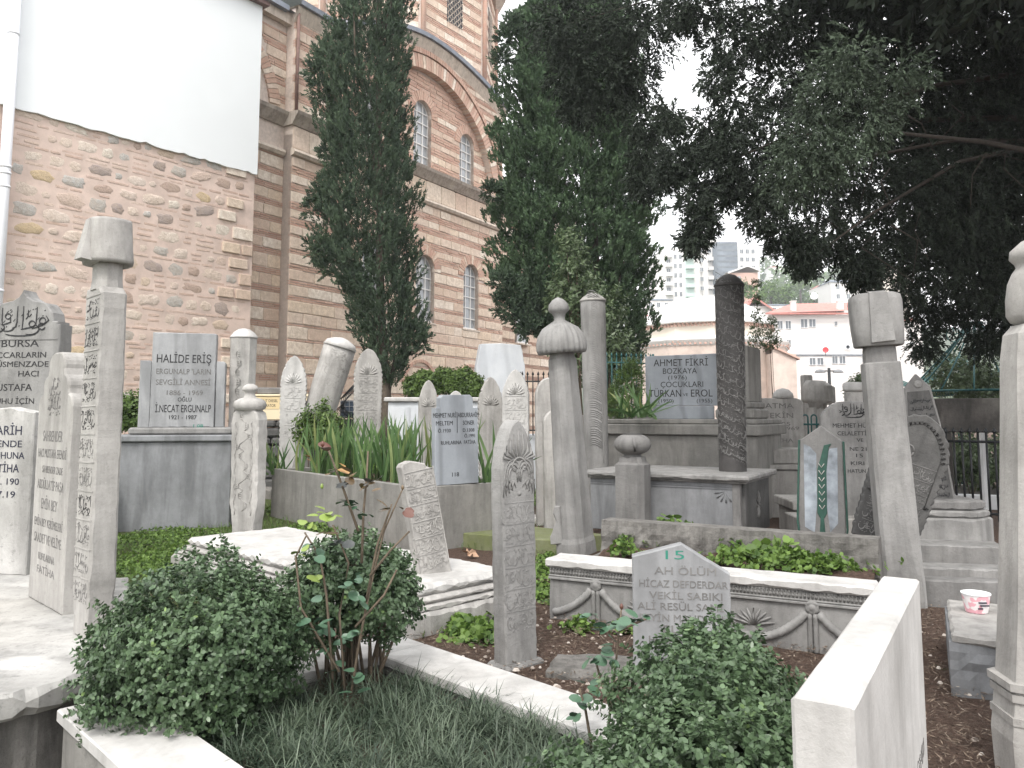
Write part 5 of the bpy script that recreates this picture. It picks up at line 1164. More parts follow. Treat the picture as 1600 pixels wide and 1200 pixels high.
# ---- stone block with paper cup
pw = PZ(1486, 990, .25); t = thing('stone_block', 'low grey stone block with broken front edge carrying the paper cup', 'stone block', (pw.x, pw.y, 0), R(-27))
m = MB(); m.prism([(0, 0), (.10, -.015), (.22, -.02), (.6, 0), (.6, .75), (0, .75)], -.25, -.21, .01, 3, .006, .03, mtx=RX); m.build('top_slab', M['marble_old'], t); m = MB(); rough_block(m, -.01, .6, .0, .74, -.05, .215, .02); m.build('base', M['concrete_grey'], t)
pc = PZ(1526, 956, .252); t = thing('paper_cup', 'pink and white round paper ice cream cup left on the stone block', 'cup', pc)
m1, nt1, b1 = newmat('cup_print'); v1 = coords(nt1); sp_ = N(nt1, 'ShaderNodeSeparateXYZ'); tc1 = N(nt1, 'ShaderNodeTexCoord'); nt1.links.new(tc1.outputs['Object'], sp_.inputs[0])
cc = mix(nt1, ramp(nt1, noi(nt1, tc1.outputs['Object'], 30, 1), [(.47, 0.), (.5, 1.)]), (.80, .42, .48), (.85, .80, .80)); nt1.links.new(cc, b1.inputs['Base Color'])
m = MB(); m.lathe([(.047, .0), (.049, .003), (.062, .085)], 36); m.f = m.f[:-1]; m.sm = m.sm[:-1]; m.build('body', m1, t)
m = MB(); m.lathe([(.0625, .083), (.066, .086), (.066, .092), (.062, .093), (.060, .088), (.048, .006), (.002, .006)], 36); m.build('rim', M['white_paint'], t)
m = MB()
for i, (a, b) in enumerate(((-.02, .018), (-.012, .03), (-.024, .0))): m.box(a, b, -.0618 + i * .0022, -.055, .052 - i * .014, .058 - i * .014)
m.build('print_mark', M['ink_navy'], t)
# ---- wheat ear stone and its dark neighbour, lettered stones at the right
th = R(-24); t, Y = headstone('headstone', 'small pointed headstone painted with a green wheat ear on pale panels', 1286, 836, .3, th, 'headstones', (0, R(1)))
s = Y / F; H = HZ(665, Y) - .3; W = .33; hs = HZ(688, Y) - .3
m = MB(); m.prism([(-.13, -.2), (.13, -.2), (.165, .06), (.15, hs), (0, H), (-.15, hs), (-.17, .1)], -.05, .05, .006, 3, .001, .03); m.build('slab', M['limestone_mid'], t)
m = MB(); m.add([(-.125, -.052, .06), (-.055, -.052, .02), (-.035, -.052, .25), (-.035, -.052, hs - .10), (-.08, -.052, hs - .05), (-.125, -.052, hs - .03)], [(0, 1, 2, 3, 4, 5)]); m.add([(.055, -.052, .03), (.11, -.052, .10), (.115, -.052, hs - .05), (.06, -.052, hs - .06), (.035, -.052, hs - .12), (.03, -.052, .25)], [(0, 1, 2, 3, 4, 5)]); m.build('pale_panel', flat('pale_panel', (.31, .345, .385), .5, 0, 9, .5, .2), t)
m = MB(); gp = M['paint_dgreen'] = flat('paint_dgreen', (.022, .075, .055), .6, 0, 20, .3, .1)
m.prism([(-.065, -.19), (.06, -.19), (.02, .03), (.012, .13), (.035, .17), (.035, .48), (.055, hs - .05), (.075, hs - .02), (.02, hs - .035), (-.028, .50), (-.035, .17), (-.012, .13), (-.02, .03)], -.056, -.049, .002, 3, .0005, .03); m.build('wheat_ear', gp, t)
m = MB()
for i in range(7): z_ = .2 + i * .052; m.tube([(-.02, -.058, z_ + .03), (0, -.059, z_), (.02, -.058, z_ + .03)], .0035, 5)
m.build('wheat_grain', M['marble_old'], t)
m = MB(); m.prism([(-.15, -.2), (.15, -.2), (.182, .055), (.165, hs - .005), (.150, hs - .002), (.168, .06), (.135, -.17), (-.135, -.17), (-.17, .1), (-.152, hs), (-.165, hs), (-.185, .1)], -.049, .0, .002, 2, .0005, .03); m.build('green_edge', gp, t)
t, Y = headstone('headstone', 'dark tilted headstone with scalloped leaf edge and slanting script beside the wheat stone', 1375, 850, .28, R(-18), 'headstones', (0, R(20)))
H = .98; W = .46
m = MB(); m.prism(scallop(pointed(.40, W, H * .72, H, .3, 10, .44), .012, .05), -.05, .05, .008, 6, .004, .03); m.build('slab', M['limestone_dark'], t)
relief_rows(t, -W / 2 + .06, W / 2 - .05, .04, H * .64, 6, -.05, 700, M['limestone_mid'], .006, .004)
m = MB(); o = pointed(.33, W - .09, H * .70, H - .06, .3, 10, .36); m.tube([(a, -.050, b) for a, b in o[1:-1]], .005, 6)
for i in range(26):
    f_ = i / 25; k = 1 + int(f_ * (len(o) - 3)); a, b = o[k]; 
    m.tube([(a, -.054, b), (a * 1.08, -.06, b + .02), (a * 1.16, -.054, b + .012)], [.004, .011, .003], 6)
m.build('leaf_border', M['limestone_dark'], t)
m = MB(); m.tube([(-.04 + .04 * math.cos(R(q)), -.052, H * .72 + .045 * math.sin(R(q))) for q in range(0, 361, 30)], .006, 6); m.build('carving', M['limestone_mid'], t)
Y = 7.7; p = PX(1328, 650, Y); t = thing('headstone', 'grey shouldered headstone with black script heading and capitals behind the wheat stone', 'headstone', (p.x, Y, 0), R(-10), 'headstones')
H = HZ(628, Y); W = .55; q = [(W / 2, -.1), (W / 2, H - .14), (W / 2 - .02, H - .10), (W / 2 - .10, H - .03), (W / 2 - .17, H), (0, H + .01)]
m = MB(); m.prism(q + [(-x, z_) for x, z_ in q[::-1][1:]], -.05, .05, .006, 6, .001); m.build('slab', M['limestone'], t)
m = MB(); hu_el_baki(m, .02, HZ(650, Y), .26, .12, -.05, .009); m.build('inscription', M['ink'], t)
for s_, py_, h_, w_, c_ in (('MEHMET HÜZ', 668, .042, .34, .0), ('CELALETTİN', 680, .04, .30, .02), ('VE', 690, .034, .06, .07), ('NE 21', 704, .036, .15, .05), ('15', 714, .036, .06, .06), ('KIRI', 726, .036, .12, .04), ('HATUN', 738, .036, .16, .03)): text(t, s_, c_, HZ(py_, Y), h_, -.05, M['ink'], w_)
Y = 7.1; p = PX(1462, 650, Y); t = thing('headstone', 'dark leaning headstone crowded with small lettering on a moulded base near the railing', 'headstone', (p.x, Y, HZ(786, Y)), R(-14), 'headstones', (0, R(-5)))
H = HZ(583, Y) - HZ(786, Y); m = MB(); m.prism([(-.21, -.02), (.12, -.02), (.09, H * .6), (.05, H - .12), (-.05, H), (-.16, H - .12), (-.2, H * .6)], -.04, .04, .005, 5, .001); m.build('slab', M['limestone_mid'], t)
m = MB(); m.prism([(-.18, .03), (.10, .03), (.075, H * .6), (.035, H - .15), (-.145, H - .15), (-.175, H * .6)], -.046, -.038, .002, 5, .0005); m.build('dark_field', M['limestone_dark'], t)
for i in range(13): m = MB(); script_row(m, -.155 + .002 * i, .075 - .003 * i, .05 + i * .069, .095 + i * .069, -.046, 820 + i, .0065, .002, .2); m.build('inscription', M['ink'], t)
m = MB(); m.lathe([(.035, 0), (.03, .008), (.015, .004), (.002, .012)], 14, mtx=Matrix.Translation((-.05, -.04, H - .09)) @ Matrix.Rotation(R(90), 4, 'X')); m.build('rosette', M['limestone'], t)
pb_ = PX(1500, 650, 6.85); t = thing('stepped_grave', 'stepped grey stone grave base under the dark leaning lettered headstone', 'grave', (pb_.x, 6.85, 0), R(-12))
zz = HZ(822, 6.8); m = MB(); m.prism([(-.7, 0), (.05, 0), (.20, .14), (.12, .55), (-.7, .55)], -zz - .20, -zz - .12, .02, 4, .004, .05, mtx=RX); m.build('top_slab', M['limestone_mid'], t)
m = MB(); m.prism([(-.72, -.03), (.08, -.03), (.24, .14), (.15, .6), (-.72, .6)], -zz - .118, -zz - .06, .015, 5, .004, .05, mtx=RX); m.prism([(-.72, -.06), (.10, -.06), (.26, .14), (.15, .6), (-.72, .6)], -zz - .058, .1, .015, 6, .004, .05, mtx=RX); m.build('base', M['limestone'], t)
for lab, (x0p, x1p, py_), zt_, dp in (('flat pale stone kerb below the stepped grave base', (1432, 1575, 850), .17, .35), ('second low stone kerb strewn with brown needles', (1425, 1580, 885), .14, .22), ('long low kerb with dark front face beyond the paper cup', (1425, 1620, 905), .16, .14)):
    a = PZ(x0p, py_, zt_); b = PZ(x1p, py_ + 6, zt_); L_ = (b - a).xy.length
    t = thing('stone_kerb', lab, 'kerb', (a.x, a.y, 0), math.atan2(b.y - a.y, b.x - a.x), 'low kerbs on the right path'); m = MB(); m.prism([(0, 0), (L_, 0), (L_, dp), (0, dp)], -zt_, .1, .01, py_, .006, .05, mtx=RX); m.build('slab', M['limestone_mid' if py_ > 900 else 'limestone'], t)
# ---- stone on the left low wall beside pedestal: lettered rounded stone and steps
Y = 10.6; p = PX(1222, 650, Y); t = thing('headstone', 'cream round shouldered headstone with white dome top and grey capitals by the green railing', 'headstone', (p.x, Y, 0), R(-5), 'headstones')
m = MB(); z1_ = HZ(622, Y); m.prism([(-.3, -.1), (.26, -.1), (.26, z1_ - .06), (.23, z1_ - .02), (.17, z1_), (-.3, z1_)], -.05, .05, .008, 3, .001); m.build('slab', M['marble_old'], t)
m = MB(); m.lathe([(.14, 0), (.13, .06), (.08, .11), (.01, .13)], 20, 1, .6, mtx=Matrix.Translation((.02, 0, z1_))); m.build('cap', M['marble_white'], t)
for s_, py_, h_, w_, c_ in (('FATMA', 638, .07, .42, -.07), ('TEKİN', 653, .07, .38, -.06), ('1305', 665, .05, .22, -.02), ('Ö. 1969', 672, .05, .36, .02), ('FATİHA', 691, .055, .36, -.06)): text(t, s_, c_, HZ(py_, Y), h_, -.05, M['ink_faded'], w_)
pq = PX(1235, 650, 9.6); t = thing('grave_steps', 'stacked cream grave slabs between the pedestal and the wheat stone', 'grave', (pq.x, 9.6, 0), R(-4))
for a, b, y0_, y1_, za, zb_ in ((-.4, .5, 0, .8, 0, HZ(735, 9.6)), (-.4, .5, -.03, .8, HZ(734, 9.6), HZ(726, 9.6)), (-.4, .5, .15, .8, HZ(726, 9.6), HZ(702, 9.6)), (-.4, .35, -1.6, -.9, 0, HZ(795, 8.2)), (-.45, .35, -1.65, -.9, HZ(794, 8.2), HZ(780, 8.2)), (-.55, .4, -2.2, -1.7, 0, HZ(806, 7.6))):
    m = MB(); m.box(a, b, y0_, y1_, za, zb_ - .003, b=.01); m.build('slab', M['marble_old'], t)
# ---- iris planter and headstone on it
PL = thing('concrete_planter', 'long raised concrete grave planter full of green iris leaves', 'planter', (-2.9, 9.77, 0), R(-51.5))
m = MB(); m.box(0, 3.3, 0, .07, -.1, .575, b=.006); m.box(3.23, 3.3, .072, 1.15, -.1, .57, b=.006); m.box(0, .07, .072, 1.15, -.1, .57, b=.006); m.box(.072, 3.228, 1.08, 1.15, -.1, .57, b=.006); m.build('wall', M['concrete'], PL)
grid_soil('soil', .06, 3.24, .06, 1.09, .52, PL, .06, .03)
t = thing('headstone', 'blue grey marble headstone with two name columns and small 118 on the planter edge', 'headstone', (-.525, 7.52, .575), R(30), 'headstones', (0, R(-1)))
W = fw(66, 712, 7.5, R(30)); z = lambda y_: HZ(y_, 7.5) - .575; hs, ht = z(637), z(617)
m = MB(); m.prism([(-W / 2, 0), (W / 2, 0), (W / 2, hs), (W / 2 - .05, hs), (W / 2 - .05, ht - .03), (W / 2 - .08, ht), (-W / 2 + .08, ht), (-W / 2 + .05, ht - .03), (-W / 2 + .05, hs), (-W / 2, hs)], -.045, .045, .004, 3, .0006); m.build('slab', M['marble_bluer'], t)
for s_, py_, h_, w_, c_ in (('MEHMET NURİ', 652, .045, .235, -.125), ('ABDURRAHİM', 652, .045, .22, .118), ('MELTEM', 664, .042, .17, -.13), ('SONER', 664, .042, .12, .12), ('Ö.1930', 675, .034, .13, -.13), ('D.1308', 675, .034, .12, .12), ('Ö.1991', 684, .034, .11, .13), ('RUHLARINA', 694, .036, .21, -.06), ('FATİHA', 694, .036, .12, .13), ('118', 744, .04, .07, -.02)): text(t, s_, c_, z(py_), h_, -.045, M['ink'], w_)
m = MB(); m.box(-.001, .003, -.048, -.044, z(676), z(644)); m.build('divider', M['ink'], t)
pm0 = PZ(705, 833, .12); t = thing('mossy_slab', 'flat olive green mossy concrete slab behind the palmette stone', 'slab', (pm0.x, pm0.y, 0), R(-28)); m = MB(); m.prism([(0, 0), (1.1, 0), (1.3, .55), (.25, .75)], -.13, .1, .008, 3, .004, .05, mtx=RX); m.build('slab', M['mossy'], t)
# ---- back row of small white stones
def small(label, px, pytop, Y, wpx, th, hsf=.75, wb=.85, mat='marble_old', k=.35, tilt=0, rows=0, sc=0, z0=0, T=.09, fan=False):
    p = PX(px, 650, Y); t = thing('headstone', label, 'headstone', (p.x, Y, z0), R(th), 'headstones', (0, R(tilt))); W = wpx * Y / F; H = HZ(pytop, Y) - z0
    o = pointed(W * wb, W, H * hsf, H, k, 10, W * (wb + 1) / 2)
    if sc: o = scallop(o, .012, .06)
    m = MB(); m.prism(o, -T / 2, T / 2, .008, px, .003, .04); m.build('slab', M[mat], t)
    if rows: relief_rows(t, -W / 2 * wb + .03, W / 2 * wb - .03, H * .45, H * hsf - .02, rows, -T / 2, px, M[mat], .010, .005)
    if fan or rows:
        m = MB(); zc_ = H * hsf - .0
        for kk in range(-4, 5): a = R(90 - kk * 20); m.tube([(0, -T / 2, zc_), (math.cos(a) * W * .22, -T / 2 - .006, zc_ + math.sin(a) * W * .25), (math.cos(a) * W * .36, -T / 2, zc_ + math.sin(a) * W * .42)], [.004, .012, .004], 5)
        m.build('palmette_carving', M[mat], t)
    return t
small('white pointed headstone with serrated edges left of the leaning column', 456, 557, 10.8, 38, 8, .82, .8, 'marble_white', .3, .5, 4, 1)
small('white pointed headstone with slanting raised rows just right of the leaning column', 574, 546, 10.6, 42, 15, .84, .85, 'marble_old', .3, 0, 7, 1)
small('small white rounded headstone peeping out left of the lettered blue stone', 669, 594, 10.2, 31, 10, .8, .8, 'marble_old', .3, 0, 0, 0, fan=True)
small('cream pointed headstone with shell top just right of the lettered blue stone', 766, 590, 9.8, 37, 10, .8, .8, 'marble_old', .4, 0, 0, 1, fan=True)
small('white pointed headstone with palmette and framed script rows before the big white modern stone', 806, 577, 9.5, 42, -8, .83, .95, 'marble_white', .5, 0, 4)
small('plain cream headstone with curved shoulder half hidden by the fluted turban stone', 856, 590, 9.0, 40, 12, .86, .9, 'marble_old', .1)
small('short white fragment headstone low against the fluted turban stone foot', 868, 640, 8.0, 40, 10, .9, .9, 'marble_old', .1)
small('tiny white domed stone tip behind the lettered blue stone', 712, 611, 10.8, 22, 0, .92, .9, 'marble_white', .1)
t, H = column_stone('white eight sided headstone with cone top behind the ball finial stone', 377, 9.2, 513, .145, 0, 'marble_worn', (0, 0), 8, .12, capmat='marble_white')
m = MB(); vine(m, .0, .9, H - .25, .03, -.152, 10, .006, .04); m.build('carving', M['marble_worn'], t)
Y = 10.9; p = PX(468, 650, Y); t = thing('headstone', 'thick column headstone with white cone cap leaning strongly to the right over the iris', 'headstone', (p.x - .1, Y, 0), R(8), 'headstones', (0, R(16)))
H = 2.35; m = MB(); loft(m, [(.22 * math.cos(a), .2 * math.sin(a)) for a in [2 * math.pi * k / 20 for k in range(20)]], secs(-.2, H - .13, .85, 1.02, 14), True, .004, 4); m.build('shaft', M['marble_worn'], t)
m = MB(); m.lathe([(.225, H - .128), (.235, H - .12), (.2, H - .05), (.1, H), (.01, H + .02)], 24); m.build('cap', M['marble_white'], t)
m = MB()
for i in range(11):
    mm = MB(); script_row(mm, -.2, .2, 0, .12, 0, 500 + i, .012, .005, 1.2); mm.box(-.2, .2, -.005, .002, .125, .133)
    nb = len(m.v)
    for (x, y, z_) in mm.v: a = x / .21 - math.pi / 2 + .5; r_ = .215 * (.88 + .13 * i / 11) - y; m.v.append((r_ * math.cos(a), r_ * .93 * math.sin(a), .72 + i * .133 + z_ - x * .2))
    m.f += [tuple(q + nb for q in f) for f in mm.f]; m.sm += [False] * len(mm.f)
m.build('inscription', M['marble_old'], t)
# ---- modern white stone, hedge tomb
Y = 14.2; p = PX(781, 650, Y); t = thing('headstone', 'big blank shiny white modern headstone with flared sides in front of the church', 'headstone', (p.x, Y, 0), R(18), 'headstones')
H = HZ(537, Y); q = [(.34, 0), (.36, 1.45), (.40, 1.62), (.45, 1.85), (.45, 2.05), (.40, H - .14), (.37, H - .02), (0, H)]
m = MB(); m.prism(q + [(-x, z_) for x, z_ in q[::-1][1:]], -.08, .08, .01, 3, .0005); m.build('slab', M['marble_clean'], t)
m = MB(); m.prism([(-.62, .9), (-.40, .9), (-.40, 1.8), (-.47, 1.98), (-.55, 2.0), (-.62, 1.8)], .1, .22, .01, 3, .0005); m.build('rear_slab', M['marble_clean'], t)
p0 = PX(606, 650, 12.2); p1 = PX(752, 650, 12.2); t = thing('marble_tomb', 'long bluish white marble tomb with a trimmed green hedge on top by the cypress trunk', 'tomb', (p0.x, 12.2, 0), 0)
WT = p1.x - p0.x; zt_ = HZ(628, 12.2); m = MB(); m.box(0, WT, 0, .9, -.1, zt_, b=.01); m.build('body', M['marble_clean'], t); m = MB(); m.box(-.06, WT + .04, -.05, .95, zt_ + .002, zt_ + .07, b=.015); m.build('rim', M['marble_white'], t)
m = MB(); 
for i in range(4): m.box(.05 + i * WT / 4, -.02 + (i + 1) * WT / 4, -.012, 0, .15, zt_ - .08)
m.build('panel', M['marble_clean'], t)
HEDGE_Z = zt_ + .07
# ---- loose stones by the planter
for k, (px, py, a, w_, h_, lab) in enumerate(((424, 735, -40, .7, .22, 'fallen white marble block lying left of the concrete planter'), (418, 765, -30, .6, .14, 'dark lower fallen block under the white one by the planter'), (846, 722, -20, .55, .1, 'rounded white boulder fragment near the fluted turban stone'), (850, 742, -15, .7, .08, 'flat pale slab fragment on the grass near the fluted stone'), (840, 808, -10, .35, .06, 'narrow white kerb fragment on the grass left of the fluted stone'), (948, 1045, -12, .55, .04, 'flat rough grey paving stone beside the white kerb'))):
    p = PZ(px, py, h_ * .8 if k != 5 else .02); t = thing('stone_fragment', lab, 'stone', (p.x, p.y, 0), R(a)); m = MB(); m.prism([(-w_ / 2, -.12), (w_ * .4, -.16), (w_ / 2, .1), (w_ * .1, .2), (-w_ / 2, .14)], -h_, .05, .025, k, .012, .05, mtx=RX); m.build('block', M['marble_worn' if k in (0, 2, 3, 4) else 'rough_rock'], t)
# ================================================================== FURNITURE OF THE PLACE
# generator on a dark rubble footing
Y = 13.4; p = PX(440, 650, Y); s = Y / F
t = thing('generator', 'cream metal generator cabinet with small yellow lettered plate against the church wall', 'generator', (p.x, Y, HZ(656, Y)), R(6))
w_ = 100 * s; h_ = 46 * s; m = MB(); m.box(-w_ / 2, w_ / 2, 0, .7, 0, h_ * .78, b=.01); m.build('cabinet', flat('cream_metal', (.74, .63, .44), .45, 0, 3, .05, 0), t)
m = MB(); m.box(-w_ / 2 - .02, w_ / 2 + .02, -.02, .72, h_ * .78 + .003, h_ * .86, b=.01); m.build('lid', M['cream_metal'] if 'cream_metal' in M else bpy.data.materials['cream_metal'], t)
m = MB(); m.box(-w_ / 2 + .1, w_ / 2 - .3, .1, .6, h_ * .86 + .003, h_ * 1.1, b=.02); m.build('vent_box', M['limestone_mid'], t)
m = MB(); m.box(-.42, -.04, -.006, -.001, .18, .38); m.build('plate', flat('plate_yellow', (.66, .52, .30), .5, 0, 3, .05, 0), t)
text(t, 'SILENT DIESEL', -.23, .295, .048, -.006, M['ink'], .33); text(t, 'GENERATOR', -.24, .215, .048, -.006, M['ink'], .28)
t = thing('rubble_wall', 'low dark dry stone wall under the cream generator', 'wall', (p.x, Y - .05, 0), R(6)); rr = random.Random(5)
top = HZ(657, Y); z_ = 0
while z_ < top - .02:
    h0 = min(rr.uniform(.12, .2), top - z_); x = -w_ / 2 - .1
    while x < w_ / 2 + .1:
        ww = rr.uniform(.16, .4); m = MB(); m.box(x + .01, x + ww - .01, -rr.uniform(0, .05), .75, z_ + .006, z_ + h0 - .006, b=.03)
        m.build('stone', M['limestone_dark'], t); x += ww
    z_ += h0
# wire cage with dark basin between the leaning column and pointed stone
Y = 12.0; p = PX(549, 650, Y); t = thing('wire_cage', 'black wire cage of bent rods round a small dark screen behind the iris', 'frame', (p.x, Y, HZ(655, Y)), 0)
m = MB()
for k in range(7): m.tube([(.12, 0, .62), (.02 - k * .035, 0, .40 - k * .02), (-.12 + k * .03 - .12, 0, .12), (-.14 + k * .045, 0, 0)], .006, 4)
m.tube([(.13, 0, .64), (.15, 0, 0)], .01, 5); m.build('rods', M['iron'], t)
m = MB(); m.box(-.17, .10, .03, .06, .02, .28, b=.01); m.build('screen', flat('dark_blue_panel', (.03, .045, .07), .4, 0, 5, .2, 0), t)
m = MB()
for k in range(5): m.tube([(-.17 + k * .066, .02, .02), (-.17 + k * .066, .02, .28)], .004, 4)
for k in range(4): m.tube([(-.17, .02, .04 + k * .075), (.10, .02, .04 + k * .075)], .004, 4)
m.build('grille', M['concrete_grey'], t)
m = MB(); m.box(-.2, .2, -.05, .3, -(HZ(655, Y)), 0); m.build('stand', M['iron'], t)
# railings
def railing(label, px0, px1, Y0, Y1, z0, z1, n, mat='iron_green', hoops=False, r_=.010, cat='railing'):
    a, b = PX(px0, 650, Y0), PX(px1, 650, Y1); L = (b.xy - a.xy).length; t = thing('railing', label, cat, (a.x, a.y, 0), math.atan2(b.y - a.y, b.x - a.x))
    for z in (z0 + .08, z1 - .10): m = MB(); m.tube([(0, 0, z), (L, 0, z)], r_ * 1.2, 5); m.build('rail', M[mat], t)
    for i in range(n):
        x = L * (i + .5) / n
        m = MB()
        if hoops: q = L / n * .3; m.tube([(x - q, 0, z0), (x - q, 0, z1)] + [(x - q * math.cos(R(k)), 0, z1 + q * math.sin(R(k))) for k in range(20, 170, 20)] + [(x + q, 0, z1), (x + q, 0, z0)], r_, 5)
        else: m.tube([(x, 0, z0), (x, 0, z1)], r_, 5); m.lathe([(r_ * 1.6, 0), (r_ * 2, .015), (.002, .06)], 6, mtx=Matrix.Translation((x, 0, z1)))
        m.build('bar', M[mat], t)
    for x in (0, L): m = MB(); m.tube([(x, 0, -.1), (x, 0, z1 + .05)], r_ * 2, 6); m.build('post', M[mat], t)
railing('green iron railing behind the small conifer shrub beside the carved column', 945, 1022, 12.3, 12.6, 1.2, HZ(556, 12.3), 10, 'iron_green')
m = MB(); a = PX(938, 650, 12.6); t = thing('low_wall', 'pale low retaining wall under the green railing', 'wall', (a.x, 12.6, 0), 0); m.box(-.3, 1.6, 0, .25, -.1, 1.22, b=.01); m.build('body', M['concrete'], t)
railing('thin dark iron railing between the white palmette stone and the fluted turban stone', 812, 862, 12.6, 12.6, .9, HZ(586, 12.6), 6, 'iron')
a = PX(806, 650, 12.7); t = thing('low_wall', 'white painted low wall under the thin dark railing', 'wall', (a.x, 12.7, 0), 0); m = MB(); m.box(0, .75, 0, .25, -.1, .92, b=.01); m.build('body', M['marble_clean'], t)
railing('teal hooped iron railing in front of the leaning white turban stones', 1238, 1292, 11.6, 11.4, .55, HZ(652, 11.4), 4, 'iron_green', True, .012)
railing('long dark iron railing under the concrete beam at the right', 1470, 1640, 9.2, 8.6, .05, HZ(676, 9), 13, 'iron', False, .013)
a = PX(1466, 650, 9.4); t = thing('concrete_beam', 'dark stained concrete beam above the iron railing at the right', 'beam', (a.x, 9.4, 0), R(-10))
zA_, zB_ = HZ(676, 9.3), HZ(622, 9.3); m = MB(); m.box(0, 1.9, 0, .22, zA_, zB_, b=.012); m.build('beam', M['concrete_dark'], t)
for x in (.08, 1.75): m = MB(); m.box(x - .07, x + .07, .03, .2, -.1, zA_ - .002, b=.01); m.build('pillar', M['concrete_dark'], t)
# pale kerbs beyond the railing
for k, (a_, b_, py_, zt_) in enumerate(((1470, 1620, 772, .12), (1470, 1620, 757, .35))):
    a = PX(a_, 650, 10.6 + k * 1.2); b = PX(b_, 650, 10.2 + k * 1.2); t = thing('garden_kerb', ('white painted kerb seen low through the dark railing', 'grey garden wall seen through the dark railing')[k], 'kerb', (a.x, a.y, 0), math.atan2(b.y - a.y, b.x - a.x)); m = MB(); m.box(0, 1.8, 0, .15, -.1, HZ(py_, 10.6 + k * 1.2), b=.01); m.build('kerb', M['white_paint' if k == 0 else 'concrete'], t)
a = PX(1533, 650, 10.4); t = thing('white_post', 'thin white post behind the dark railing', 'post', (a.x, 10.4, 0)); m = MB(); m.box(-.03, .03, -.03, .03, -.1, 1.0, b=.005); m.build('shaft', M['white_paint'], t); m = MB(); m.box(-.045, .045, -.045, .045, 1.0, 1.05, b=.005); m.build('cap', M['white_paint'], t)
# gazebo roof of bent green rods with star wheel
Y = 13.0; ax = PX(1522, 505, Y); t = thing('iron_gazebo', 'green iron gazebo with rod cone roof and small star wheel under the dark tree', 'gazebo', (ax.x, Y, 0), 0)
zt_ = ax.z; ze = HZ(612, Y); Rg = 1.05
for k in range(14):
    a_ = 2 * math.pi * k / 14 + .1; m = MB(); m.tube([(.10 * math.cos(a_), .10 * math.sin(a_), zt_)] + [(.1 * math.cos(a_) + (Rg - .1) * math.cos(a_) * f_ ** 1.15, .1 * math.sin(a_) + (Rg - .1) * math.sin(a_) * f_ ** 1.15, zt_ + (ze - zt_) * f_ ** .95) for f_ in (.25, .5, .75, 1)], .014, 5); m.build('roof_rod', M['iron_green'], t)
m = MB(); m.tube([(Rg * math.cos(R(q)), Rg * math.sin(R(q)), ze) for q in range(0, 361, 15)], .02, 6); m.tube([(.11 * math.cos(R(q)), .11 * math.sin(R(q)), zt_) for q in range(0, 361, 30)], .02, 6); m.build('ring', M['iron_green'], t)
for k in range(6): a_ = 2 * math.pi * k / 6 + .3; m = MB(); m.tube([(Rg * math.cos(a_), Rg * math.sin(a_), -.1), (Rg * math.cos(a_), Rg * math.sin(a_), ze)], .03, 6); m.build('leg', M['iron_green'], t)
wx = PX(1490, 523, Y - .3); wx.x -= ax.x; wx.y = -.3; m = MB(); rw = 11 * Y / F
m.tube([(wx.x + rw * math.cos(R(q)), wx.y, wx.z + rw * math.sin(R(q))) for q in range(0, 361, 20)], .010, 6)
for k in range(5): m.tube([(wx.x, wx.y, wx.z), (wx.x + rw * math.cos(R(90 + 72 * k)), wx.y, wx.z + rw * math.sin(R(90 + 72 * k)))], .010, 5)
m.tube([(wx.x + rw, wx.y, wx.z), (0, 0, zt_)], .012, 5); m.build('star_wheel', M['iron_teal'], t)
Y2 = 15.5; a2 = PX(1500, 560, Y2); t = thing('iron_pergola', 'teal iron pergola with sagging curved roof bars behind the gazebo', 'pergola', (a2.x, Y2, 0), 0); sc_ = Y2 / F
for k in range(7):
    m = MB(); yo = k * .12
    zz = lambda y_: HZ(y_, Y2)
    m.tube([((px_ - 1500) * sc_, yo, zz(py_) + k * .0) for px_, py_ in ((1380, 618), (1395, 590), (1425, 602), (1450, 598), (1475, 585), (1495, 562), (1505, 555), (1520, 563), (1545, 578), (1570, 584), (1610, 586))], .014, 5); m.build('roof_bar', M['iron_teal'], t)
m = MB(); m.tube([((1360 - 1500) * sc_, 0, HZ(622, Y2)), ((1620 - 1500) * sc_, 0, HZ(608, Y2))], .05, 6); m.build('beam', M['iron_green'], t)
for x in (-1.6, 1.5): m = MB(); m.tube([(x, 0, 0), (x, 0, HZ(612, Y2))], .05, 6); m.build('leg', M['iron_green'], t)
# small leaning white stones far right of the middle
def farstone(label, px, pytop, Y, wpx, tilt, kind, mat='marble_old'):
    p = PX(px, 650, Y); t = thing('headstone', label, 'headstone', (p.x, Y, 0), R(10), 'headstones', (0, R(tilt))); s = Y / F; H = HZ(pytop, Y); w_ = wpx * s
    if kind == 'slab': m = MB(); m.prism([(-w_ / 2, 0), (w_ / 2, 0), (w_ / 2, H - .02), (w_ / 2 - .02, H), (-w_ / 2 + .02, H), (-w_ / 2, H - .02)], -.05, .05, .006, px); m.build('slab', M[mat], t)
    else:
        m = MB(); loft(m, rect_plan(w_, w_ * .8, .02), secs(-.1, H - .42, .9, 1, 5)); m.build('shaft', M[mat], t)
        m = MB(); m.lathe([(w_ * .4, H - .44), (w_ * .42, H - .36), (w_ * .75, H - .34), (w_ * .85, H - .28), (w_ * .8, H - .1), (w_ * .6, H - .01), (.02, H)], 20, power=3); m.build('turban', M[mat], t)
        m = MB(); m.box(-w_ * .1, w_ * .9, -w_ * .75, -w_ * .3, H - .33, H - .06, b=.02); m.build('turban_fold', M[mat], t)
farstone('pale cut off square stone behind the leaning white turban stone', 1262, 586, 13.5, 16, 0, 'slab')
farstone('white turban headstone leaning right beside the teal hooped railing', 1268, 594, 12.2, 22, 3, 'turban')
farstone('second white turban headstone with folded cap behind the hooped railing', 1285, 598, 12.8, 20, -1, 'turban', 'marble_worn')
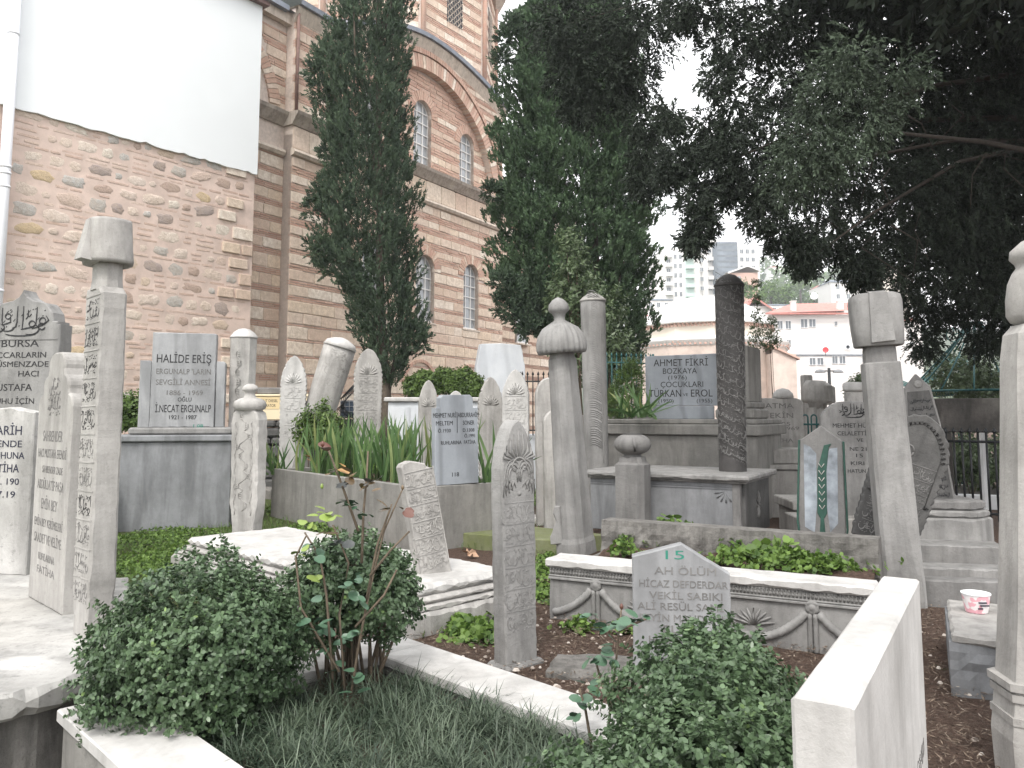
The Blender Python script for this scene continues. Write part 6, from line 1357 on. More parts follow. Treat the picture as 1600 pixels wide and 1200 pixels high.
Y = 9.0; p = PX(1335, 650, Y); t = thing('headstone', 'white ribbed disc turban headstone showing above the grey script stone', 'headstone', (p.x, Y, 0), 0, 'headstones')
m = MB(); loft(m, rect_plan(.18, .14, .03), secs(-.1, HZ(612, Y), 1, 1, 4)); m.build('shaft', M['marble_worn'], t)
m = MB(); z_ = HZ(612, Y); m.lathe([(.06, z_), (.10, z_ + .005), (.115, z_ + .03), (.108, z_ + .035), (.118, z_ + .06), (.110, z_ + .065), (.112, z_ + .085), (.09, z_ + .105), (.02, z_ + .11)], 30); m.build('turban', M['marble_white'], t)
# ================================================================== PLANTS
rs = np.random.RandomState(12)
M['box_leaf'] = leafmat('box_leaf', (.032, .058, .03), (.12, .185, .095), .36, .12, (.20, .30, .10))
M['cypress_leaf'] = leafmat('cypress_leaf', (.028, .052, .034), (.105, .155, .088), .8, .1)
M['cypress_leaf2'] = leafmat('cypress_leaf2', (.034, .07, .038), (.13, .205, .10), .8, .12)
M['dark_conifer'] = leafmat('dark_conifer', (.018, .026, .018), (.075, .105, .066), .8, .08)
M['laurel_leaf'] = leafmat('laurel_leaf', (.05, .08, .035), (.16, .22, .11), .4, .25)
M['iris_leaf'] = leafmat('iris_leaf', (.055, .115, .035), (.13, .22, .075), .5, .3)
M['grass_dark'] = leafmat('grass_dark', (.02, .038, .022), (.115, .15, .10), .45, .15)
M['weed_leaf'] = leafmat('weed_leaf', (.05, .10, .022), (.17, .27, .06), .55, .3)
M['hedge_leaf'] = leafmat('hedge_leaf', (.03, .06, .02), (.14, .22, .05), .5, .25)
M['bark'] = stone('bark', (.16, .13, .10), (.07, .055, .045), .5, 3, 0, .95, 1.0, 0, .4)
M['twig'] = flat('twig', (.13, .10, .07), .9, 0, 30, .4, .3)
def unit(a): return a / (np.linalg.norm(a, axis=-1, keepdims=True) + 1e-9)
HEX = np.array([(0, 0), (.3, .5), (.72, .42), (1, 0), (.72, -.42), (.3, -.5)])
DIA = np.array([(0, 0), (.45, .5), (1, 0), (.45, -.5)])
def sprigs(rs, P, D, k, L, ll, lw, spread=.8, shape=HEX, tone=None, tvar=.12, droop=0):
    """k leaves along each little twig starting at P in direction D"""
    n = len(P); D = unit(D); a = unit(np.cross(D, rs.normal(size=(n, 3))))
    b = np.cross(D, a); t = (np.arange(k)[None, :] + rs.rand(n, k)) / k
    ang = rs.rand(n, k) * 6.283
    rad = a[:, None] * np.cos(ang)[..., None] + b[:, None] * np.sin(ang)[..., None]
    base = P[:, None] + D[:, None] * (L * t)[..., None] * rs.uniform(.7, 1.2, (n, 1, 1))
    ax = unit(D[:, None] * (1 - spread) + rad * spread * (1.1 - .5 * t[..., None]) + np.array([0, 0, -droop]))
    sd = unit(np.cross(ax, D[:, None] + rs.normal(size=(n, k, 3)) * .5))
    l = ll * rs.uniform(.7, 1.25, (n, k, 1)); w_ = lw * rs.uniform(.75, 1.2, (n, k, 1))
    V = base[:, :, None] + ax[:, :, None] * (shape[None, None, :, 0:1] * l[:, :, None]) + sd[:, :, None] * (shape[None, None, :, 1:2] * w_[:, :, None])
    tn = (tone if tone is not None else np.full(n, .5))[:, None] + rs.normal(size=(n, k)) * tvar
    return V.reshape(n * k, len(shape), 3), np.clip(tn, 0, .999).reshape(-1)
def vnoise(P, f, seed=0):
    P = P * f + seed; return (np.sin(P[:, 0] * 1.7 + np.sin(P[:, 1] * 2.3)) + np.sin(P[:, 1] * 1.9 + np.sin(P[:, 2] * 1.3 + 1)) + np.sin(P[:, 2] * 2.1 + np.sin(P[:, 0] * 1.1 + 2))) / 3
def blob_shell(rs, c, rad, n, f=6, amp=.22, lo=.6, up=.35, zmin=None):
    d = unit(rs.normal(size=(n, 3))); k = 1 + amp * vnoise(d * 1., f * .6, c[0] * 3) + amp * .5 * vnoise(d, f * 1.7, c[1])
    rr = (lo + (1 - lo) * rs.rand(n) ** .5) * k; P = np.array(c) + d * np.array(rad) * rr[:, None]
    D = unit(d + np.array([0, 0, up]) + rs.normal(size=(n, 3)) * .35)
    if zmin is not None: q = P[:, 2] > zmin; P, D, rr = P[q], D[q], rr[q]
    return P, D, rr
def shrub(name, label, cat, base, blobs, mat, ll, lw, k=10, L=.05, dens=1, stems=6, shape=HEX, spread=.8, group=None, lo=.62, up=.35, stem_r=.008, zmin=.02):
    t = thing(name, label, cat, base, 0, group); Vs, Ts = [], []
    for (x, y, z, rx, ry, rz_, n) in blobs:
        P, D, rr = blob_shell(rs, (x, y, z), (rx, ry, rz_), int(n * dens), lo=lo, up=up, zmin=zmin)
        tone = .5 + .22 * vnoise(P, 9) + (rs.rand(len(P)) - .5) * .25
        V, T = sprigs(rs, P, D, k, L, ll, lw, spread, shape, tone); Vs.append(V); Ts.append(T)
    link('foliage', np_mesh('foliage', np.concatenate(Vs), len(shape), M[mat], np.concatenate(Ts)), t)
    r = random.Random(int(base[0] * 99) + 7)
    for i in range(stems):
        b = r.choice(blobs); e = Vector((b[0] + r.uniform(-.6, .6) * b[3], b[1] + r.uniform(-.6, .6) * b[4], b[2] + r.uniform(-.2, .5) * b[5])); m = MB()
        s0 = Vector((r.uniform(-.3, .3) * b[3] + b[0] * .6, r.uniform(-.3, .3) * b[4] + b[1] * .6, 0)); mid = s0.lerp(e, .5) + Vector((r.uniform(-.04, .04), r.uniform(-.04, .04), .03))
        m.tube([s0, mid, e], [stem_r, stem_r * .8, stem_r * .4], 5); m.build('stem', M['twig'], t)
    return t
# ---- box bushes
c1 = PX(305, 650, 3.05); c2 = PX(562, 650, 3.45)
shrub('box_bush', 'large round dark green box bush in the left foreground', 'bush', (c1.x, 3.05, .06), [(.05, 0, .31, .34, .30, .28, 1650), (-.12, -.05, .24, .20, .22, .19, 650), (.2, .02, .29, .22, .25, .23, 700), (.02, -.1, .18, .30, .24, .17, 550)], 'box_leaf', .018, .0115, 11, .045, 1.2, 14, group='box bushes in the kerbed bed', zmin=-.02)
shrub('box_bush', 'smaller box bush with bare stems below, entwined with the rose', 'bush', (c2.x, 3.45, .06), [(0, 0, .45, .22, .21, .16, 1000), (-.13, -.08, .37, .17, .18, .17, 500), (.13, .0, .36, .13, .18, .14, 380), (-.05, -.05, .53, .13, .13, .09, 200)], 'box_leaf', .018, .0115, 11, .045, 1.1, 34, group='box bushes in the kerbed bed', lo=.55)
c3 = PX(1065, 650, 2.35)
shrub('box_bush', 'broad box bush in the right foreground before the green numbered stone', 'bush', (c3.x, 2.35, .02), [(.09, .1, .29, .26, .28, .23, 1200), (.17, .12, .31, .17, .2, .19, 600), (.12, .15, .36, .12, .13, .13, 300), (.02, -.25, .20, .34, .28, .24, 1400), (-.3, -.35, .16, .2, .25, .2, 600), (.22, -.35, .2, .22, .25, .22, 700), (-.02, -.6, .12, .4, .28, .22, 1200)], 'box_leaf', .018, .0115, 11, .045, 1.25, 16, group='box bushes in the kerbed bed')
# ---- dark strap grass filling the bed
def blades(rs, P, az, length, width, lean, curve, seg=4):
    n = len(P); d = np.stack([np.cos(az), np.sin(az), np.zeros(n)], 1); sd = np.stack([-np.sin(az), np.cos(az), np.zeros(n)], 1)
    t = np.linspace(0, 1, seg + 1); th = lean[:, None] + curve[:, None] * t[None]        # angle from vertical
    dt = length[:, None] / seg; hx = np.concatenate([np.zeros((n, 1)), np.cumsum(np.sin(th[:, :-1]) * dt, 1)], 1); hz = np.concatenate([np.zeros((n, 1)), np.cumsum(np.cos(th[:, :-1]) * dt, 1)], 1)
    C0 = P[:, None] + d[:, None] * hx[..., None] + np.array([0, 0, 1.])[None, None] * hz[..., None]
    w_ = width[:, None] * np.array([1, 1.05, .95, .7, .12][:seg + 1])[None] * .5
    A = C0 + sd[:, None] * w_[..., None]; B = C0 - sd[:, None] * w_[..., None]
    V = np.stack([A[:, :-1], A[:, 1:], B[:, 1:], B[:, :-1]], 2); return V.reshape(n * seg, 4, 3), seg
nC = 420; d1 = np.array([math.cos(R(44)), math.sin(R(44))]); d2 = np.array([math.sin(R(44)), -math.cos(R(44))]); L0 = np.array([-1.64, 2.996])
u, v = rs.uniform(.33, 1.18, nC), rs.uniform(.32, 2.3, nC); cen = L0 + u[:, None] * d1 + v[:, None] * d2
cen = cen[(v > .5) | (rs.rand(nC) < .4)]; nC = len(cen)
nb = 42; P = np.repeat(cen, nb, 0) + rs.normal(size=(nC * nb, 2)) * .022; P = np.concatenate([P, np.full((len(P), 1), .07)], 1)
V, sg = blades(rs, P, rs.rand(len(P)) * 6.283, rs.uniform(.07, .185, len(P)), rs.uniform(.0025, .0045, len(P)), rs.uniform(.1, 1.0, len(P)), rs.uniform(.6, 2.1, len(P)))
tn = np.repeat(np.clip(np.repeat(.45 + .25 * rs.randn(nC), nb) + rs.randn(len(P)) * .2, 0, .99), sg)
tag(link('strap_grass', np_mesh('strap_grass', V, 4, M['grass_dark'], tn)), 'dark strap leaved grass covering the kerbed bed', 'grass', kind='stuff')
# ---- iris leaves: every blade a part
def iris_mesh(k):
    r = random.Random(k); m = MB(); n = 7; L = 1.; vs = []; bend = r.uniform(.05, .28); tw = r.uniform(-.5, .5)
    for i in range(n + 1):
        f_ = i / n; w_ = .029 * (1 - .2 * f_) * (1 if f_ < .7 else max(.04, (1 - f_) / .3)) ; a = tw * f_; x = bend * f_ ** 2.2; z = f_ * (1 - .25 * bend * f_)
        for sg_, th_ in ((-1, 0), (0, .006 * (1 - f_)), (1, 0)): vs.append((x + sg_ * w_ * math.cos(a), sg_ * w_ * math.sin(a) - th_, z))
    fs = [(i * 3 + j, i * 3 + j + 1, i * 3 + j + 4, i * 3 + j + 3) for i in range(n) for j in range(2)]; me = bpy.data.meshes.new('blade'); me.from_pydata(vs, [], fs); me.polygons.foreach_set('use_smooth', [True] * len(fs)); me.materials.append(M['iris_blade']); return me
m_, nt_, b_ = newmat('iris_blade'); oi_ = N(nt_, 'ShaderNodeObjectInfo'); cl = ramp(nt_, oi_.outputs['Random'], [(0., (.045, .105, .03)), (.8, (.14, .235, .085)), (1., (.24, .27, .10))]); nt_.links.new(cl, b_.inputs['Base Color']); b_.inputs['Roughness'].default_value = .45
t_ = N(nt_, 'ShaderNodeBsdfTranslucent'); nt_.links.new(cl, t_.inputs[0]); ms_ = N(nt_, 'ShaderNodeMixShader'); ms_.inputs[0].default_value = .3; nt_.links.new(b_.outputs[0], ms_.inputs[1]); nt_.links.new(t_.outputs[0], ms_.inputs[2]); nt_.links.new(ms_.outputs[0], nt_.nodes['Material Output'].inputs[0]); M['iris_blade'] = m_
IR = [iris_mesh(k) for k in range(7)]
def iris(label, loc, pts, lmin, lmax, rz=0, wsc=1, fan=0):
    t = thing('iris_plant', label, 'plant', loc, rz); r = random.Random(len(pts))
    for x, y, z in pts:
        o = link('blade', r.choice(IR), t); L = r.uniform(lmin, lmax); o.location = (x, y, z); o.scale = (L * .85 * wsc, L * wsc, L)
        o.rotation_euler = (r.gauss(0, .10 + fan * .5), (r.gauss(.02, .21) if not fan else r.uniform(-.8, .8)), r.choice((0, math.pi)) + r.gauss(0, .5) + (0 if not fan else 0))
    return t
r = random.Random(2); pts = []
for k in range(75):
    cx, cy = r.uniform(.25, 3.0), r.uniform(.2, .98)
    for q in range(4): pts.append((cx + r.gauss(0, .025), cy + r.gauss(0, .025), .52))
iris('dense green iris clump filling the long concrete planter', PL.location, pts[:298], .42, .78, R(-51.5), 1.15)
iris('single iris fan with arching leaves at the right of the lettered blue stone', (-.24, 7.75, .55), [(r.gauss(0, .04), r.gauss(0, .03), 0) for _ in range(16)], .4, .68, 0, 1, 1)
p = PX(1000, 650, 9.35); iris('iris fan with broad grey green leaves on the pedestal tomb', (p.x, 9.35, zt if False else HZ(652, 9.3)), [(r.gauss(0, .10), r.gauss(0, .05), 0) for _ in range(34)], .34, .58, 0, 1.45, 1)
p = PX(468, 650, 10.2); iris('arching dark iris leaves hanging over the planter left end', (p.x - .1, 9.75, .5), [(r.gauss(0, .06), r.gauss(0, .04), 0) for _ in range(22)], .35, .6, 0, 1, 1)
# ---- conifers
def outline_at(prof, z):
    for (z0, a0, b0), (z1, a1, b1) in zip(prof, prof[1:]):
        if z0 <= z <= z1: f_ = (z - z0) / (z1 - z0); return a0 + (a1 - a0) * f_, b0 + (b1 - b0) * f_
    return None
def cypress(label, px0, Y, prof_px, ntuft, mat, seed, depth=.9, k=16, ll=.075, lw=.026, L=.16, trunk=.16, lobes=26, hole=.0):
    rs2 = np.random.RandomState(seed); base = PX(px0, 650, Y); t = thing('cypress_tree', label, 'tree', (base.x, Y, 0))
    prof = sorted([(HZ(py, Y), PX(a, py, Y).x - base.x, PX(b, py, Y).x - base.x) for py, a, b in prof_px])
    z0, z1 = prof[0][0], prof[-1][0]; zz = rs2.uniform(z0, z1, ntuft * 2); ab = [outline_at(prof, q) for q in zz]
    wd = np.array([b - a for a, b in ab]); keep = rs2.rand(len(zz)) < wd / wd.max(); zz = zz[keep]; ab = [x for x, q in zip(ab, keep) if q]; wd = wd[keep]
    cx = np.array([(a + b) / 2 for a, b in ab]); an = rs2.uniform(0, 6.283, len(zz))
    # upright flame lobes: the surface swells and sinks with angle and height
    lob = .24 * np.abs(np.sin(an * 3.0 + zz * .9 + 2 * np.sin(zz * .7))) + .12 * np.sin(an * 7 + zz * 2.3) + .09 * np.sin(zz * 5.1 + an * 2) + .06 * np.sin(zz * 11 + an * 5)
    rr = (.38 + .62 * rs2.rand(len(zz)) ** .5) * (.74 + lob)
    P = np.stack([cx + wd / 2 * rr * np.cos(an), wd / 2 * depth * rr * np.sin(an), zz], 1)
    if 0: q = vnoise(P, 2.6, seed) > -hole if False else (vnoise(P, 3.1, seed) < .62) | (rr < .7); P, an, rr = P[q], an[q], rr[q]
    D = np.stack([np.cos(an) * .42, np.sin(an) * .42, np.full(len(P), 1.)], 1) + rs2.normal(size=(len(P), 3)) * .25
    tone = .42 + .2 * vnoise(P, 4.5, seed) + .15 * vnoise(P, 13, 3) + (rs2.rand(len(P)) - .5) * .2
    V, T = sprigs(rs2, P, D, k, L, ll, lw, .45, DIA, tone, .08)
    link('crown', np_mesh('crown', V, 4, M[mat], T), t)
    m = MB(); m.tube([(0, 0, -.2), (.02, 0, 1.2), (cx.mean() * .3, 0, z0 + 1.5), (cx.mean(), 0, z1 * .9)], [trunk * 1.1, trunk * .8, trunk * .45, .02], 10); m.build('trunk', M['bark'], t)
    r = random.Random(seed)
    for i in range(9): z_ = z0 + (z1 - z0) * r.uniform(.02, .8); a, b = outline_at(prof, z_); q = r.uniform(0, 6.28); c_ = (a + b) / 2; m = MB(); m.tube([(c_ * .6, 0, z_ - .6), (c_ + (b - a) * .3 * math.cos(q), (b - a) * .3 * math.sin(q), z_ + .1), (c_ + (b - a) * .42 * math.cos(q), (b - a) * .4 * math.sin(q), z_ + .9)], [.04, .03, .01], 5); m.build('limb', M['bark'], t)
    return t
CY1 = [(-330, 592, 600), (-200, 560, 622), (-90, 545, 640), (0, 530, 642), (60, 500, 642), (100, 490, 644), (150, 490, 642), (200, 500, 644), (250, 504, 648), (300, 494, 648), (360, 492, 654), (400, 494, 652), (440, 516, 658), (480, 538, 662), (520, 550, 660), (555, 566, 650), (585, 582, 636), (606, 594, 618)]
t = cypress('narrow dark cypress standing against the striped church wall', 600, 14, CY1, 8200, 'cypress_leaf', 5, k=18, ll=.062, lw=.021, L=.13)
def side_sprays(t, base, L, mat, seed, n=60, k=16, r_=.22):
    rs2 = np.random.RandomState(seed); Vs, Ts = [], []
    for px, py, Y, rp in L:
        c = PX(px, py, Y) - Vector(base); s = Y / F; P, D, _ = blob_shell(rs2, tuple(c), (rp * s, rp * s, rp * s * 1.2), n, lo=.2, up=.6)
        V, T = sprigs(rs2, P, D, k, .13, .065, .024, .45, DIA, np.full(len(P), .4) + rs2.randn(len(P)) * .15, .1); Vs.append(V); Ts.append(T)
    link('side_branch', np_mesh('side_branch', np.concatenate(Vs), 4, M[mat], np.concatenate(Ts)), t)
side_sprays(t, t.location, [(492, 110, 13.8, 14), (498, 140, 13.8, 14), (505, 90, 13.9, 12), (488, 325, 13.8, 12), (495, 385, 13.8, 14), (505, 400, 13.8, 14), (512, 420, 13.8, 14), (515, 240, 13.8, 12), (500, 300, 13.8, 12), (660, 535, 13.8, 10), (650, 520, 13.8, 12)], 'cypress_leaf', 8, 60)
CY2 = [(-260, 890, 905), (-120, 850, 950), (-20, 815, 985), (40, 800, 995), (90, 790, 1000), (150, 780, 1003), (220, 776, 1008), (290, 768, 1016), (360, 768, 1026), (420, 772, 1026), (470, 790, 1020), (510, 820, 1014), (545, 860, 1006), (575, 900, 1000), (600, 930, 985)]
t = cypress('broad bright green cypress filling the middle between church and sky', 950, 15.2, CY2, 15500, 'cypress_leaf2', 9, .75, trunk=.2, k=18, ll=.074, lw=.027, L=.14)
side_sprays(t, t.location, [(800, 455, 14.4, 18), (785, 440, 14.4, 16), (790, 475, 14.4, 17), (805, 490, 14.3, 17), (820, 500, 14.3, 17), (828, 515, 14.2, 12), (815, 470, 14.4, 18), (845, 480, 14.4, 20), (835, 450, 14.5, 22), (770, 300, 14.6, 12), (790, 60, 14.6, 14), (785, 90, 14.6, 12), (800, 40, 14.6, 14)], 'cypress_leaf', 10, 90)
# laurel in front of the broad cypress, hedge, shrubs
def bl(px, py, Y, r, base, n): c = PX(px, py, Y); s = Y / F; return (c.x - base[0], c.y - base[1], c.z - base[2], r * s, r * s, r * s * 1.1, n)
b0 = PX(918, 650, 13.2); b0.z = 0
shrub('laurel_tree', 'slender pale green laurel growing in front of the broad cypress', 'tree', b0, [bl(890, 380, 13.2, 16, b0, 50), bl(895, 410, 13.2, 22, b0, 80), bl(900, 450, 13.2, 32, b0, 150), bl(915, 490, 13.2, 40, b0, 210), bl(935, 530, 13.2, 42, b0, 220), bl(950, 480, 13.2, 26, b0, 90), bl(880, 470, 13.2, 24, b0, 90), bl(960, 560, 13.2, 34, b0, 130), bl(900, 560, 13.2, 40, b0, 160)], 'laurel_leaf', .075, .03, 9, .16, 1, 9, up=.8, lo=.3, stem_r=.02)
b0 = Vector((PX(605, 650, 12.2).x, 12.65, HEDGE_Z)); 
shrub('hedge', 'trimmed green hedge on top of the long white marble tomb', 'hedge', b0, [bl(px_, 602 - q_, 12.6, 15, b0, 260) for px_, q_ in ((648, -4), (662, 4), (678, 1), (694, 9), (710, 3), (725, 7), (737, -2), (655, -4), (715, -5), (740, -4))], 'hedge_leaf', .04, .022, 9, .07, 1, 4)
b0 = Vector((PX(982, 650, 10.3).x, 10.25, 1.0))
shrub('conifer_shrub', 'small dark yew like shrub beside the iris fan on the pedestal', 'shrub', b0, [bl(975, 625, 10.3, 24, b0, 350), bl(985, 595, 10.3, 18, b0, 220), bl(988, 578, 10.3, 9, b0, 70), bl(965, 640, 10.3, 14, b0, 120)], 'hedge_leaf', .035, .009, 14, .08, 1, 4, DIA, .6)
b0 = Vector((PX(1184, 650, 11.6).x, 11.6, 0))
for lab, L_ in (('thin young tree with light leaves just right of the dark column', [(1182, 445, 7), (1181, 470, 8), (1183, 495, 10), (1182, 515, 12), (1180, 535, 12)]), ('small light green sapling above the plain pillar', [(1206, 505, 7), (1204, 520, 11), (1200, 535, 13), (1210, 535, 10)])):
    b1 = Vector((PX(L_[0][0], 650, 11.6).x, 11.6, 0)); shrub('young_tree', lab, 'tree', b1, [bl(a, b, 11.6, c, b1, 34 + c * 3) for a, b, c in L_], 'laurel_leaf', .03, .014, 6, .05, .8, 3, up=1, lo=.2, stem_r=.006)
def dense(label, px, py, Y, rp, n, mat='laurel_leaf', ll=.06, lw=.026, name='shrub', zb=None, up=.4):
    b1 = PX(px, 650, Y); b1.z = 0 if zb is None else zb; return shrub(name, label, 'shrub', b1, [bl(px, py, Y, rp, b1, n), bl(px + rp * .7, py + rp * .4, Y, rp * .7, b1, n // 2), bl(px - rp * .7, py + rp * .3, Y, rp * .7, b1, n // 2)], mat, ll, lw, 8, .12, 1, 4, up=up, lo=.3)
dense('bushy green shrub showing left of the stepped grey family tomb', 203, 645, 9.4, 20, 160, 'hedge_leaf', .05, .025)
dense('leafy shrub behind the dark railing at the right', 1500, 715, 11.0, 34, 260)
dense('second leafy shrub behind the railing close to the white post', 1555, 720, 11.2, 36, 260)
dense('climbing greenery inside the green iron gazebo', 1500, 585, 13.3, 34, 260)
dense('greenery under the gazebo roof next to the right edge', 1560, 600, 13.4, 36, 260)
dense('yellow green bush between the script stone and the big turban stone', 1350, 608, 12, 18, 120)
dense('low green weeds with small leaves against the planter corner', 500, 668, 10.6, 26, 240, 'hedge_leaf', .045, .025)
# ---- the great dark conifer on the right, limbs and hanging sprays
tb = Vector((6.6, 8.3, 0)); TR = thing('conifer_tree', 'huge dark overhanging cypress filling the upper right of the picture', 'tree', tb)
FR = [(880, 40, 8.2, 58), (940, 60, 8.4, 70), (1000, 50, 8.2, 66), (890, 110, 8.2, 42), (940, 140, 8.3, 50), (985, 130, 8.2, 48), (905, 165, 8.2, 26), (1010, 190, 8.0, 34), (1012, 240, 7.9, 30), (1005, 285, 7.9, 22),
      (1060, 20, 7.4, 26), (1100, 15, 7.6, 44), (1150, 60, 7.4, 52), (1125, 120, 7.2, 30), (1150, 180, 7.2, 44), (1105, 215, 7.2, 34), (1060, 245, 7.0, 26), (1050, 185, 7.1, 17), (1110, 265, 7.0, 36), (1135, 235, 7.0, 34), (1090, 310, 6.9, 24), (1100, 345, 6.9, 19), (1083, 372, 6.9, 14), (1140, 290, 6.9, 24), (1045, 270, 7.0, 18),
      (1200, 40, 7.6, 60), (1270, 50, 8, 80), (1370, 50, 8, 100), (1480, 60, 8, 110), (1590, 60, 8, 110), (1215, 130, 7.6, 48), (1210, 210, 7.4, 50), (1300, 150, 8.2, 80), (1400, 180, 8.4, 100), (1500, 190, 8.4, 110), (1600, 200, 8.4, 110),
      (1240, 280, 7.2, 62), (1190, 330, 7.0, 34), (1180, 290, 7.1, 34), (1310, 290, 8, 70), (1390, 300, 8, 80), (1480, 310, 8.2, 90), (1580, 320, 8.4, 100), (1225, 370, 7, 24), (1256, 385, 7, 30), (1258, 410, 7, 10), (1300, 370, 7.6, 38), (1335, 400, 7.6, 34), (1350, 432, 7.6, 20), (1390, 390, 8, 46), (1440, 400, 8.4, 60), (1520, 410, 8.6, 70), (1600, 420, 8.6, 70),
      (1420, 450, 9.5, 34), (1450, 490, 9.8, 38), (1490, 470, 9.8, 48), (1545, 480, 9.8, 52), (1445, 540, 9.9, 22), (1540, 530, 9.9, 32), (1600, 520, 9.8, 50),
      (1330, 90, 5.6, 40), (1290, 140, 5.6, 44), (1350, 190, 5.7, 46), (1260, 210, 5.6, 44), (1240, 260, 5.6, 40), (1300, 240, 5.6, 40), (1400, 130, 5.8, 44)]
rs2 = np.random.RandomState(77); Vs, Ts = [], []
for i, (px, py, Y, rp) in enumerate(FR):
    c = PX(px, py, Y) - tb; s = Y / F; r_ = rp * s; n = int(90 + 1150 * r_ * r_)
    P, D, rr = blob_shell(rs2, tuple(c), (r_, r_ * 1.1, r_ * 1.05), n, lo=.15, up=-.5, amp=.35); D = unit(D + np.array([0, 0, -.6]))
    lit = .30 if Y < 6 else .08; tone = np.clip(lit + .18 * vnoise(P, 5) + rs2.randn(len(P)) * .1, 0, .95) + (.25 if Y < 6 else 0)  # nearest sprays toned lighter as lit, those behind toned dark as shaded
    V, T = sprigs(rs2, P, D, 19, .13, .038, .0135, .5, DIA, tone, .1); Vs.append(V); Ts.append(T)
for i, (px, py, Y, rp) in enumerate(FR):                          # darker, coarser inner foliage closing the mass
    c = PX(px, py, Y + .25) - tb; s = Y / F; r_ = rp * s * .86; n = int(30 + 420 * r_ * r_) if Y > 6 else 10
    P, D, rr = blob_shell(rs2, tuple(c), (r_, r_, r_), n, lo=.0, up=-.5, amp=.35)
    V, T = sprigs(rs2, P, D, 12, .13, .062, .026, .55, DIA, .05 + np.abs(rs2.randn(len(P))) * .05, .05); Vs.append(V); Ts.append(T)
# unseen rest of the crown, extended to shade the right side, coarser
for (x, y, z, r_) in ((3.2, 7.5, 6.6, 1.3), (5.0, 8, 7.2, 1.8), (4.2, 6.2, 5.6, 1.3), (6.5, 7, 6.2, 1.9), (2.2, 7.8, 7.4, 1.1), (5.4, 10, 7.5, 1.8), (7.6, 9, 5.5, 1.9), (6.6, 8.3, 9.5, 2.2), (3.6, 8.8, 8.4, 1.5), (7.8, 7.2, 4.2, 1.4), (6.9, 9.8, 3.6, 1.5), (5.9, 5.6, 5.4, 1.2), (3.6, 4.9, 5.2, .9), (7.2, 11.0, 4.8, 1.8)):
    n = int(520 * r_ * r_); P, D, rr = blob_shell(rs2, (x - tb.x, y - tb.y, z), (r_, r_, r_ * .8), n, lo=.3, up=-.3, amp=.3)
    V, T = sprigs(rs2, P, D, 9, .22, .13, .055, .5, DIA, .15 + rs2.randn(len(P)) * .1, .1); Vs.append(V); Ts.append(T)
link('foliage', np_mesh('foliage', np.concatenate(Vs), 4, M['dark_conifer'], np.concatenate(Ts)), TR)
m = MB(); m.tube([(0, 0, -.2), (.05, 0, 1.5), (0, .1, 4), (-.2, .1, 7), (0, 0, 10.5)], [.42, .34, .28, .18, .05], 12); m.build('trunk', M['bark'], TR)
rl = random.Random(6); M['bark_dark'] = flat('bark_dark', (.045, .037, .03), .95, 0, 30, .4, .4)
for i, (px, py, Y, rp) in enumerate(FR):
    if i % 9 or px > 1300: continue
    e = PX(px, py, Y) - tb; z0_ = min(9, max(2.8, e.z + rl.uniform(.4, 1.6))); m = MB(); a = Vector((0, .05, z0_)); mid = a.lerp(e, .5) + Vector((rl.uniform(-.15, .15), rl.uniform(-.2, .2), rl.uniform(.1, .45)))
    m.tube([a, a.lerp(mid, .5) + Vector((0, 0, .08)), mid, mid.lerp(e, .6) + Vector((0, 0, .05)), e], [.05, .035, .022, .012, .004], 6)
    for q in range(3): f_ = rl.uniform(.4, .95); b_0 = a.lerp(e, f_) + Vector((0, 0, .2 * (1 - f_))); m.tube([b_0, b_0 + Vector((rl.uniform(-.3, .3), rl.uniform(-.2, .2), -.15)), b_0 + Vector((rl.uniform(-.4, .4), rl.uniform(-.3, .3), -.5))], [.01, .007, .003], 4)
    m.build('limb', M['bark_dark'], TR)
# ---- roses: each leaf a part
def rose_leaf(k):
    r = random.Random(k); m = MB(); n = 12; P = [(0, 0, 0)]
    for i in range(1, n): a = math.pi * 2 * i / n; rr_ = 1; P.append((.5 - .5 * math.cos(a), .36 * math.sin(a) * (1 + .1 * (i % 2)), .06 * abs(math.sin(a)) - .05 * (.5 - .5 * math.cos(a)) ** 2 * (1 + k % 3)))
    me = bpy.data.meshes.new('leaf'); P.append((.5, 0, -.02)); c = len(P) - 1; me.from_pydata(P, [], [(i, (i + 1) % n, c) for i in range(n)]); me.polygons.foreach_set('use_smooth', [True] * n); return me
def rose_mat(name, c): m, nt, b = newmat(name); v = coords(nt, 20, 20, 20); nt.links.new(mix(nt, ramp(nt, noi(nt, v, 3, 3), [(.4, 0.), (.6, 1.)]), c, tuple(x * 1.5 for x in c)), b.inputs['Base Color']); b.inputs['Roughness'].default_value = .4; return m
RM = {'g': rose_mat('rose_green', (.05, .10, .06)), 'y': rose_mat('rose_lime', (.16, .22, .05)), 'o': rose_mat('rose_orange', (.24, .13, .04)), 'b': rose_mat('rose_brown', (.11, .075, .04)), 'd': rose_mat('rose_dark', (.045, .05, .05)), 'r': rose_mat('rose_red', (.085, .035, .025))}
RL = {}
for c, mt in RM.items():
    for k in range(3): me = rose_leaf(k); me.materials.append(mt); RL[c, k] = me
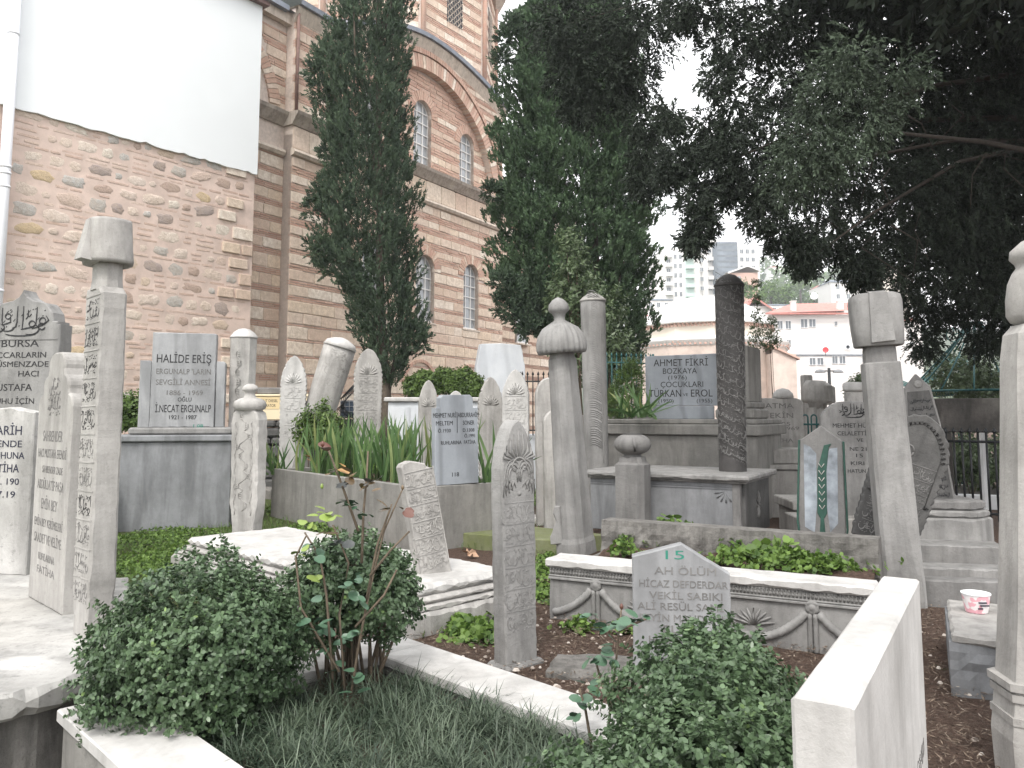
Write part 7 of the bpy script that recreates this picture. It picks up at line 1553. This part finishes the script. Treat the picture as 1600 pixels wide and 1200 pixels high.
def rose(label, base_px, Y, stems, leaves, size=.052, buds=()):
    b = PX(*base_px, Y); t = thing('rose_bush', label, 'rose', b); r = random.Random(Y)
    W_ = lambda px, py, dy=0: PX(px, py, Y + dy) - b
    for st_ in stems: m = MB(); n = len(st_); m.tube([W_(*q, .0 + .02 * i) for i, q in enumerate(st_)], [.0055 - .003 * i / n for i in range(n)], 6); m.build('stem', M['twig'], t)
    for px, py, c, n in leaves:
        for q in range(n + 1):
            o = link('leaf', RL[c, r.randrange(3)], t); o.location = W_(px + r.uniform(-10, 10), py + r.uniform(-7, 7), r.uniform(-.05, .05)); L = size * r.uniform(.7, 1.2); o.scale = (L, L, L)
            o.rotation_euler = (r.uniform(-.9, .3) + .5, r.uniform(-.5, .5), r.uniform(0, 6.28))
    for px, py, rad, c in buds: m = MB(); m.lathe([(.001, -rad * 1.4), (rad * .8, -rad * .8), (rad, 0), (rad * .7, rad), (.001, rad * 1.6)], 10, mtx=Matrix.Translation(W_(px, py))); m.build('bud', RM[c], t)
rose('tall rose with tan and orange leaves rising through the second box bush', (565, 1085), 3.05, [[(548, 1090), (560, 1010), (578, 920), (600, 830), (630, 762)], [(572, 940), (590, 850), (608, 800), (612, 788)], [(565, 880), (568, 800), (573, 745), (575, 705)], [(578, 900), (610, 860), (640, 830)], [(520, 1060), (510, 930), (500, 870), (476, 832)], [(530, 1050), (470, 950), (462, 870), (478, 838)], [(560, 830), (535, 760), (512, 700)], [(555, 980), (600, 930), (620, 890)], [(540, 1090), (530, 960), (545, 880), (520, 820)]],
     [(505, 697, 'r', 1), (490, 718, 'o', 1), (528, 728, 'o', 1), (522, 735, 'b', 2), (545, 745, 'b', 2), (540, 755, 'd', 3), (568, 750, 'b', 3), (585, 752, 'd', 2), (535, 780, 'g', 3), (556, 788, 'g', 3), (572, 800, 'g', 3), (590, 775, 'b', 1), (497, 802, 'y', 3), (520, 805, 'y', 2), (478, 815, 'y', 2), (505, 835, 'b', 2), (525, 845, 'd', 3), (490, 850, 'g', 3), (470, 860, 'y', 2), (492, 872, 'g', 2), (488, 905, 'y', 1), (560, 905, 'g', 3), (545, 920, 'g', 3), (556, 938, 'g', 2), (470, 978, 'g', 3), (500, 988, 'g', 3), (515, 972, 'g', 3), (540, 998, 'g', 3), (562, 992, 'g', 2), (520, 1012, 'g', 3), (532, 1045, 'g', 2), (546, 1062, 'g', 2), (556, 1088, 'g', 2), (480, 940, 'g', 2), (440, 1000, 'g', 2), (625, 800, 'r', 1), (612, 795, 'b', 2)], .047, [(629, 762, .006, 'b'), (504, 694, .008, 'r'), (503, 760, .007, 'y')])
rose('small rose with one red bud in front of the green numbered headstone', (950, 1180), 2.75, [[(945, 1180), (955, 1100), (962, 1040), (966, 1000), (971, 950)], [(955, 1110), (938, 1060), (930, 1030)], [(925, 1170), (915, 1110), (905, 1075)], [(968, 985), (990, 975), (1012, 966)]],
     [(930, 965, 'g', 3), (950, 975, 'g', 3), (975, 972, 'g', 4), (955, 988, 'g', 2), (1000, 967, 'g', 3), (1015, 964, 'g', 1), (925, 1028, 'g', 3), (945, 1035, 'g', 3), (940, 1015, 'g', 2), (898, 1090, 'g', 2), (915, 1075, 'g', 2), (930, 1105, 'g', 3), (960, 1050, 'g', 2), (902, 1120, 'g', 2)], .045, [(971, 948, .007, 'r')])
# ---- weeds, clover patches, turf, litter
def patch(label, L, mat='weed_leaf', size=.03, hmax=.08, name='weeds', cat='weeds', shape=HEX):
    Vs, Ts = [], []
    for px, py, rx, ry, n, zb in L:
        c = PZ(px, py, zb); n = int(n); q = rs.normal(size=(n, 2)) * .5; h_ = rs.rand(n) * hmax * np.exp(-(q ** 2).sum(1))
        P = np.stack([c.x + q[:, 0] * rx, c.y + q[:, 1] * ry, zb + .004 + h_], 1)
        D = unit(np.stack([q[:, 0] * .6, q[:, 1] * .6, np.full(n, .6)], 1) + rs.normal(size=(n, 3)) * .3)
        V, T = sprigs(rs, P, D, 3, size * .3, size, size * .8, .85, shape, .5 + .2 * rs.randn(n), .12); Vs.append(V); Ts.append(T)
    return tag(link(name, np_mesh(name, np.concatenate(Vs), len(shape), M[mat], np.concatenate(Ts))), label, cat, kind='stuff')
patch('bright green weeds between the family tomb and the grave lid', [(225, 850, .5, .5, 420, 0), (270, 840, .6, .5, 380, 0), (300, 865, .5, .4, 300, 0), (210, 890, .4, .3, 300, 0), (330, 815, .5, .3, 350, 0), (285, 805, .16, .12, 260, .05), (245, 880, .5, .4, 400, 0)], size=.026)
patch('low clover and grass on the left between planter and generator', [(430, 700, .6, 1., 500, 0), (425, 730, .5, .7, 300, 0), (450, 800, .4, .4, 300, 0), (500, 830, .5, .3, 300, 0)], size=.03)
patch('clover patch beside the moulded end of the grave lid', [(720, 985, .16, .12, 160, 0), (745, 1000, .18, .1, 160, 0), (735, 970, .14, .1, 100, 0), (690, 980, .1, .06, 40, 0)], size=.035)
patch('weeds along the left end of the garland panel', [(850, 900, .12, .3, 220, 0), (845, 930, .1, .2, 160, 0), (855, 880, .1, .2, 120, 0), (905, 985, .1, .06, 90, 0), (975, 990, .08, .05, 70, 0), (900, 960, .1, .1, 50, 0)], size=.028)
patch('green leafy weeds in the bed behind the garland panel', [(1040, 840, .24, .12, 320, .3), (1000, 850, .14, .1, 120, .29), (975, 868, .1, .08, 70, .28), (1200, 885, .5, .08, 230, .28), (1250, 892, .3, .08, 170, .28), (1150, 868, .2, .1, 80, .28), (1300, 897, .16, .06, 90, .28)], size=.032, hmax=.12)
patch('broad leaved nettles in the bed right of the gabled stone', [(1195, 868, .16, .06, 15, .31), (1165, 878, .12, .05, 9, .30), (1225, 880, .12, .05, 9, .29), (1045, 832, .16, .08, 14, .33), (1075, 845, .1, .06, 8, .32)], size=.07, hmax=.12)
patch('ivy like leaves growing out of the platform base at lower left', [(75, 1108, .05, .04, 16, .02), (85, 1120, .05, .03, 12, -.02), (70, 1155, .03, .03, 9, -.1), (90, 1140, .03, .03, 6, -.06)], size=.05, hmax=.1)
patch('green grass tuft on the lawn beside the fluted stone', [(850, 775, .5, .5, 500, 0), (838, 790, .3, .3, 200, 0), (845, 755, .4, .5, 240, 0), (1500, 800, .1, .1, 40, .1)], size=.03)
patch('small weeds around the planter rim', [(640, 735, .15, .1, 120, .6), (655, 742, .15, .1, 100, .58), (600, 735, .2, .1, 120, .57), (520, 725, .2, .1, 80, .57)], size=.035)
nT = 16000; x = rs.uniform(-5, 1.2, nT); y = rs.uniform(4.2, 11, nT); q = (np.sin(x * 2.1 + np.sin(y * 1.7)) + np.sin(y * 2.7 + x) > -.3) & (x < (y - 5) * .5 - .5); x, y = x[q], y[q]
V, sg = blades(rs, np.stack([x, y, np.full(len(x), .0)], 1), rs.rand(len(x)) * 6.283, rs.uniform(.03, .09, len(x)), rs.uniform(.003, .006, len(x)), rs.uniform(.1, .9, len(x)), rs.uniform(.2, 1.2, len(x)), 2)
tag(link('turf', np_mesh('turf', V, 4, M['weed_leaf'], np.repeat(np.clip(.35 + .25 * rs.randn(len(x)), 0, .99), sg))), 'thin short grass on the ground between the old graves', 'grass', kind='stuff')
# needles and broken leaves
M['litter'] = leafmat('litter', (.06, .042, .03), (.19, .145, .11), .9, 0, (.34, .29, .24))
nL = 26000; x = np.concatenate([rs.uniform(-.6, 2.6, nL // 2), rs.uniform(.2, 4.2, nL // 2)]); y = np.concatenate([rs.uniform(2.2, 5.2, nL // 2), rs.uniform(2.0, 7.5, nL // 2)])
P = np.stack([x, y, .008 + rs.rand(nL) * .02 + .01], 1); a = rs.rand(nL) * 6.283; l = rs.uniform(.012, .05, nL); d = np.stack([np.cos(a), np.sin(a), rs.normal(size=nL) * .25], 1); sd = np.stack([-np.sin(a), np.cos(a), rs.normal(size=nL) * .3], 1) * rs.uniform(.0012, .004, nL)[:, None]
V = np.stack([P - d * l[:, None] / 2, P + sd, P + d * l[:, None] / 2, P - sd], 1)
tag(link('needle_litter', np_mesh('needle_litter', V, 4, M['litter'], rs.rand(nL) ** 1.6 * .99)), 'brown needles and crumbled leaves lying on the bare soil', 'litter', kind='stuff')
nP = 420; Vp, Tp = [], []
for i in range(nP):
    if i < 240: c = np.array([rs.uniform(-.3, 1.2), rs.uniform(3.2, 4.9), .01])
    else: c = np.array([rs.uniform(1.2, 3.4), rs.uniform(2.2, 6), .01])
    r_ = rs.uniform(.004, .016) * (1.2 if rs.rand() < .1 else 1); d = unit(rs.normal(size=(8, 3)))
    th_ = np.linspace(0, 2 * np.pi, 7)[:-1]; ring = c + np.stack([np.cos(th_) * r_ * rs.uniform(.7, 1.2), np.sin(th_) * r_ * .8, np.zeros(6)], 1); top = ring * .55 + c * .45 + np.array([0, 0, r_ * .7]); 
    for k in range(6): Vp.append([ring[k], ring[(k + 1) % 6], top[(k + 1) % 6], top[k]])
    Vp.append([top[0], top[1], top[2], top[3]]); Vp.append([top[0], top[3], top[4], top[5]]); Tp += [rs.rand()] * 8
M['gravel'] = leafmat('gravel', (.25, .2, .17), (.55, .5, .45), .9, 0)
tag(link('pebbles', np_mesh('pebbles', np.array(Vp), 4, M['gravel'], np.array(Tp))), 'small pale pebbles scattered over the brown soil', 'pebbles', kind='stuff')
# a fallen plane leaf by the mossy slab
pl = PZ(733, 868, .02); ol_ = []
for k in range(15): a = math.pi * 2 * k / 15; ol_.append((.085 * math.cos(a) * (1 if k % 3 == 0 else .5), .085 * math.sin(a) * (1 if k % 3 == 0 else .5), .03 + .02 * math.sin(k * 2.1)))
m = MB(); m.add(ol_ + [(0, 0, .02)], [(k, (k + 1) % 15, 15) for k in range(15)]); tag(m.build('fallen_leaf', flat('dead_leaf', (.42, .27, .18), .8, 0, 30, .3, .2), loc=(pl.x, pl.y, .02), rot=(R(25), 0, 1)), 'dry tan maple like leaf lying before the mossy slab', 'leaf')
